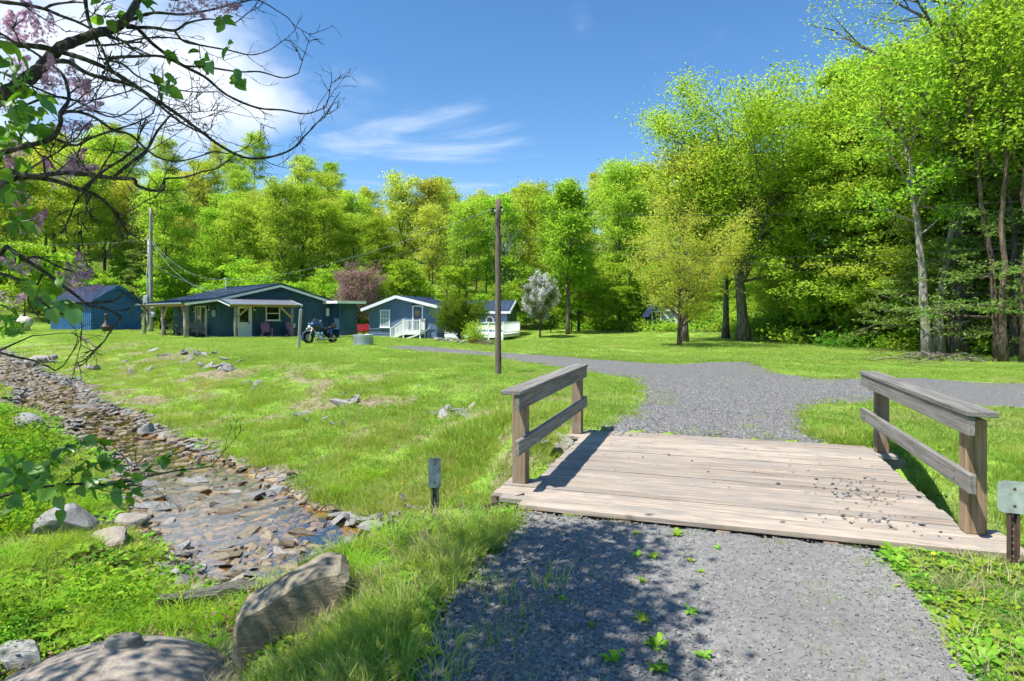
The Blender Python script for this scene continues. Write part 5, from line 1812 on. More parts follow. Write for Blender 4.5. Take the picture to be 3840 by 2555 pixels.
D2 = 7.0
MB().prism([(0.03, 0), (W2 - 0.03, 0), (W2 - 0.03, g2z(W2) - 0.1), (PX2, PK2 - 0.12), (0.03, g2z(0) - 0.1)], 'y', 0.03, D2).build('wall', M_SLATEBLUE, h2)
courses(h2, 'siding_course', 0, W2, 0.0, lambda x: g2z(x) - 0.08, 0.20, M_SLATEBLUE, 0.02)
courses(h2, 'siding_course', 0.0, 3.6, 0.0, lambda x: 2.6, 0.20, M_SLATEBLUE, W2 - 0.02, 'y', 1)
MB().box((W2 / 2, -0.03, 0.86), (W2 + 0.02, 0.07, 0.10)).build('skirt_trim', M_SLATEBLUE, h2)
o2 = 0.55
exl, exr = -0.5, W2 + 0.3
roof_panels(h2, (exl, -o2, ELz), (exl, D2, ELz), (PX2, -o2, PK2), (PX2, D2, PK2), 14, M_ROOF)
roof_panels(h2, (exr, -o2, ERz), (exr, D2, ERz), (PX2, -o2, PK2), (PX2, D2, PK2), 14, M_ROOF)
for a, b in (((exl, ELz), (PX2, PK2)), ((PX2, PK2), (exr, ERz))):
    trim(h2, 'rake_board', (a[0], -o2, a[1] - 0.10), (b[0], -o2, b[1] - 0.10), 0.05, 0.24, M_WHITE)
    trim(h2, 'soffit_board', (a[0], -o2 / 2, a[1] - 0.07), (b[0], -o2 / 2, b[1] - 0.07), 0.5, 0.02, M_WHITE)
trim(h2, 'eave_board', (exr, -o2, ERz - 0.08), (exr, D2, ERz - 0.08), 0.04, 0.16, M_WHITE)
window(h2, 0.88, 1.48, (1.45, -0.04, 1.72), 0, 3, 4, 0.085, True, M_CURTAIN)
d3 = MB().box((0, 0, 0.98), (0.72, 0.05, 1.96)).build('door', M_ROOF, h2, (4.34, -0.045, 0.72))
MB().box((0, 0, 0), (0.40, 0.02, 0.42)).build('door_glass', M_GLASS, d3, (0, -0.028, 1.46))
for xx in (-0.16, 0.16): MB().box((0, 0, 0), (0.24, 0.016, 0.8)).build('door_panel', M_ROOF, d3, (xx, -0.028, 0.6))
MB().box((-0.41, 0, 1.0), (0.10, 0.06, 2.0)).box((0.41, 0, 1.0), (0.10, 0.06, 2.0)).box((0, 0, 2.03), (0.92, 0.06, 0.08)).build('door_frame', M_WHITE, h2, (4.34, -0.045, 0.72))
MB().box((0, -0.06, 0), (0.18, 0.12, 0.10)).ball((-0.07, -0.12, -0.05), 0.05).ball((0.07, -0.12, -0.05), 0.05).build('flood_lamp', M_BLACK, h2, (4.0, -0.03, 2.92))
MB().box((W2 + 0.03, 0.0, 1.3), (0.09, 0.09, 2.6)).build('corner_board', M_SLATEBLUE, h2)
MB().tube([(5.35, -0.1, 1.0), (5.3, -0.16, 0.86), (5.22, -0.2, 0.8)], 0.03, 6).ball((5.2, -0.2, 0.78), 0.07).build('exhaust_hood', M_WHITE, h2)
# stair and landing
sx0, sx1, sdp, lz = 3.55, 4.98, 1.15, 0.68


def rail_run(parent, a, b, h, nb, lower=0.10):
    a, b = Vector(a), Vector(b)
    trim(parent, 'top_rail', a + Vector((0, 0, h)), b + Vector((0, 0, h)), 0.09, 0.05, M_WHITE)
    trim(parent, 'bottom_rail', a + Vector((0, 0, lower)), b + Vector((0, 0, lower)), 0.04, 0.07, M_WHITE)
    for i in range(nb):
        p = a.lerp(b, (i + 0.5) / nb)
        MB().box((0, 0, 0), (0.035, 0.035, h - lower - 0.06)).build('baluster', M_WHITE, parent, p + Vector((0, 0, (h + lower) / 2)))


def newel(parent, p, h, s=0.10):
    MB().box((0, 0, h / 2), (s, s, h)).box((0, 0, h + 0.015), (s + 0.03, s + 0.03, 0.03)).build('newel_post', M_WHITE, parent, p)


MB().box(((sx0 + sx1) / 2, -sdp / 2 - 0.08, lz - 0.03), (sx1 - sx0, sdp, 0.05)).build('landing', M_WHITE, h2)
for a, b in (((sx0, -sdp - 0.07), (sx1, -sdp - 0.07)), ((sx1, -sdp - 0.07), (sx1, -0.08))):
    trim(h2, 'landing_beam', (a[0], a[1], lz - 0.15), (b[0], b[1], lz - 0.15), 0.05, 0.18, M_WHITE)
for x, y in ((sx0, -sdp), (sx1, -sdp), (sx1, -0.12)):
    newel(h2, (x, y, 0), lz + 1.0)
trim(h2, 'brace', (sx0 + 0.1, -sdp - 0.06, 0.06), (sx1 - 0.15, -sdp - 0.06, lz - 0.25), 0.04, 0.10, M_WHITE)
rail_run(h2, (sx0, -sdp, lz), (sx1, -sdp, lz), 0.92, 11)
rail_run(h2, (sx1, -sdp, lz), (sx1, -0.12, lz), 0.92, 8)
rail_run(h2, (sx0 - 1.1, -0.12, 0.02), (sx0, -0.12, lz), 0.92, 9)
rail_run(h2, (sx0 - 1.1, -sdp, 0.02), (sx0, -sdp, lz), 0.92, 9)
newel(h2, (sx0 - 1.1, -sdp, 0), 0.98); newel(h2, (sx0 - 1.1, -0.12, 0), 0.98)
for k in range(4):
    MB().box((0, 0, 0), (0.30, sdp - 0.04, 0.04)).build('tread', M_WHITE, h2, (sx0 - 1.0 + k * 0.27, -sdp / 2 - 0.06, 0.13 + k * 0.145))
    MB().box((0, 0, 0), (0.02, sdp - 0.06, 0.12)).build('riser', M_WHITE, h2, (sx0 - 1.13 + k * 0.27, -sdp / 2 - 0.06, 0.06 + k * 0.145))
for y in (-sdp - 0.02, -0.1):
    trim(h2, 'stringer', (sx0 - 1.15, y, 0.02), (sx0, y, lz - 0.1), 0.04, 0.2, M_WHITE)
# right wing
wx0, wx1, wy0, wy1 = W2 + 0.05, W2 + 4.75, 5.3, 9.3
MB().prism([(wy0, -0.1), (wy1, -0.1), (wy1, 2.42), ((wy0 + wy1) / 2, 3.25), (wy0, 2.42)], 'x', wx0, wx1).build('wing_wall', M_SLATEBLUE, h2)
courses(h2, 'siding_course', wx0, wx1, 0.0, lambda x: 2.42, 0.20, M_SLATEBLUE, wy0 - 0.002)
courses(h2, 'siding_course', wy0, wy1, 0.0, lambda y: 3.2 - abs(y - (wy0 + wy1) / 2) * 0.4, 0.20, M_NAVY, wx1 + 0.002, 'y', 1)  # end wall in shadow: shade put into the colour, darker than the wing front
roof_panels(h2, (wx0 - 0.1, wy0 - 0.45, 2.32), (wx1 + 0.4, wy0 - 0.45, 2.32), (wx0 - 0.1, (wy0 + wy1) / 2, 3.32), (wx1 + 0.4, (wy0 + wy1) / 2, 3.32), 17, M_ROOF)
roof_panels(h2, (wx0 - 0.1, wy1 + 0.45, 2.32), (wx1 + 0.4, wy1 + 0.45, 2.32), (wx0 - 0.1, (wy0 + wy1) / 2, 3.32), (wx1 + 0.4, (wy0 + wy1) / 2, 3.32), 17, M_ROOF)
trim(h2, 'eave_board', (wx0 - 0.1, wy0 - 0.45, 2.24), (wx1 + 0.4, wy0 - 0.45, 2.24), 0.04, 0.18, M_WHITE)
trim(h2, 'rake_board', (wx1 + 0.4, wy0 - 0.45, 2.25), (wx1 + 0.4, (wy0 + wy1) / 2, 3.24), 0.05, 0.24, M_WHITE)
MB().box((0, 0, 0), (0.36, 0.08, 2.2)).build('door_frame', M_WHITE, h2, (wx0 + 2.0, wy0 - 0.03, 1.1))
# octagon window
oc = [(0.38 * math.cos(R(22.5 + 45 * k)), 0.38 * math.sin(R(22.5 + 45 * k))) for k in range(8)]
ow = MB().prism(oc, 'y', -0.05, 0.0).build('octagon_window', M_WHITE, h2, (wx1 - 1.55, wy0 - 0.03, 1.55))
MB().prism([(a * 0.74, b * 0.74) for a, b in oc], 'y', -0.06, -0.048).build('pane', M_GLASS, ow)
# deck in front of the wing
dx0, dx1, dy0, dy1, dz = wx0 + 1.1, wx0 + 5.9, -1.1, wy0 - 0.1, 0.52
for k in range(12):
    MB().box((0, 0, 0), (dx1 - dx0, (dy1 - dy0) / 12 - 0.01, 0.04)).build('deck_board', M_WHITE, h2, ((dx0 + dx1) / 2, dy0 + (k + .5) * (dy1 - dy0) / 12, dz - 0.02))
for a, b in (((dx0, dy0), (dx1, dy0)), ((dx1, dy0), (dx1, dy1)), ((dx0, dy0), (dx0, dy1))):
    trim(h2, 'rim_board', (a[0], a[1], dz - 0.16), (b[0], b[1], dz - 0.16), 0.05, 0.24, M_WHITE)
for x in (dx0 + 0.1, (dx0 + dx1) / 2, dx1 - 1.2, dx1 - 0.1):
    MB().box((0, 0, (dz - 0.1) / 2 - 0.1), (0.14, 0.14, dz + 0.1)).build('deck_post', M_WHITE, h2, (x, dy0 + 0.06, 0))
rail_run(h2, (dx0, dy0, dz), (dx0 + 2.4, dy0, dz), 0.92, 20)
rail_run(h2, (dx0, dy0, dz), (dx0, dy1, dz), 0.92, 30)
rail_run(h2, (dx1, dy0, dz), (dx1, dy1, dz), 0.92, 30)
trim(h2, 'top_rail', (dx0 + 2.4, dy0, dz + 0.92), (dx1, dy0, dz + 0.92), 0.09, 0.05, M_WHITE)
M_CREAM = plain('cream_privacy_cloth', (0.62, 0.68, 0.46), 0.8, 0.06, 3)
for k in range(2):
    MB().box((0, 0, 0), (1.12, 0.01, 0.52), Matrix.Rotation(R(-12), 3, 'X')).build('privacy_cloth', M_CREAM, h2, (dx0 + 3.0 + 1.2 * k, dy0 + 0.02, dz + 0.62))
for x in (dx0 + 2.4, dx0 + 3.6, dx1): newel(h2, (x, dy0, dz), 0.95, 0.09)

# ---------------------------------------------------------------- blue shed
A3 = R(58)
shp = Vector((-33.05, 48.0, 0))
shd = empty('tool_shed', (shp.x, shp.y, 0.36), A3, 'blue board-and-batten shed behind the iron chimney stove', 'shed')
SW, SL, SE, SP = 3.75, 7.2, 2.42, 3.7


def s3(x): return SP - abs(x - SW / 2) * (SP - SE) / (SW / 2)


MB().prism([(0.03, -0.2), (SW - .03, -0.2), (SW - .03, SE - .05), (SW / 2, SP - .06), (.03, SE - .05)], 'y', 0.03, SL).build('wall', M_SHEDBLUE, shd)
boards(shd, 'siding_board', 0, SW, 0.30, -0.05, lambda x: s3(x) - 0.05, M_SHEDBLUE, 'x', 0.0, 0.05)
boards(shd, 'siding_board', 0, SL, 0.32, -0.05, lambda x: SE - 0.06, M_SHEDBLUE, 'y', 0.0, 0.05)
slp = (SP - SE) / (SW / 2)
roof_panels(shd, (-0.35, -0.3, SE - .35 * slp), (-0.35, SL + .2, SE - .35 * slp), (SW / 2, -0.3, SP), (SW / 2, SL + .2, SP), 22, M_ROOF, 'roof_panel', 0.03, 0.035)
roof_panels(shd, (SW + .35, -0.3, SE - .35 * slp), (SW + .35, SL + .2, SE - .35 * slp), (SW / 2, -0.3, SP), (SW / 2, SL + .2, SP), 22, M_ROOF, 'roof_panel', 0.03, 0.035)
for a, b in (((-.35, SE - .35 * slp), (SW / 2, SP)), ((SW / 2, SP), (SW + .35, SE - .35 * slp))):
    trim(shd, 'rake_board', (a[0], -0.3, a[1] - 0.07), (b[0], -0.3, b[1] - 0.07), 0.04, 0.2, M_SHEDBLUE)
MB().box((-0.02, -0.02, 1.15), (0.1, 0.1, 2.5)).build('corner_board', M_SHEDBLUE, shd)
MB().box((SW / 2, -0.03, 0.02), (SW, 0.05, 0.14)).build('base_board', M_SHEDBLUE, shd)
MB().box((-0.03, SL / 2, 0.02), (0.05, SL, 0.14)).build('base_board', M_SHEDBLUE, shd)

# ---------------------------------------------------------------- little gabled shed with open lean-to, far across the lawn
p = gp(2443, 1247, 0.0)
far = empty('lean_to_shed', (p.x, p.y, zg(p.x, p.y)), R(-4), 'small steep-roofed shed with white braces and open lean-to behind the low spreading tree', 'shed')
fw, fe, fp, fl = 2.15, 1.75, 3.35, 4.0
MB().prism([(0, 0), (fw, 0), (fw, fe), (fw / 2, fp), (0, fe)], 'y', 0.02, fl).build('wall', M_SLATEBLUE, far)
boards(far, 'siding_board', 0, fw, 0.27, 0.0, lambda x: fp - 0.05 - abs(x - fw / 2) * (fp - fe) / (fw / 2), M_SLATEBLUE, 'x', 0.0, 0.03)
sl4 = (fp - fe) / (fw / 2)
for s in (-1, 1):
    xe = fw / 2 + s * (fw / 2 + 0.35)
    roof_panels(far, (xe, -0.4, fe - 0.35 * sl4), (xe, fl + .2, fe - 0.35 * sl4), (fw / 2, -0.4, fp + .03), (fw / 2, fl + .2, fp + .03), 8, M_ROOF)
window(far, 0.92, 1.25, (0.45, -0.04, 1.2), 0, 2, 1, 0.10, False)
trim(far, 'brace', (0.95, -0.05, 1.85), (2.05, -0.05, 0.62), 0.04, 0.13, M_WHITE)
trim(far, 'door_trim', (1.05, -0.05, 1.9), (2.12, -0.05, 1.9), 0.04, 0.13, M_WHITE)
trim(far, 'door_trim', (1.0, -0.05, 0.12), (2.12, -0.05, 0.12), 0.04, 0.16, M_WHITE)
trim(far, 'door_trim', (fw + 0.12, -0.05, 0.05), (fw + 0.12, -0.05, 2.2), 0.04, 0.34, M_WHITE, (1, 0, 0))
# lean-to
lx1 = 6.2
MB().box(((fw + lx1) / 2 + 0.1, fl - 0.3, 1.0), (lx1 - fw, 0.1, 2.0)).build('back_wall', M_NAVY, far)
MB().box((lx1 - 0.05, 1.9, 0.95), (0.12, 3.6, 1.9)).build('end_wall', M_NAVY, far)
MB().box((lx1 - 0.25, 0.05, 0.95), (0.35, 0.12, 1.9)).build('corner_board', M_SLATEBLUE, far)
roof_panels(far, (lx1 + .35, -0.35, 1.98), (lx1 + .35, fl, 1.98), (fw - 0.1, -0.35, 2.55), (fw - 0.1, fl, 2.55), 9, M_ROOF)
for x in (3.2, 4.05): MB().box((0, 0, 1.05), (0.16, 0.16, 2.1)).build('post', M_BEAM, far, (x, 0.05, 0))
MB().box((4.6, 0.0, 0.05), (2.2, 0.2, 0.1)).build('sill_beam', M_WHITE, far)
# ================================================================ poles and wires
M_POLE = wood('dark_utility_pole', (0.075, 0.055, 0.042), (0.21, 0.165, 0.13), 2, 0.8, 0.9, 0.9)
M_POLEGREY = wood('grey_utility_pole', (0.22, 0.20, 0.175), (0.44, 0.41, 0.37), 2, 0.8, 0.9, 0.7)
M_WIRE = plain('black_cable', (0.025, 0.025, 0.025), 0.6, 0.1, 5)
M_WIREGREY = plain('twisted_aluminium_cable', (0.16, 0.17, 0.18), 0.5, 0.15, 30, 0.4)
M_PORC = plain('porcelain', (0.62, 0.60, 0.58), 0.3, 0.1, 8)


def pole_mesh(h, r0, r1, seed, n=14):
    rr = np.random.default_rng(seed)
    k = 14
    return [Vector((rr.normal(0, 0.006), rr.normal(0, 0.006), -0.3 + (h + 0.3) * i / k)) for i in range(k + 1)], [r0 + (r1 - r0) * i / k for i in range(k + 1)]


pb = gp(1868, 1402, 0.0)
pole = empty('utility_pole', (pb.x, pb.y, zg(pb.x, pb.y)), 0, 'dark brown wooden utility pole standing alone on the lawn', 'utility pole')
pts, rd_ = pole_mesh(5.02, 0.092, 0.076, 1)
MB().tube(pts, rd_, 16).build('pole', M_POLE, pole)
br_ = MB().box((-0.13, 0, 4.76), (0.12, 0.05, 0.02)).box((-0.13, 0, 4.68), (0.10, 0.04, 0.04)).box((-0.12, 0, 4.60), (0.13, 0.05, 0.03)).box((0.10, -0.02, 4.78), (0.06, 0.06, 0.05))
br_.build('insulator_bracket', M_BLACK, pole)
MB().ball((-0.085, -0.03, 4.68), 0.028).ball((0.12, -0.03, 4.70), 0.03).build('insulator', M_PORC, pole)
lp = [(-0.36, -0.02, 4.52), (-0.30, -0.03, 4.46), (-0.27, -0.04, 4.36), (-0.21, -0.05, 4.27), (-0.14, -0.07, 4.27), (-0.07, -0.10, 4.36), (0.02, -0.10, 4.52), (0.10, -0.08, 4.66)]
MB().tube(lp, 0.008, 5).tube([(0.09, -0.04, 4.20), (0.14, -0.05, 4.12), (0.13, -0.06, 3.98), (0.07, -0.06, 3.86)], 0.008, 5).build('drip_loop', M_WIRE, pole)
MB().tube([(-0.44, -0.02, 4.41), (-0.40, -0.02, 4.45)], 0.022, 6).build('connector', M_WIRE, pole)


def wire(name, a, b, sag, rad, mat, label, n=26):
    a, b = Vector(a), Vector(b)
    pts = [a.lerp(b, i / n) - Vector((0, 0, sag * 4 * (i / n) * (1 - i / n))) for i in range(n + 1)]
    tag(MB().tube(pts, rad, 5).build(name, mat), label, 'cable')


px, py = pb.x, pb.y
mastw = cab.matrix_basis @ Vector((0.8, 1.12, 3.92))
wire('overhead_cable', (px + 0.12, py - 0.02, 4.70), (15.5, 12.6, 4.55), 0.42, 0.0055, M_WIRE, 'topmost pale twisted cable running from the dark pole to the right')
wire('overhead_cable', (px + 0.09, py - 0.03, 4.21), (15.5, 12.8, 3.95), 0.95, 0.0045, M_WIRE, 'upper of two thin black cables sagging from the dark pole towards the woods')
wire('overhead_cable', (px + 0.12, py - 0.03, 4.08), (15.5, 12.9, 3.80), 1.0, 0.0045, M_WIRE, 'lower of two thin black cables sagging from the dark pole towards the woods')
wire('overhead_cable', (px - 0.15, py, 4.72), mastw, 0.55, 0.010, M_WIREGREY, 'pale cable from the dark pole top down to the cabin roof mast')
wire('overhead_cable', (px - 0.09, py, 4.18), mastw + Vector((0.05, 0.3, -0.15)), 0.45, 0.010, M_WIRE, 'black cable from below the dark pole top to the cabin roof mast')

# weathered pole beside the shed
p2 = Vector((-31.0, 45.2, 0)); p2 = gp(566, 1250, 0.25)
p2.z = zg(p2.x, p2.y)
gpole = empty('utility_pole', p2, 0, 'tall weathered grey utility pole with meter boxes between shed and cabin', 'utility pole')
Hp = (1250 - 787) / FPX * p2.y
pts, rd_ = pole_mesh(Hp, 0.19, 0.11, 4)
MB().tube(pts, rd_, 14).build('pole', M_POLEGREY, gpole)
MB().tube([(-0.2, -0.1, 0.5), (-0.22, -0.1, 3.6), (-0.3, -0.1, 4.2), (-0.18, -0.05, 5.2), (-0.2, 0, Hp * 0.74)], 0.045, 7).build('conduit', M_GREYBOX, gpole)
for (x, z, w, h) in ((-0.30, 2.45, 0.34, 0.75), (-0.30, 1.45, 0.36, 1.3), (0.25, 1.95, 0.2, 0.22), (0.26, 1.35, 0.28, 0.36)):
    MB().box((0, 0, 0), (w, 0.2, h), None, 0.015).build('meter_box', M_GREYBOX, gpole, (x, -0.16, z))
top2 = Vector((p2.x, p2.y, p2.z + Hp * 0.745))
MB().box((-0.25, 0, Hp * 0.745), (0.4, 0.06, 0.05)).ball((-0.32, 0, Hp * 0.76), 0.06).build('insulator_bracket', M_GREYBOX, gpole)
wire('overhead_cable', top2, mastw + Vector((0, 0, 0.02)), 0.9, 0.016, M_WIREGREY, 'upper pale service cable from the grey pole to the cabin mast')
wire('overhead_cable', top2 - Vector((0, 0, 0.1)), mastw - Vector((0.1, 0, 0.85)), 1.1, 0.016, M_WIREGREY, 'drooping pale service cable from the grey pole to the cabin roof')
wire('overhead_cable', top2 - Vector((0, 0, 1.7)), mastw - Vector((-1.2, -0.4, 0.75)), 0.7, 0.012, M_WIREGREY, 'lowest thin cable strung from the grey pole towards the cabin')
wire('overhead_cable', top2, top2 + Vector((-24, 2, 0.3)), 0.5, 0.012, M_WIREGREY, 'thin cable leaving the grey pole behind the lilac branches')

# ---------------------------------------------------------------- lawn post
q = gp(1120, 1304, 0.05)
t = empty('square_post', (q.x, q.y, zg(q.x, q.y)), R(20), 'short leaning square grey post left of the motorcycle', 'post')
t.rotation_euler = (R(1), R(3), R(25))
MB().box((0, 0, 0.93), (0.14, 0.14, 1.96), None, 0.01).build('shaft', M_POLEGREY, t)
MB().ball((0, 0, 1.93), 0.03).build('knob', M_GREYBOX, t)

# ---------------------------------------------------------------- motorcycle
M_TYRE = plain('black_rubber', (0.014, 0.014, 0.015), 0.8, 0.2, 20)
M_CHROME = plain('chrome', (0.72, 0.73, 0.75), 0.15, 0.05, 10, 1.0)
M_BIKE = plain('dark_blue_bike_paint', (0.012, 0.03, 0.075), 0.12, 0.1, 3, 0.2, 0, 30, 0.7)
M_SEAT = plain('black_leather', (0.02, 0.02, 0.02), 0.5, 0.15, 10)
M_LENS = plain('headlamp_lens', (0.75, 0.77, 0.76), 0.1, 0.1, 20, 0.2)
M_AMBER = plain('amber_lens', (0.75, 0.22, 0.03), 0.25, 0.1, 10)


def motorcycle(loc, rz):
    t = empty('motorcycle', loc, rz, 'dark blue touring motorcycle with fairing parked on the lawn', 'motorcycle')
    t.rotation_euler = (R(9), 0, rz)        # leans on its side stand; local x is forwards

    def wheel(x, w, r):
        o = MB().lathe([(r - 0.13, -w / 2), (r - 0.03, -w / 2), (r, -w / 4), (r, w / 4), (r - 0.03, w / 2), (r - 0.13, w / 2)], 26).build('wheel', M_TYRE, t, (x, 0, r), (R(90), 0, 0))
        MB().lathe([(r - 0.13, -w / 2.3), (r - 0.15, 0), (r - 0.13, w / 2.3)], 26).lathe([(0.0, 0.05), (0.06, 0.05), (0.06, -0.05), (0.0, -0.05)], 12).build('rim', M_CHROME, o)
        s = MB()
        for k in range(9):
            a = k * 2 * math.pi / 9
            s.bar((0.05 * math.cos(a), 0.05 * math.sin(a), 0), ((r - .14) * math.cos(a), (r - .14) * math.sin(a), 0), 0.03, 0.025)
        s.build('spoke', M_CHROME, o)
        MB().lathe([(0.05, 0.075), (0.15, 0.075), (0.15, 0.08), (0.05, 0.08)], 20).build('brake_disc', M_CHROME, o)
    wheel(0.82, 0.13, 0.33); wheel(-0.80, 0.16, 0.33)
    fk = MB()
    for s in (-0.11, 0.11): fk.tube([(0.84, s, 0.33), (0.52, s, 0.98)], [0.035, 0.028], 8)
    fk.build('fork', M_CHROME, t)
    fe = MB()
    for k in range(9):
        a = R(-10 + k * 22)
        fe.box((0.82 + 0.38 * math.cos(a), 0, 0.33 + 0.38 * math.sin(a)), (0.02, 0.18, 0.16), Matrix.Rotation(-a, 3, 'Y'))
    fe.build('front_fender', M_BIKE, t)
    # batwing fairing: a rounded shell across the bars
    fa = MB()
    rows = [(0.50, 0.20, 0.78), (0.66, 0.34, 0.90), (0.70, 0.42, 1.03), (0.62, 0.42, 1.15), (0.50, 0.30, 1.24)]
    V, F = [], []
    for (x, hw, z) in rows:
        for k in range(11):
            a = -1 + 2 * k / 10
            V.append((x - 0.42 * abs(a) ** 2.2, a * hw, z - 0.05 * abs(a)))
    for i in range(4):
        for k in range(10): F.append((i * 11 + k, i * 11 + k + 1, (i + 1) * 11 + k + 1, (i + 1) * 11 + k))
    fa.add(V, F, True); fa.build('fairing', M_BIKE, t)
    ws = MB(); V, F = [], []
    for (x, hw, z) in ((0.50, 0.29, 1.22), (0.40, 0.22, 1.40)):
        for k in range(7):
            a = -1 + 2 * k / 6; V.append((x - 0.25 * a * a, a * hw, z - 0.03 * a * a))
    for k in range(6): F.append((k, k + 1, k + 8, k + 7))
    ws.add(V, F, True).build('windscreen', M_GLASS, t)
    MB().ball((0.70, 0, 0.93), 0.10, 14, 9, (0.6, 1, 1)).build('headlight', M_LENS, t)
    for s in (-1, 1):
        MB().ball((0.70, s * 0.21, 0.84), 0.06, 10, 7, (0.7, 1, 1)).build('spot_lamp', M_LENS, t)
        MB().ball((0.68, s * 0.30, 0.76), 0.04).build('turn_signal', M_AMBER, t)
        MB().box((0.30, s * 0.50, 1.20), (0.04, 0.16, 0.09), None, 0.015).tube([(0.3, s * 0.42, 1.08), (0.3, s * 0.48, 1.18)], 0.01, 5).build('mirror', M_CHROME, t)
        MB().tube([(0.45, s * 0.12, 1.0), (0.28, s * 0.36, 1.08), (0.12, s * 0.42, 1.04)], 0.018, 7).build('handlebar', M_CHROME, t)
        MB().box((-0.72, s * 0.33, 0.56), (0.62, 0.20, 0.36), None, 0.04).build('saddlebag', M_BIKE, t)
        MB().tube([(0.2, s * 0.2, 0.22), (-0.3, s * 0.25, 0.22), (-1.15, s * 0.28, 0.25)], 0.045, 8).build('exhaust_pipe', M_CHROME, t)
        MB().tube([(0.42, s * 0.18, 0.2), (0.34, s * 0.36, 0.30), (0.34, s * 0.36, 0.55), (0.42, s * 0.18, 0.62)], 0.018, 6).build('crash_bar', M_CHROME, t)
    MB().ball((0.10, 0, 0.84), 0.26, 14, 9, (1.35, 0.75, 0.62)).build('fuel_tank', M_BIKE, t)
    en = MB().box((0.05, 0, 0.36), (0.55, 0.26, 0.30), None, 0.03).ball((0.05, 0.14, 0.36), 0.13, 12, 8, (1, 0.5, 1))
    en.tube([(0.12, 0, 0.45), (0.26, 0, 0.70)], 0.11, 12).tube([(-0.02, 0, 0.45), (-0.14, 0, 0.70)], 0.11, 12)
    en.build('engine', M_CHROME, t)
    MB().ball((0.02, -0.16, 0.58), 0.11, 12, 8, (1.2, 0.5, 1)).build('air_cleaner', M_CHROME, t)
    MB().ball((-0.35, 0, 0.78), 0.2, 14, 8, (1.5, 0.85, 0.45)).ball((-0.78, 0, 0.86), 0.18, 12, 8, (1.2, 0.9, 0.5)).build('seat', M_SEAT, t)
    MB().box((-1.02, 0, 0.98), (0.1, 0.3, 0.3), None, 0.03).build('backrest', M_SEAT, t)
    rf = MB()
    for k in range(6):
        a = R(50 + k * 24); rf.box((-0.80 + 0.39 * math.cos(a), 0, 0.33 + 0.39 * math.sin(a)), (0.02, 0.22, 0.19), Matrix.Rotation(-a, 3, 'Y'))
    rf.build('rear_fender', M_BIKE, t)
    MB().tube([(0.0, 0.2, 0.25), (-0.05, 0.32, -0.02)], 0.015, 6).build('side_stand', M_BLACK, t)


mp_ = gp(1205, 1286, 0.12)
motorcycle((mp_.x, mp_.y, zg(mp_.x, mp_.y) - 0.01), R(-125))

# ---------------------------------------------------------------- stock tank planter
M_GALV = plain('galvanised_steel', (0.42, 0.46, 0.50), 0.42, 0.12, 3, 0.6, 0.05, 30)
M_SOIL = plain('potting_soil', (0.05, 0.035, 0.025), 0.95, 0.4, 20, 0, 0.6, 30)
q = gp(1362, 1294, 0.05)
t = empty('stock_tank', (q.x, q.y, zg(q.x, q.y) - 0.02), 0, 'round galvanised stock tank on the lawn in front of the store room', 'tank')
prof = [(0.0, 0.0), (0.52, 0.0), (0.535, 0.03), (0.52, 0.06), (0.53, 0.10)] + [(0.52 + 0.008 * math.sin(k * 2.2), 0.12 + k * 0.02) for k in range(16)] + [(0.535, 0.46), (0.53, 0.5), (0.535, 0.53), (0.55, 0.56), (0.53, 0.575), (0.515, 0.56), (0.51, 0.30)]
MB().lathe(prof, 48).build('tank_shell', M_GALV, t)
for k in range(40):
    a = k * 2 * math.pi / 40
    MB().box((0, 0, 0), (0.012, 0.016, 0.26)).build('rib', M_GALV, t, (0.53 * math.cos(a), 0.53 * math.sin(a), 0.28), (0, 0, a))
MB().lathe([(0.0, 0.49), (0.512, 0.48)], 32).build('soil', M_SOIL, t)

# ---------------------------------------------------------------- garden chairs
def plastic(name, c): return plain(name, c, 0.5, 0.08, 4)


M_PINK, M_TAUPE, M_RED = plastic('pink_plastic', (0.42, 0.17, 0.27)), plastic('taupe_plastic', (0.15, 0.14, 0.11)), plastic('red_plastic', (0.38, 0.02, 0.035))


def adirondack(loc, rz, mat, label, group=None):
    t = empty('adirondack_chair', loc, rz, label, 'chair', group)
    # front is local -y
    for k in range(5): MB().box((0, 0, 0), (0.52, 0.09, 0.025), Matrix.Rotation(R(-12), 3, 'X')).build('seat_slat', mat, t, (0, -0.22 + k * 0.10, 0.37 - k * 0.022))
    for k in range(6):
        x = -0.225 + k * 0.09; hh = 0.80 - 0.9 * x * x * 2.2
        MB().bar((x * 0.8, 0.22, 0.26), (x * 1.18, 0.22 + 0.32 * hh, 0.26 + 0.90 * hh), 0.078, 0.022, (0, -1, 0.4)).build('back_slat', mat, t)
    MB().bar((-0.30, 0.31, 0.5), (0.30, 0.31, 0.5), 0.02, 0.07).build('back_rail', mat, t)
    for s in (-1, 1):
        MB().box((0, 0, 0), (0.11, 0.62, 0.025), None, 0.008).build('armrest', mat, t, (s * 0.34, -0.02, 0.58))
        MB().box((0, 0, 0), (0.06, 0.09, 0.57)).build('front_leg', mat, t, (s * 0.31, -0.26, 0.285))
        MB().bar((s * 0.28, -0.24, 0.32), (s * 0.28, 0.48, 0.02), 0.04, 0.11).build('rear_leg', mat, t)


def cpos(x, y, z=0.02): return cab.matrix_basis @ Vector((x, y, z))


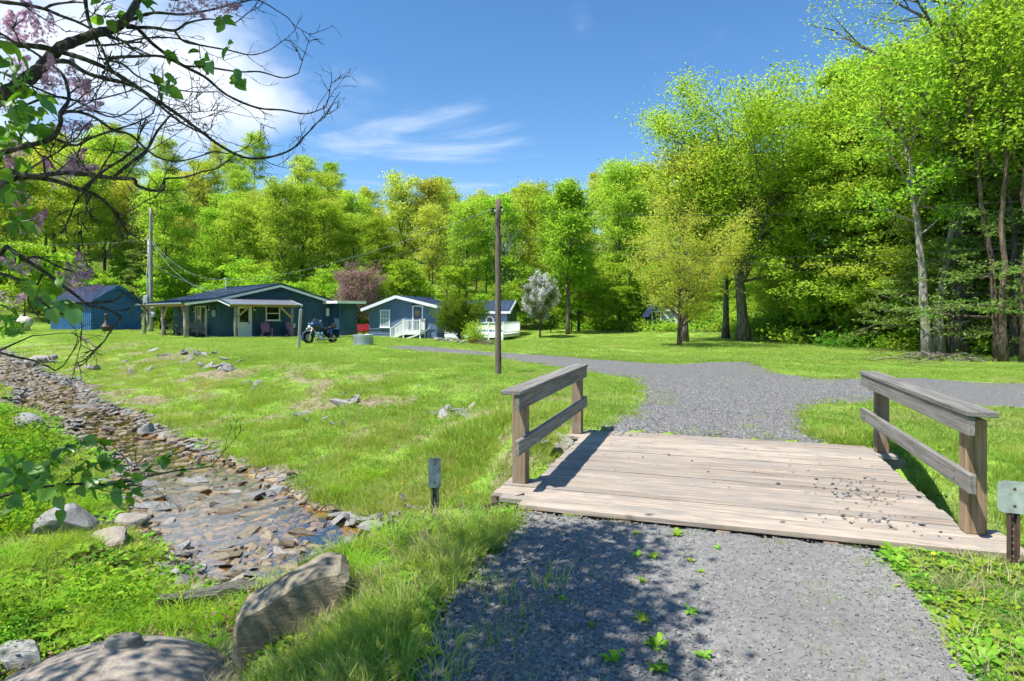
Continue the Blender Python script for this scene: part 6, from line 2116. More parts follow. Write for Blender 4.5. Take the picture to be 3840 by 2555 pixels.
adirondack(cpos(2.72, -0.95), R(47 - 12), M_PINK, 'pink adirondack chair left of two, below the cabin window')
adirondack(cpos(4.75, -0.75), R(47 + 20), M_PINK, 'pink adirondack chair partly behind the right porch post')
adirondack(cpos(-0.95, 2.6), R(47 - 60), M_TAUPE, 'taupe adirondack chair by the sliding door, farther from the corner')
adirondack(cpos(-0.90, 1.5), R(47 - 55), M_TAUPE, 'taupe adirondack chair by the sliding door, nearer the corner')
adirondack(cpos(-1.05, 3.4), R(47 - 60), M_TAUPE, 'low taupe adirondack chair peeking out beside the thick log post')
for k, (u, lab) in enumerate(((1352, 'red adirondack chair left of two, seen over the stock tank'), (1378, 'red adirondack chair right of two, beside the blue lap siding'))):
    Y = 53.0 + k
    x = (u - CX) / FPX * Y
    adirondack((x, Y, zg(x, Y) - 0.02), R(25), M_RED, lab)


def folding_chair(loc, rz, label):
    t = empty('folding_chair', loc, rz, label, 'chair')
    MB().box((0, 0, 0.44), (0.42, 0.40, 0.03), None, 0.01).build('seat', M_TAUPE, t)
    MB().box((0, 0.21, 0.76), (0.40, 0.03, 0.22), None, 0.01).build('backrest', M_TAUPE, t)
    for s in (-1, 1):
        MB().tube([(s * 0.22, -0.26, 0), (s * 0.22, 0.2, 0.66), (s * 0.21, 0.23, 0.88)], 0.014, 7).build('leg', M_BLACK, t)
        MB().tube([(s * 0.19, 0.28, 0), (s * 0.19, -0.16, 0.45)], 0.014, 7).build('leg', M_BLACK, t)


folding_chair(cpos(-1.25, 6.3), R(47 - 70), 'dark folding chair nearest the middle porch post')
folding_chair(cpos(-1.1, 5.1), R(47 - 80), 'dark folding chair against the porch wall behind the thick log post')
# white chairs on the far deck
for k in range(2):
    t = empty('deck_chair', h2.matrix_basis @ Vector((dx0 + 3.1 + 1.0 * k, dy0 + 0.7, dz)), R(160), 'white slatted chair on the deck, %s of two' % ('left', 'right')[k], 'chair')
    for j in range(4): MB().box((0, 0, 0), (0.5, 0.10, 0.03)).build('seat_slat', M_WHITE, t, (0, -0.2 + j * 0.12, 0.4))
    for j in range(4): MB().box((0, 0, 0), (0.09, 0.03, 0.5)).build('back_slat', M_WHITE, t, (-0.18 + j * 0.12, 0.25, 0.68))
    for sx in (-0.24, 0.24):
        for sy in (-0.22, 0.22): MB().box((0, 0, 0.2), (0.05, 0.05, 0.4)).build('leg', M_WHITE, t, (sx, sy, 0))

# ---------------------------------------------------------------- chimney stove
M_IRON = plain('cast_iron', (0.055, 0.052, 0.05), 0.55, 0.3, 8, 0.5, 0.2, 40)
q = gp(398, 1270, 0.0); q.z = zg(q.x, q.y)
t = empty('chiminea', q, 0, 'dark cast-iron chiminea standing on the grass before the blue shed', 'chiminea')
sc_ = 1.45 / 1.42
t.scale = (1.05, 1.05, 1.05)
MB().lathe([(0.0, 0.17), (0.16, 0.18), (0.27, 0.27), (0.315, 0.38), (0.32, 0.44), (0.345, 0.45), (0.345, 0.47), (0.31, 0.48), (0.28, 0.58), (0.20, 0.66), (0.155, 0.70), (0.14, 0.72)], 26).build('fire_bowl', M_IRON, t)
MB().lathe([(0.155, 0.70), (0.16, 0.72), (0.115, 0.74), (0.10, 1.0), (0.105, 1.22), (0.115, 1.24)], 20).build('chimney', M_IRON, t)
MB().lathe([(0.14, 1.27), (0.13, 1.30), (0.07, 1.34), (0.02, 1.36), (0.02, 1.40), (0.0, 1.41)], 18).lathe([(0.12, 1.22), (0.14, 1.27)], 18).build('rain_cap', M_IRON, t)
for k in range(3):
    a = R(20 + 120 * k); c, s = math.cos(a), math.sin(a)
    MB().tube([(0.16 * c, 0.16 * s, 0.20), (0.28 * c, 0.28 * s, 0.16), (0.32 * c, 0.32 * s, 0.0)], 0.022, 7).build('leg', M_IRON, t)
MB().box((0, 0, 0), (0.26, 0.02, 0.22), None, 0.005).build('fire_door', M_IRON, t, (0.0, -0.30, 0.40))

# ---------------------------------------------------------------- gas tank behind the shed
M_GAS = plain('cream_tank_paint', (0.50, 0.46, 0.36), 0.6, 0.25, 3)
q = gp(140, 1224, 0.5)
t = empty('propane_tank', (-40.6, 50.6, zg(-40.6, 50.6) + 0.05), R(-32), 'cream propane tank half hidden at the left end of the blue shed', 'tank')
mt = MB().lathe([(0.0, -1.35), (0.25, -1.30), (0.40, -1.15), (0.46, -0.95), (0.46, 0.95), (0.40, 1.15), (0.25, 1.30), (0.0, 1.35)], 22)
mt.build('tank_shell', M_GAS, t, (0, 0, 0.62), (0, R(90), 0))
MB().lathe([(0.13, 1.05), (0.13, 1.2), (0.10, 1.24), (0.0, 1.25)], 14).build('valve_dome', M_GAS, t)
for x in (-0.7, 0.7): MB().box((0, 0, 0.1), (0.12, 0.6, 0.2)).build('foot', M_GAS, t, (x, 0, 0))

# ---------------------------------------------------------------- stick leaning out of the bank
a, b = dp(305, 1262, 30.5), dp(362, 1305, 27.5)
ob = MB().tube([a, a.lerp(b, 0.5) + Vector((0, 0, 0.03)), b], [0.045, 0.05, 0.04], 7).build('fallen_stick', M_POLE)
tag(ob, 'bare stick slanting out of the weedy bank below the shed', 'stick')

# ---------------------------------------------------------------- border stones and flower pot by the second cabin
bd_ = empty('stone_border', (0, 0, 0), 0, 'low dry-stacked stone border round the yew bush', 'stone border')
bd_.location = (-3.6, 40.5, zg(-3.6, 40.5))
bt = random.Random(9)
M_LEDGE = m_stone('ledge_stone', (0.16, 0.15, 0.145), (0.40, 0.38, 0.37))
LEDGE = [stone_mesh('ledge_stone', 400 + i, 1.0, 0.7, 0.32, M_LEDGE) for i in range(5)]
for i in range(54):
    u = bt.uniform(1634, 1840); vv = 1288 + 12 * (u - 1634) / 206 + bt.uniform(-4, 6)
    g_ = gp(u, vv, -0.15)
    k = bt.uniform(0.10, 0.26)
    link('stone', bt.choice(LEDGE), bd_, (g_.x - bd_.location.x, g_.y - bd_.location.y, zg(g_.x, g_.y) - bd_.location.z + bt.uniform(0.0, 0.22)), (bt.uniform(-.2, .2), bt.uniform(-.2, .2), bt.uniform(0, 6)), (k * 1.3, k, k))
M_TERRA = plain('terracotta', (0.34, 0.15, 0.05), 0.8, 0.15, 6)
g_ = gp(1776, 1298, -0.1)
t = empty('flower_pot', (g_.x, g_.y, zg(g_.x, g_.y)), 0, 'terracotta pot of bright green leafy plant in front of the yew', 'flower pot')
MB().lathe([(0.0, 0.0), (0.20, 0.0), (0.27, 0.30), (0.30, 0.30), (0.30, 0.38), (0.26, 0.38), (0.25, 0.33), (0.0, 0.33)], 20).build('pot', M_TERRA, t)
rr = np.random.default_rng(3)
Pp = rr.normal(size=(900, 3)) * (0.26, 0.26, 0.28) + (0, 0, 0.75)
Pp2 = rr.normal(size=(700, 3)) * (0.30, 0.25, 0.12) + (0.1, 0, 0.5)
V, F, qv = leaf_cards(np.concatenate([Pp, Pp2]), np.full(1600, 0.10), rr)
link('plant', np_mesh('plant', V, F, LF_LIME, False, {'rnd': qv}), t)
# grey lavender tufts beside the pot
for k in range(5):
    g_ = gp(1800 + k * 12, 1300 + k * 1.5, -0.1)
    rr = np.random.default_rng(30 + k)
    Pp = rr.normal(size=(260, 3)) * (0.16, 0.14, 0.10) + (0, 0, 0.14)
    V, F, qv = leaf_cards(Pp, np.full(260, 0.07), rr, 0.2, 0.35)
    o = link('lavender_tuft', np_mesh('lavender_tuft', V, F, LF_PURPLE if k % 2 else LF_GREY, False, {'rnd': qv}), None, (g_.x, g_.y, zg(g_.x, g_.y)))
    tag(o, 'low greyish lavender tuft edging the stone border right of the pot', 'plant', 'lavender tufts by the border')
# ================================================================ creek stones, boulders, old tank

def m_rockbig():
    t = NT('lichen_boulder')
    v = t.coords('Object')
    vs_ = t.coords('Object', (1.5, 1.5, 6.0))
    a = t.noise(v, 3.0, 7, 0.65, 0.4); b = t.noise(vs_, 4.0, 7, 0.7, 0.5); c = t.noise(v, 45, 4, 0.65)
    f = t.math('ADD', t.math('MULTIPLY', a, 0.4), t.math('ADD', t.math('MULTIPLY', b, 0.4), t.math('MULTIPLY', c, 0.2)))
    col = t.ramp(f, [(0.34, (0.11, 0.09, 0.06)), (0.48, (0.25, 0.215, 0.15)), (0.60, (0.34, 0.30, 0.225)), (0.72, (0.42, 0.39, 0.32))])
    col = t.mixc(t.range(t.noise(v, 6.0, 6, 0.7), 0.56, 0.68, 0, 0.6), col, (0.13, 0.115, 0.035))
    crack = t.range(t.voro(t.coords('Object', (1, 1, 1.7)), 3.2, 'DISTANCE_TO_EDGE'), 0.0, 0.03)
    col = t.mixc(t.math('MULTIPLY', t.math('SUBTRACT', 1.0, crack), 0.12), col, (0.05, 0.045, 0.035))
    h = t.math('ADD', t.math('MULTIPLY', f, 1.2), t.math('MULTIPLY', crack, 0.03))
    return t.principled(col, 0.9, 0, t.bump(h, 0.9, 0.05), 0.2)


M_ROCKBIG = m_rockbig()


def boulder(name, loc, size, seed, rot, mat, label, cat='boulder', sub=3, sharp=0.5, planes=11):
    """a lump cut by random planes, then roughened"""
    r = np.random.default_rng(seed)
    bm = bmesh.new()
    bmesh.ops.create_icosphere(bm, subdivisions=sub, radius=1.0)
    pl = r.normal(size=(planes, 3)); pl /= np.linalg.norm(pl, axis=1)[:, None]
    dd = r.uniform(sharp, 0.92, planes)
    for v in bm.verts:
        p = np.array(v.co)
        for nrm_, d in zip(pl, dd):
            k = p @ nrm_ - d
            if k > 0: p = p - nrm_ * k * 0.92
        p *= 1 + 0.04 * (fbm(np.array([p[0] * 3 + seed]), np.array([p[1] * 3 + p[2] * 2]), seed, 3)[0] - 0.5)
        v.co = p * np.array(size)
    for f in bm.faces: f.smooth = False
    me = bpy.data.meshes.new(name); bm.to_mesh(me); bm.free()
    me.materials.append(mat)
    return tag(link(name, me, None, loc, rot), label, cat)


# the slanted slab boulder by the road: a leaning wedge
def slab_boulder():
    c = gp(1010, 2440, -0.42)
    z_ = -0.4
    for _ in range(6):
        c = gp(1000, 2450, z_); z_ = 0.5 * z_ + 0.5 * zg(c.x, c.y)
    z0 = zg(c.x, c.y) - 0.04
    # outline in the slab's own plane (x along, z up), thickness y
    out = [(-0.36, 0.0), (0.30, 0.02), (0.42, 0.30), (0.43, 0.64), (0.37, 0.72), (0.22, 0.72), (0.03, 0.64), (-0.16, 0.51), (-0.31, 0.44), (-0.37, 0.34)]
    n = len(out); cx, cz = 0.03, 0.36
    bm = bmesh.new()
    rings = []
    for y, k in ((-0.17, 0.93), (-0.14, 1.0), (0.0, 1.02), (0.13, 1.0), (0.20, 0.86)):
        rings.append([bm.verts.new((cx + (x - cx) * k, y + 0.30 * (z - 0.36) * 0.25, cz + (z - cz) * k)) for x, z in out])
    for a, b in zip(rings[:-1], rings[1:]):
        for i in range(n): bm.faces.new((a[i], a[(i + 1) % n], b[(i + 1) % n], b[i]))
    bm.faces.new(rings[0][::-1]); bm.faces.new(rings[-1])
    bmesh.ops.triangulate(bm, faces=bm.faces[:])
    bmesh.ops.subdivide_edges(bm, edges=bm.edges[:], cuts=3, use_grid_fill=True)
    for v in bm.verts:
        p = v.co
        d = 0.05 * (fbm(np.array([p.x * 4]), np.array([p.z * 4 + p.y * 3]), 5, 3)[0] - 0.5) + 0.025 * (fbm(np.array([p.x * 11]), np.array([p.z * 11 + p.y * 9]), 6, 2)[0] - 0.5)
        v.co = p + Vector((d * 0.6, d * (-1 if p.y < 0 else 1), d))
    bmesh.ops.recalc_face_normals(bm, faces=bm.faces[:])
    for f in bm.faces: f.smooth = True
    me = bpy.data.meshes.new('slab_boulder'); bm.to_mesh(me); bm.free()
    me.materials.append(M_ROCKBIG)
    me.set_sharp_from_angle(angle=R(32))
    o = link('slab_boulder', me, None, (c.x + 0.10, c.y + 0.14, z0), (R(4), 0, R(14)), (0.86, 0.95, 0.76))
    tag(o, 'big slanted brown slab boulder set upright at the edge of the road verge', 'boulder')


slab_boulder()

BO = [
    (265, 1965, -0.80, (0.40, 0.26, 0.26), M_SLATE, 'smooth grey pointed boulder on the left creek bank'),
    (600, 1885, -1.02, (0.42, 0.22, 0.12), M_SLATE, 'long pale flat slab jutting into the creek pool'),
    (500, 1935, -0.95, (0.26, 0.20, 0.14), M_SLATE, 'tilted grey stone behind the long flat slab'),
    (420, 2000, -0.85, (0.36, 0.24, 0.15), M_SLATE, 'half-buried grey stone right of the pointed boulder'),
    (90, 1640, -0.75, (0.50, 0.34, 0.30), M_SLATE, 'pale lumpy boulder at the left edge by the creek'),
    (395, 1600, -0.92, (0.34, 0.24, 0.16), M_SLATE, 'rounded stone standing in the narrow run of the creek'),
    (300, 1530, -0.86, (0.55, 0.32, 0.14), M_SLATE, 'stack of flat pale ledge stones in the upper creek'),
    (1175, 2090, -0.86, (0.22, 0.16, 0.14), M_BOULDER, 'pale tan boulder at the foot of the timber edging'),
    (1085, 2150, -0.93, (0.20, 0.15, 0.12), M_BOULDER, 'tan boulder between creek cobbles and the slanted slab'),
    (1395, 1925, -0.88, (0.19, 0.13, 0.10), M_SLATE, 'squarish pale stone on the gravel bar below the marker post'),
    (40, 2390, -0.70, (0.30, 0.14, 0.13), M_SLATE, 'dark flat stone in the shade at the lower left corner'),
    (700, 1760, -0.92, (0.62, 0.30, 0.10), M_SLATE, 'flat tan ledge slab at the grass edge across the creek'),
    (545, 1620, -0.93, (0.24, 0.20, 0.20), M_SLATE, 'upright grey stone at the foot of the far bank'),
]
for k, (u, v, z, s, m, lab) in enumerate(BO):
    g = gp(u, v, z)
    boulder('boulder', (g.x, g.y, zg(g.x, g.y) + s[2] * 0.35), s, 600 + k, (random.uniform(-.1, .1), random.uniform(-.12, .12), random.uniform(-.6, .6)), m, lab)

# picked-out creek stones: pieces of the bed
sr = np.random.default_rng(44)
cand = []
for i in range(7000):
    k = sr.integers(8, len(SS) - 60)
    s = SS[k]
    e = sr.choice([-1, 1]) * (s[3] * sr.uniform(0.55, 1.0) + abs(sr.normal(0, 0.28))) if sr.random() < 0.72 else sr.uniform(-1, 1) * s[3]
    p = s[:2] + nrm[k] * e
    cand.append((p[0], p[1]))
for i in range(900):       # gravel bar between pool and bridge and cobbles below the pool
    cand.append((sr.normal(-1.9, 0.75), sr.normal(6.6, 0.45)))
for i in range(500):
    cand.append((sr.normal(-3.0, 0.4), sr.normal(6.6, 0.5)))
cand = np.array(cand)
cy = cand[:, 1]; cu = cand[:, 0] / cy
vis = (np.abs(cu) < 0.86) & (cy > 3.5) & off_bridge(cand[:, 0], cand[:, 1]) & (cand[:, 0] < 1.2)
d_, sd_, zw_, w_, _f = stream_q(cand[:, 0], cand[:, 1])
vis &= d_ < w_ + 0.75
cand = cand[vis]
order = np.argsort(cand[:, 1] + sr.uniform(0, 5, len(cand)))
used_xy = []
n_st = 0
rest = []
for i in order:
    x, y = cand[i]
    if n_st < 296 and y < 24:
        size = sr.uniform(0.07, 0.20) * (0.8 + 0.035 * y)
        if any((x - a) ** 2 + (y - b) ** 2 < (size * 0.9) ** 2 for a, b in used_xy): rest.append(i); continue
        used_xy.append((x, y))
        z = zg(x, y)
        dd = stream_q(np.array([x]), np.array([y]))
        wet = dd[0][0] < dd[3][0] * 0.75
        me = (WETS[sr.integers(0, len(WETS))] if wet and sr.random() < 0.6 else SLABS[sr.integers(0, len(SLABS))])
        kk = size * sr.uniform(0.8, 1.2)
        link('stone', me, stream_bed, (x, y, max(z + size * 0.10, dd[2][0] - 0.02 + size * sr.uniform(-0.05, 0.22))), (sr.normal(0, 0.22), sr.normal(0, 0.22), sr.uniform(0, 6.28)), (size * sr.uniform(1, 1.5), kk, kk * 1.0))
        n_st += 1
    else:
        rest.append(i)
rest = cand[np.array(rest)]
extra = []
for i in range(15000):
    k = sr.integers(8, len(SS) - 50); s = SS[k]
    p = s[:2] + nrm[k] * sr.normal(0, 1) * (s[3] * 0.9 + 0.25)
    extra.append(p)
extra = np.array(extra)
allp = np.concatenate([rest, extra])
d_, sd_, zw_, w_, _f = stream_q(allp[:, 0], allp[:, 1])
okp = off_bridge(allp[:, 0], allp[:, 1]) & (d_ < w_ + 0.5)
allp = allp[okp]
P = np.stack([allp[:, 0], allp[:, 1], np.maximum(zf(allp[:, 0], allp[:, 1]), zw_[okp] - 0.03) + 0.005], 1)
scatter('pebbles', P, sr.uniform(0, 6.28, len(P)), (0.022 + 0.085 * sr.random(len(P)) ** 2.2) * (0.9 + 0.045 * P[:, 1]), SLABS[:4] + WETS, np.where((d_[okp] < w_[okp] * 0.95), sr.integers(4, 9, len(P)), sr.integers(0, 5, len(P))), sr.normal(0, 0.25, (len(P), 2)), 'small stones and pebbles of the creek bed', stream_bed)

# shale outcrops on the grassy bank: pieces lie in groups
OUT = [
    (1130, 1565, 7, 0.14, 60, 18, 'small grey stone in the bare patch halfway down the bank'),
    (980, 1445, 6, 0.17, 60, 14, 'grey stone in a bare patch below the motorcycle'),
    (640, 1320, 6, 0.20, 60, 12, 'stone at the bank top in front of the side porch'),
    (770, 1335, 9, 0.27, 70, 22, 'pale shale piece breaking out of the upper bank below the log post'),
    (830, 1375, 10, 0.30, 55, 18, 'grey shale piece breaking out of the bank under the cabin'),
    (1310, 1500, 6, 0.26, 40, 20, 'upright pale shale piece in the bank grass'),
    (1770, 1555, 11, 0.22, 32, 26, 'dark jumbled rock in the pile on the bank left of the bridge'),
    (1665, 1560, 7, 0.20, 28, 30, 'reddish and grey rock left of the dark pile on the bank'),
    (1250, 1580, 7, 0.12, 90, 25, 'small flat stone showing through the bank grass'),
    (2095, 1690, 8, 0.15, 45, 30, 'rock wedged under the left edge of the bridge'),
    (480, 1385, 9, 0.24, 190, 22, 'flat shale slab on the stony shore of the upper creek'),
    (360, 1990, 9, 0.13, 110, 60, 'flat grey stone lying among the weeds of the near creek bank'),
    (640, 2110, 9, 0.12, 90, 50, 'grey slab between the grass tussocks at the water edge'),
    (180, 2290, 7, 0.11, 90, 50, 'dark stone in the muddy shade left of the domed tank'),
    (1380, 1965, 30, 0.11, 230, 30, 'pale flat stone on the rubble strip below the timber edging'),
    (1560, 1890, 8, 0.10, 70, 20, 'flat stone at the grass edge near the stained marker'),
]
orr = np.random.default_rng(9)
for (u, v, n, s, su, sv, lab) in OUT:
    for k in range(n):
        uu, vv = u + orr.normal(0, su * 0.6), v + orr.normal(0, sv * 0.6)
        z = -0.4
        for _ in range(6):
            g = gp(uu, vv, z); z = 0.5 * z + 0.5 * zg(g.x, g.y)
        g = gp(uu, vv, z)
        ss = s * orr.uniform(0.6, 1.4)
        o = link('rock', SLABS[orr.integers(0, 8)], None, (g.x, g.y, zg(g.x, g.y) + ss * 0.12), (orr.normal(0, 0.35), orr.normal(0, 0.35), orr.uniform(0, 6.28)), (ss * 1.25, ss, ss * 1.2))
        tag(o, lab, 'rock', lab.replace('piece ', 'pieces ') if n > 1 else None)

# ---------------------------------------------------------------- old domed tank, lower left
def m_tank():
    t = NT('weathered_tank_shell')
    v = t.coords('Object')
    a = t.noise(v, 2.2, 6, 0.6); b = t.noise(v, 30, 5, 0.65); c = t.noise(v, 90, 3, 0.6)
    col = t.ramp(t.math('ADD', t.math('MULTIPLY', a, 0.5), t.math('MULTIPLY', b, 0.5)), [(0.34, (0.18, 0.15, 0.12)), (0.5, (0.32, 0.275, 0.225)), (0.66, (0.43, 0.385, 0.32))])
    return t.principled(col, 0.85, 0, t.bump(t.math('ADD', b, c), 0.35, 0.01), 0.2)


M_TANK = m_tank()
g = gp(330, 2560, -0.95)
tk = empty('buried_tank', (-2.65, 3.85, -1.12), R(18), 'domed weathered tank with a threaded ring half buried beside the road', 'tank')
prof = [(0.0, 0.60)] + [(0.98 * math.sin(R(a)), 0.02 + 0.58 * math.cos(R(a))) for a in range(6, 91, 6)] + [(0.98, -0.3)]
mt = MB().lathe(prof, 56); mt.build('shell', M_TANK, tk)
ringp = [(0.125, -0.06), (0.125, 0.0), (0.105, 0.012), (0.118, 0.022), (0.100, 0.034), (0.108, 0.046), (0.085, 0.06), (0.07, 0.064), (0.055, 0.055), (0.045, 0.02), (0.0, 0.01)]
MB().lathe(ringp, 26).build('threaded_ring', M_TANK, tk, (0.10, 0.28, 0.575), (R(-12), R(5), 0))

# driftwood stump on the upper shore
sg = dp(150, 1352, 26.0)
t = empty('driftwood_stump', (sg.x, sg.y, zg(sg.x, sg.y)), 0.4, 'bleached driftwood stump with roots on the stony upper shore', 'stump')
dr_ = np.random.default_rng(4)
MB().tube([(-0.5, 0, 0.15), (-0.15, 0.02, 0.28), (0.25, 0, 0.30), (0.6, 0.05, 0.42)], [0.16, 0.2, 0.17, 0.1], 9).build('log', M_POLEGREY, t)
for k in range(9):
    a = dr_.uniform(0, 6.28); b = dr_.uniform(0.4, 1.0)
    MB().tube([(0.1, 0, 0.2), (0.1 + 0.4 * math.cos(a) * b, 0.4 * math.sin(a) * b, 0.25 + dr_.uniform(-.1, .2)), (0.1 + 0.8 * math.cos(a) * b, 0.8 * math.sin(a) * b, dr_.uniform(0, 0.25))], [0.07, 0.045, 0.015], 6).build('root', M_POLEGREY, t)

# brush pile under the leaning birches
bp = gp(3480, 1352, 0)
t = empty('brush_pile', (bp.x, bp.y, zg(bp.x, bp.y)), 0, 'heap of brown dead branches at the foot of the pale leaning trunks', 'brush pile')
for k in range(70):
    a = dr_.uniform(0, 6.28); x, y = dr_.normal(0.3, 1.0), dr_.normal(-0.2, 0.5); L = dr_.uniform(0.4, 1.3)
    z = 0.28 * math.exp(-(x * x) / 1.5) * dr_.random()
    MB().tube([(x, y, z), (x + L * math.cos(a) * 0.5, y + L * math.sin(a) * 0.5, z + dr_.uniform(0, 0.16)), (x + L * math.cos(a), y + L * math.sin(a), z + dr_.uniform(-0.02, 0.12))], [0.02, 0.015, 0.006], 4).build('branch', B_BROWN if k % 2 else B_PALE, t)

# broad weeds standing one by one in the gravel
WP = [rosette('gravel_weed', 700 + i, 8, 0.11, 0.045, WEED, 0.75) for i in range(3)]
for k, (u, v, s) in enumerate([(2385, 2010, 1.0), (2540, 2015, 1.5), (2690, 2065, 0.9), (2390, 2095, 1.2), (2450, 2100, 1.3), (2590, 2115, 0.9), (2630, 2155, 0.8), (2410, 2190, 0.9), (2590, 2310, 1.2), (2410, 2340, 1.5),
                                (2460, 2440, 1.8), (2300, 2490, 1.7), (2640, 2480, 1.3), (2470, 2530, 1.6), (2110, 2260, 0.9), (1600, 2470, 1.5), (2220, 2360, 0.7)]):
    g = gp(u, v, 0.0)
    o = link('gravel_weed', WP[k % 3], None, (g.x, g.y, zg(g.x, g.y) + 0.012), (0, 0, k * 1.3), (s * 0.42,) * 3)
    tag(o, 'bright green broad-leaved weed rosette growing up through the road gravel', 'weed', 'weeds in the road gravel')
# ================================================================ lilac overhanging from the left
lr_ = np.random.default_rng(101)
LROOT = Vector((-3.35, 2.35, zg(-3.35, 2.35)))
lil = empty('lilac_tree', LROOT, 0, 'old lilac with bare twigs, green leaves and mauve blossom overhanging from the left', 'tree')
B_LILAC = barkmat('lilac_bark', (0.055, 0.05, 0.042), (0.17, 0.155, 0.13), 3.0)


def zc(x, y): return (x * 1300 / 2265.0, y * 900 / 1568.0)          # pixel helper for one stretch of the photo


def loc(v): return Vector(v) - LROOT


wood_mb, twig_mb = MB(), MB()
tips = []


def branch(px, d0, d1, r0, r1, conv=zc, sides=8, mb=None, grow=0.42, twig=True, lead=None):
    pts = []
    n = len(px)
    for i, (x, y) in enumerate(px):
        u, v = conv(x, y)
        pts.append(dp(u, v, d0 + (d1 - d0) * i / (n - 1) + 0.05 * math.sin(i * 1.9 + x * 0.01)))
    # smooth by Catmull-Rom
    out = []
    for i in range(n - 1):
        p0, p1, p2, p3 = pts[max(i - 1, 0)], pts[i], pts[i + 1], pts[min(i + 2, n - 1)]
        for k in range(4):
            t = k / 4
            out.append(0.5 * ((2 * p1) + (p2 - p0) * t + (2 * p0 - 5 * p1 + 4 * p2 - p3) * t * t + (3 * p1 - p0 - 3 * p2 + p3) * t ** 3))
    out.append(pts[-1])
    if lead is not None: out = [Vector(lead)] + out
    m = len(out)
    rad = [0.8 * (r0 + (r1 - r0) * i / (m - 1)) * (1 + 0.10 * math.sin(i * 2.7)) for i in range(m)]
    (mb or wood_mb).tube([loc(p) for p in out], rad, sides)
    if twig:
        L = sum((out[i + 1] - out[i]).length for i in range(m - 1))
        for j in range(int(L * 9 * grow)):
            f = lr_.uniform(0.12, 1.0)
            p, d = along(out, f)
            sprout(p, d, lr_.uniform(0.12, 0.42) * (1.1 - 0.4 * f), max(0.0018, r1 * 0.55), 0)
        sprout(out[-1], (out[-1] - out[-2]).normalized(), 0.25, max(0.002, r1 * 0.9), 0)
    return out


def sprout(p, d, L, r, lev):
    side = Vector(lr_.normal(0, 1, 3)); side -= d * side.dot(d)
    if side.length < 1e-4: return
    side.normalize()
    q = bend_path(p, (d * 0.9 + side * lr_.uniform(0.5, 1.0) + Vector((0, 0, -0.05))).normalized(), L, 5, lr_.uniform(-0.2, 0.5), lr_, 0.16)
    q = [v for v in q if v.y > 1.35]
    if len(q) < 3: return
    twig_mb.tube([loc(v) for v in q], [r * (1 - 0.6 * i / (len(q) - 1)) for i in range(len(q))], 4, False)
    tips.append(q[-1])
    if lev < 2:
        for k in range(3 - lev + int(lr_.random() < 0.5)):
            pp, dd = along(q, lr_.uniform(0.3, 1.0))
            sprout(pp, dd, L * lr_.uniform(0.25, 0.6), r * 0.7, lev + 1)


trunk_top = Vector((-2.65, 2.35, 2.0))
wood_mb.tube([loc(v) for v in (LROOT - Vector((0, 0, 0.2)), LROOT + Vector((0.1, 0, 0.9)), LROOT + Vector((0.35, -0.05, 1.9)), trunk_top)], [0.11, 0.09, 0.075, 0.06], 10)
wood_mb.tube([loc(v) for v in (LROOT + Vector((-0.2, 0.2, -0.2)), LROOT + Vector((0.15, 0.4, 0.8)), Vector((-2.75, 2.7, 1.2)), Vector((-2.6, 2.75, 1.35)))], [0.08, 0.06, 0.05, 0.04], 8)
A1, A2b = trunk_top, Vector((-2.62, 2.75, 1.6))
branch([(0, 630), (120, 560), (220, 490), (300, 410), (400, 310), (520, 260), (640, 215), (740, 190), (830, 120), (890, 20), (930, -60)], 2.35, 2.7, 0.034, 0.017, lead=A1, sides=10, grow=0.2)
branch([(0, 285), (280, 310), (450, 355), (560, 390), (700, 450), (850, 540), (1000, 640), (1150, 740), (1300, 850), (1450, 960), (1600, 1030), (1750, 1030), (1900, 980), (1980, 900), (2040, 840)], 2.35, 2.75, 0.014, 0.0035, lead=A1)
branch([(330, 405), (450, 405), (550, 470), (680, 515), (880, 565), (1030, 680), (1180, 800), (1340, 880)], 2.4, 2.55, 0.013, 0.004)
branch([(820, 160), (900, 190), (1000, 290), (1180, 420), (1340, 505), (1480, 620), (1680, 705), (1850, 720), (2000, 745), (2130, 700)], 2.65, 3.0, 0.012, 0.003)
branch([(830, 180), (1000, 182), (1140, 200), (1230, 150), (1380, 125), (1500, 160)], 2.65, 2.8, 0.010, 0.003)
branch([(860, 130), (1000, 85), (1200, 95), (1400, 60), (1560, 20), (1680, 0), (1810, 70)], 2.7, 2.9, 0.009, 0.003)
branch([(690, 420), (740, 380), (880, 370), (1060, 370), (1200, 430), (1350, 440), (1560, 470), (1700, 470), (1850, 510), (1950, 480)], 2.5, 2.9, 0.009, 0.003)
branch([(1140, 200), (1200, 270), (1330, 300), (1500, 330), (1640, 360), (1760, 330)], 2.8, 3.0, 0.007, 0.0025)
branch([(0, 1000), (150, 960), (330, 910), (395, 810), (395, 740), (450, 650), (430, 530), (395, 470)], 2.2, 2.35, 0.014, 0.006, lead=A2b, sides=8)
branch([(395, 735), (500, 730), (620, 770), (740, 850), (850, 880), (960, 980), (1060, 1040), (1200, 1050), (1400, 990)], 2.3, 2.6, 0.008, 0.003)
branch([(350, 905), (420, 930), (500, 950), (600, 900), (750, 850), (900, 800), (1000, 740)], 2.3, 2.5, 0.008, 0.003)
branch([(0, 1100), (200, 1150), (450, 1130), (740, 1165), (870, 1170), (900, 1215), (1000, 1245), (1070, 1235), (1080, 1170), (1200, 1160), (1330, 1120)], 2.2, 2.6, 0.012, 0.004, lead=A2b)
branch([(0, 1200), (150, 1160), (350, 1180), (550, 1250), (600, 1262)], 2.2, 2.4, 0.014, 0.008, lead=A2b)
branch([(550, 1250), (660, 1130), (800, 1040), (900, 960)], 2.4, 2.5, 0.008, 0.005)
branch([(750, 1150), (860, 1060), (960, 980), (1020, 870), (1090, 780), (1120, 750)], 2.45, 2.55, 0.009, 0.004)
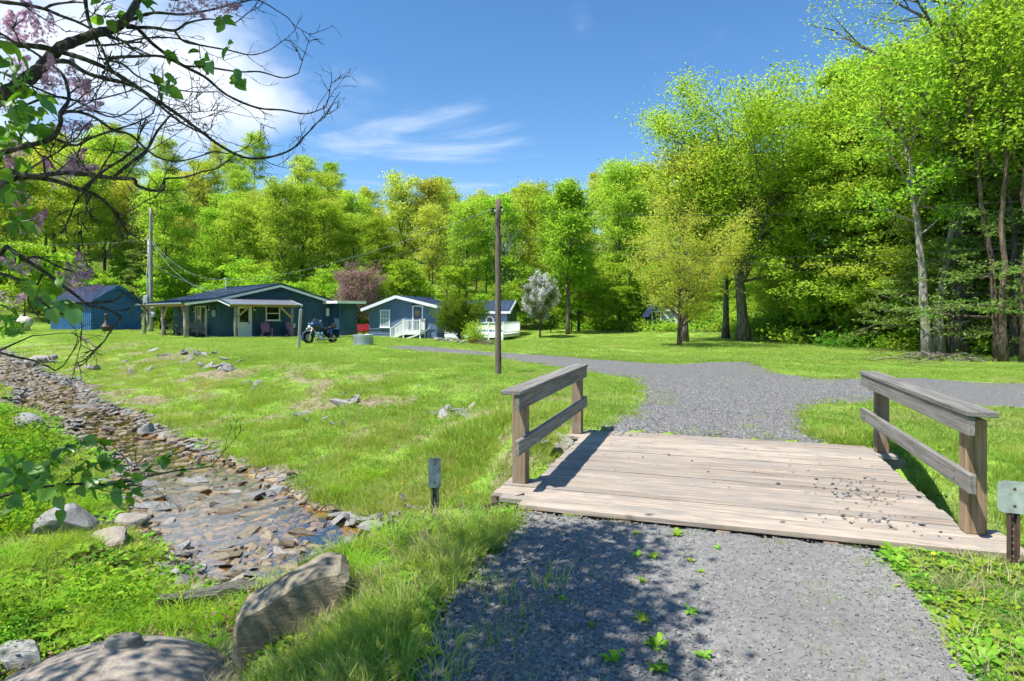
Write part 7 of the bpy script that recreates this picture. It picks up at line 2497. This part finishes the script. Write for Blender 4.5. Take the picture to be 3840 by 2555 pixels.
branch([(555, -20), (575, 120), (605, 205)], 2.5, 2.55, 0.010, 0.008, grow=0.4)
branch([(-20, 10), (150, 30), (290, 60), (400, 105), (520, 150), (640, 215)], 2.4, 2.6, 0.010, 0.006, lead=A1)
branch([(290, 60), (350, 30), (480, 15), (560, 20)], 2.45, 2.6, 0.007, 0.004)
branch([(0, 470), (200, 560), (400, 640), (560, 660), (760, 620), (960, 560)], 2.3, 2.7, 0.006, 0.003, lead=A1)
branch([(100, 720), (300, 640), (470, 650), (700, 760), (820, 740), (950, 640)], 2.4, 2.7, 0.006, 0.003)
branch([(640, 380), (800, 420), (900, 500), (1050, 560), (1240, 600), (1420, 600)], 2.55, 2.8, 0.006, 0.003)
branch([(560, 300), (760, 290), (950, 250), (1140, 250), (1300, 290)], 2.55, 2.8, 0.006, 0.003)


def zlow(x, y): return (x * 1000 / 2357.0, 950 + y * 450 / 1061.0)


branch([(60, -60), (200, 40), (400, 170), (560, 290), (700, 395), (790, 465), (930, 490), (1070, 560)], 2.3, 2.6, 0.010, 0.005, zlow, lead=A2b, grow=0.16)
branch([(560, 440), (800, 440), (930, 430), (1030, 405), (1090, 355), (1160, 345)], 2.5, 2.6, 0.006, 0.004, zlow, grow=0.2)
branch([(0, 40), (200, 60), (330, 30), (520, 120), (700, 180), (860, 215)], 2.3, 2.6, 0.007, 0.003, zlow, lead=A2b, grow=0.16)
branch([(0, 180), (150, 230), (300, 360), (420, 470), (560, 540), (680, 560)], 2.2, 2.4, 0.008, 0.003, zlow, lead=A2b, grow=0.16)
branch([(0, 860), (150, 790), (290, 730)], 2.3, 2.5, 0.005, 0.003, zlow, grow=0.2)
branch([(0, 880), (150, 920), (300, 950), (420, 1000), (490, 1040)], 2.3, 2.5, 0.006, 0.003, zlow, grow=0.2)
branch([(380, 180), (300, 330), (250, 420), (380, 600), (500, 545)], 2.4, 2.5, 0.005, 0.002, zlow, grow=0.2)


def zleaf(x, y): return (x * 1300 / 2357.0, 1250 + y * 850 / 1541.0)


# the low leafy sucker over the creek
low = branch([(-60, 1130), (200, 1060), (530, 1025), (760, 1030), (1000, 975), (1200, 935), (1440, 905)], 2.5, 3.0, 0.009, 0.003, zleaf, grow=0.12, lead=Vector((-2.9, 2.6, 0.55)))
low2 = branch([(180, 1065), (330, 900), (420, 800), (520, 745), (700, 735)], 2.5, 2.7, 0.005, 0.002, zleaf, grow=0.1)
low3 = branch([(400, 1040), (560, 920), (700, 880), (800, 900)], 2.6, 2.75, 0.004, 0.002, zleaf, grow=0.1)
low4 = branch([(900, 990), (1000, 930), (1090, 860), (1250, 800), (1280, 790)], 2.8, 2.9, 0.004, 0.002, zleaf, grow=0.1)
low5 = branch([(560, 1030), (760, 1080), (950, 1090)], 2.65, 2.8, 0.003, 0.002, zleaf, grow=0.1)
wood_mb.tube([loc(v) for v in (LROOT - Vector((-0.15, -0.1, 0.15)), Vector((-3.1, 2.5, 0.1)), Vector((-2.9, 2.6, 0.55)))], [0.03, 0.025, 0.012], 7)
wood_mb.build('limb', B_LILAC, lil)
twig_mb.build('twigs', B_LILAC, lil)

# heart-shaped leaves
def heart_leaves(P, D, L, r):
    """P base points, D growth directions"""
    n = len(P)
    D = D / (np.linalg.norm(D, axis=1)[:, None] + 1e-9)
    nr = r.normal(size=(n, 3)) * 0.6 + (0, -0.15, 0.9)
    nr -= (nr * D).sum(1)[:, None] * D; nr /= np.linalg.norm(nr, axis=1)[:, None] + 1e-9
    B = np.cross(nr, D)
    pro = [(0.0, 0.0, 0), (0.02, 0.30, 0.08), (0.25, 0.46, 0.12), (0.55, 0.36, 0.08), (0.80, 0.17, 0.0), (1.0, 0.0, -0.08)]
    V = []
    s = (L * r.uniform(0.6, 1.2, n))[:, None]
    mid = [P + D * s * a + nr * s * (-0.03 + 0.5 * (c - 0.10)) for a, b, c in pro]
    lft = [P + D * s * a + B * s * b * 0.9 + nr * s * c * 0.8 for a, b, c in pro[1:5]]
    rgt = [P + D * s * a - B * s * b * 0.9 + nr * s * c * 0.8 for a, b, c in pro[1:5]]
    V = np.stack([mid[0], lft[0], lft[1], lft[2], lft[3], mid[5], rgt[3], rgt[2], rgt[1], rgt[0], mid[2], mid[3]], 1)
    F0 = np.array([(0, 1, 2, 10), (10, 2, 3, 11), (11, 3, 4, 5), (0, 10, 8, 9), (10, 11, 7, 8), (11, 5, 6, 7)])
    F = (np.arange(n)[:, None, None] * 12 + F0[None]).reshape(-1, 4)
    q = np.repeat(np.clip(r.normal(0.5, 0.25, n), 0, 1), 12)
    return V.reshape(-1, 3), F, q


lp_, ld_ = [], []


def clump(u, v, Y, n, su, sv, sd=0.12):
    for k in range(n):
        uu, vv = u + lr_.normal(0, su), v + lr_.normal(0, sv)
        p = dp(uu, vv, Y + lr_.normal(0, sd))
        lp_.append(p[:]); d = lr_.normal(0, 0.6, 3) + (0.2, 0, -0.75); ld_.append(d)


for (x, y, n, su, sv) in ((740, 70, 9, 45, 40), (960, 10, 4, 25, 15), (1440, 125, 7, 28, 25), (1330, 400, 7, 30, 30), (1120, 350, 6, 25, 18), (1090, 545, 13, 45, 40), (1530, 490, 7, 28, 25), (1500, 300, 2, 10, 6),
                          (60, 380, 12, 60, 50), (140, 480, 8, 40, 40), (110, 680, 22, 60, 60), (200, 780, 26, 60, 60), (60, 860, 24, 60, 60), (270, 840, 10, 30, 30), (90, 1120, 22, 70, 50), (40, 1250, 16, 50, 40),
                          (130, 1450, 16, 45, 40), (30, 560, 10, 40, 40), (300, 660, 6, 20, 20)):
    u, v = zc(x, y)
    clump(u, v, 2.35 if x < 500 else 2.6, n, su * 0.57, sv * 0.57)
for (x, y, n, su, sv) in ((380, 390, 7, 40, 25), (560, 440, 7, 40, 25), (440, 480, 6, 30, 20), (640, 490, 3, 12, 20), (60, 560, 9, 40, 60), (530, 200, 3, 25, 10), (100, 120, 12, 70, 70), (250, 280, 8, 50, 50), (90, 650, 16, 50, 30)):
    u, v = zlow(x, y)
    clump(u, v, 2.45, n, su * 0.42, sv * 0.42)
for br__, n in ((low, 26), (low2, 24), (low3, 20), (low4, 9), (low5, 12)):
    for k in range(n):
        p, d = along(br__, lr_.uniform(0.08, 1.0))
        lp_.append((p + Vector(lr_.normal(0, 0.012, 3)))[:]); ld_.append(np.array(d) * 0.5 + lr_.normal(0, 0.55, 3) + (0.1, 0, -0.2))
for (x, y, n) in ((60, 930, 26), (200, 960, 16), (90, 860, 12), (300, 1000, 10), (330, 1100, 6), (40, 1040, 12)):
    u, v = zleaf(x, y); clump(u, v, 2.5, n, 45, 28)
P = np.array(lp_) - np.array(LROOT); D = np.array(ld_, float)
V, F, q = heart_leaves(P, D, 0.058, lr_)
link('leaves', np_mesh('leaves', V, F, LF_LILAC, True, {'rnd': q}), lil)

# the part of the crown above and beside the frame, which shades the verge
cr = np.random.default_rng(5)
cl = []
for k in range(660):
    c = np.array([cr.uniform(-6.4, -1.0), cr.uniform(0.2, 3.6), cr.uniform(3.7, 5.0)]) if k < 430 else np.array([cr.uniform(-2.3, -0.85), cr.uniform(1.2, 3.5), cr.uniform(4.0, 4.9)])
    if (c[2] - 1.7) / max(c[1], 0.3) < 0.58 and abs(c[0] / max(c[1], 0.3)) < 0.95: continue
    if fbm(np.array([c[0] * 1.1]), np.array([c[1] * 1.1]), 9, 2)[0] < (0.45 if k < 430 else 0.40): continue
    cl.append(c)
PP = np.concatenate([c + cr.normal(size=(26, 3)) * (0.17, 0.17, 0.14) for c in cl]) - np.array(LROOT)
V, F, q = heart_leaves(PP, cr.normal(size=(len(PP), 3)) + (0, 0, -0.5), 0.072, cr)
link('upper_leaves', np_mesh('upper_leaves', V, F, LF_LILAC, True, {'rnd': q}), lil)
ub = MB()
for k in range(16):
    c = Vector(cl[(k * 17) % len(cl)].tolist())
    ub.tube([loc(v) for v in (LROOT + Vector((0.3, -0.05, 2.4)), LROOT.lerp(c, 0.55) + Vector((0, 0, 0.9)), c)], [0.03, 0.02, 0.006], 6, False)
ub.tube([loc(v) for v in (trunk_top - Vector((0.2, 0, 0.3)), LROOT + Vector((0.3, -0.05, 2.6)), LROOT + Vector((0.2, -0.2, 3.4)))], [0.06, 0.05, 0.03], 8)
ub.build('upper_limb', B_LILAC, lil)

# blossom panicles: cones of four-petalled florets
def panicle(seed, n=120):
    r = np.random.default_rng(seed)
    t = r.random(n) ** 0.8
    a = r.random(n) * 6.283
    rad = 0.048 * (1.05 - t) ** 0.8 * (0.35 + 0.75 * r.random(n))
    P = np.stack([rad * np.cos(a), rad * np.sin(a), 0.15 * t], 1)
    Vs, Fs = [], []
    for k in range(n):
        nn = np.array([math.cos(a[k]), math.sin(a[k]), 0.35]); nn /= np.linalg.norm(nn)
        x = np.cross(nn, (0.2, 0.3, 1)); x /= np.linalg.norm(x); y = np.cross(nn, x)
        for j in range(4):
            b = j * 1.5708 + r.random() * 0.3
            d = x * math.cos(b) + y * math.sin(b); e = np.cross(nn, d)
            s = 0.0072
            b0 = len(Vs)
            Vs += [P[k] + nn * 0.002, P[k] + d * s * 0.6 + e * s * 0.4 + nn * 0.004, P[k] + d * s * 1.15 + nn * 0.003, P[k] + d * s * 0.6 - e * s * 0.4 + nn * 0.004]
            Fs.append((b0, b0 + 1, b0 + 2, b0 + 3))
    q = np.repeat(np.clip(r.normal(0.5, 0.25, n), 0, 1), 16)
    return np_mesh('blossom', np.array(Vs), Fs, LF_BLOOM, False, {'rnd': q})


PAN = [panicle(s) for s in (1, 2, 3)]
bl = [(60, 240), (120, 210), (200, 230), (260, 200), (330, 240), (390, 230), (40, 300), (180, 340), (240, 380), (270, 340), (60, 470), (130, 440), (300, 540), (350, 570), (390, 600), (420, 560), (470, 600), (500, 560),
      (340, 640), (500, 690), (560, 690), (590, 670), (530, 720), (120, 640), (380, 850), (420, 860), (330, 870), (80, 980), (90, 1050), (30, 1130), (380, 1120), (430, 1110), (360, 1180), (440, 1170), (410, 1230), (200, 1170), (130, 1200),
      (100, 1250), (160, 1280), (90, 1310), (150, 1340), (200, 1320), (1390, 20), (1340, 0), (1420, 50), (1380, 70), (1120, 10), (1080, 30), (190, 1520), (60, 740)]
for k, (x, y) in enumerate(bl):
    if k % 3 == 2: continue
    u, v = zc(x, y)
    p = dp(u, v, 2.5 + lr_.normal(0, 0.12)) - LROOT
    o = link('blossom', PAN[k % 3], lil, p, (lr_.normal(0, 0.6), lr_.normal(0.3, 0.6), lr_.uniform(0, 6)), (lr_.uniform(0.6, 1.0),) * 3)
for (x, y) in ((620, 260), (660, 300), (640, 340), (690, 360), (600, 320), (280, 150), (320, 120), (30, 400), (80, 480), (720, 200)):
    u, v = zlow(x, y)
    p = dp(u, v, 2.55 + lr_.normal(0, 0.08)) - LROOT
    link('blossom', PAN[k % 3], lil, p, (lr_.normal(0, 0.6), lr_.normal(0.3, 0.6), lr_.uniform(0, 6)), (lr_.uniform(0.55, 0.9),) * 3)
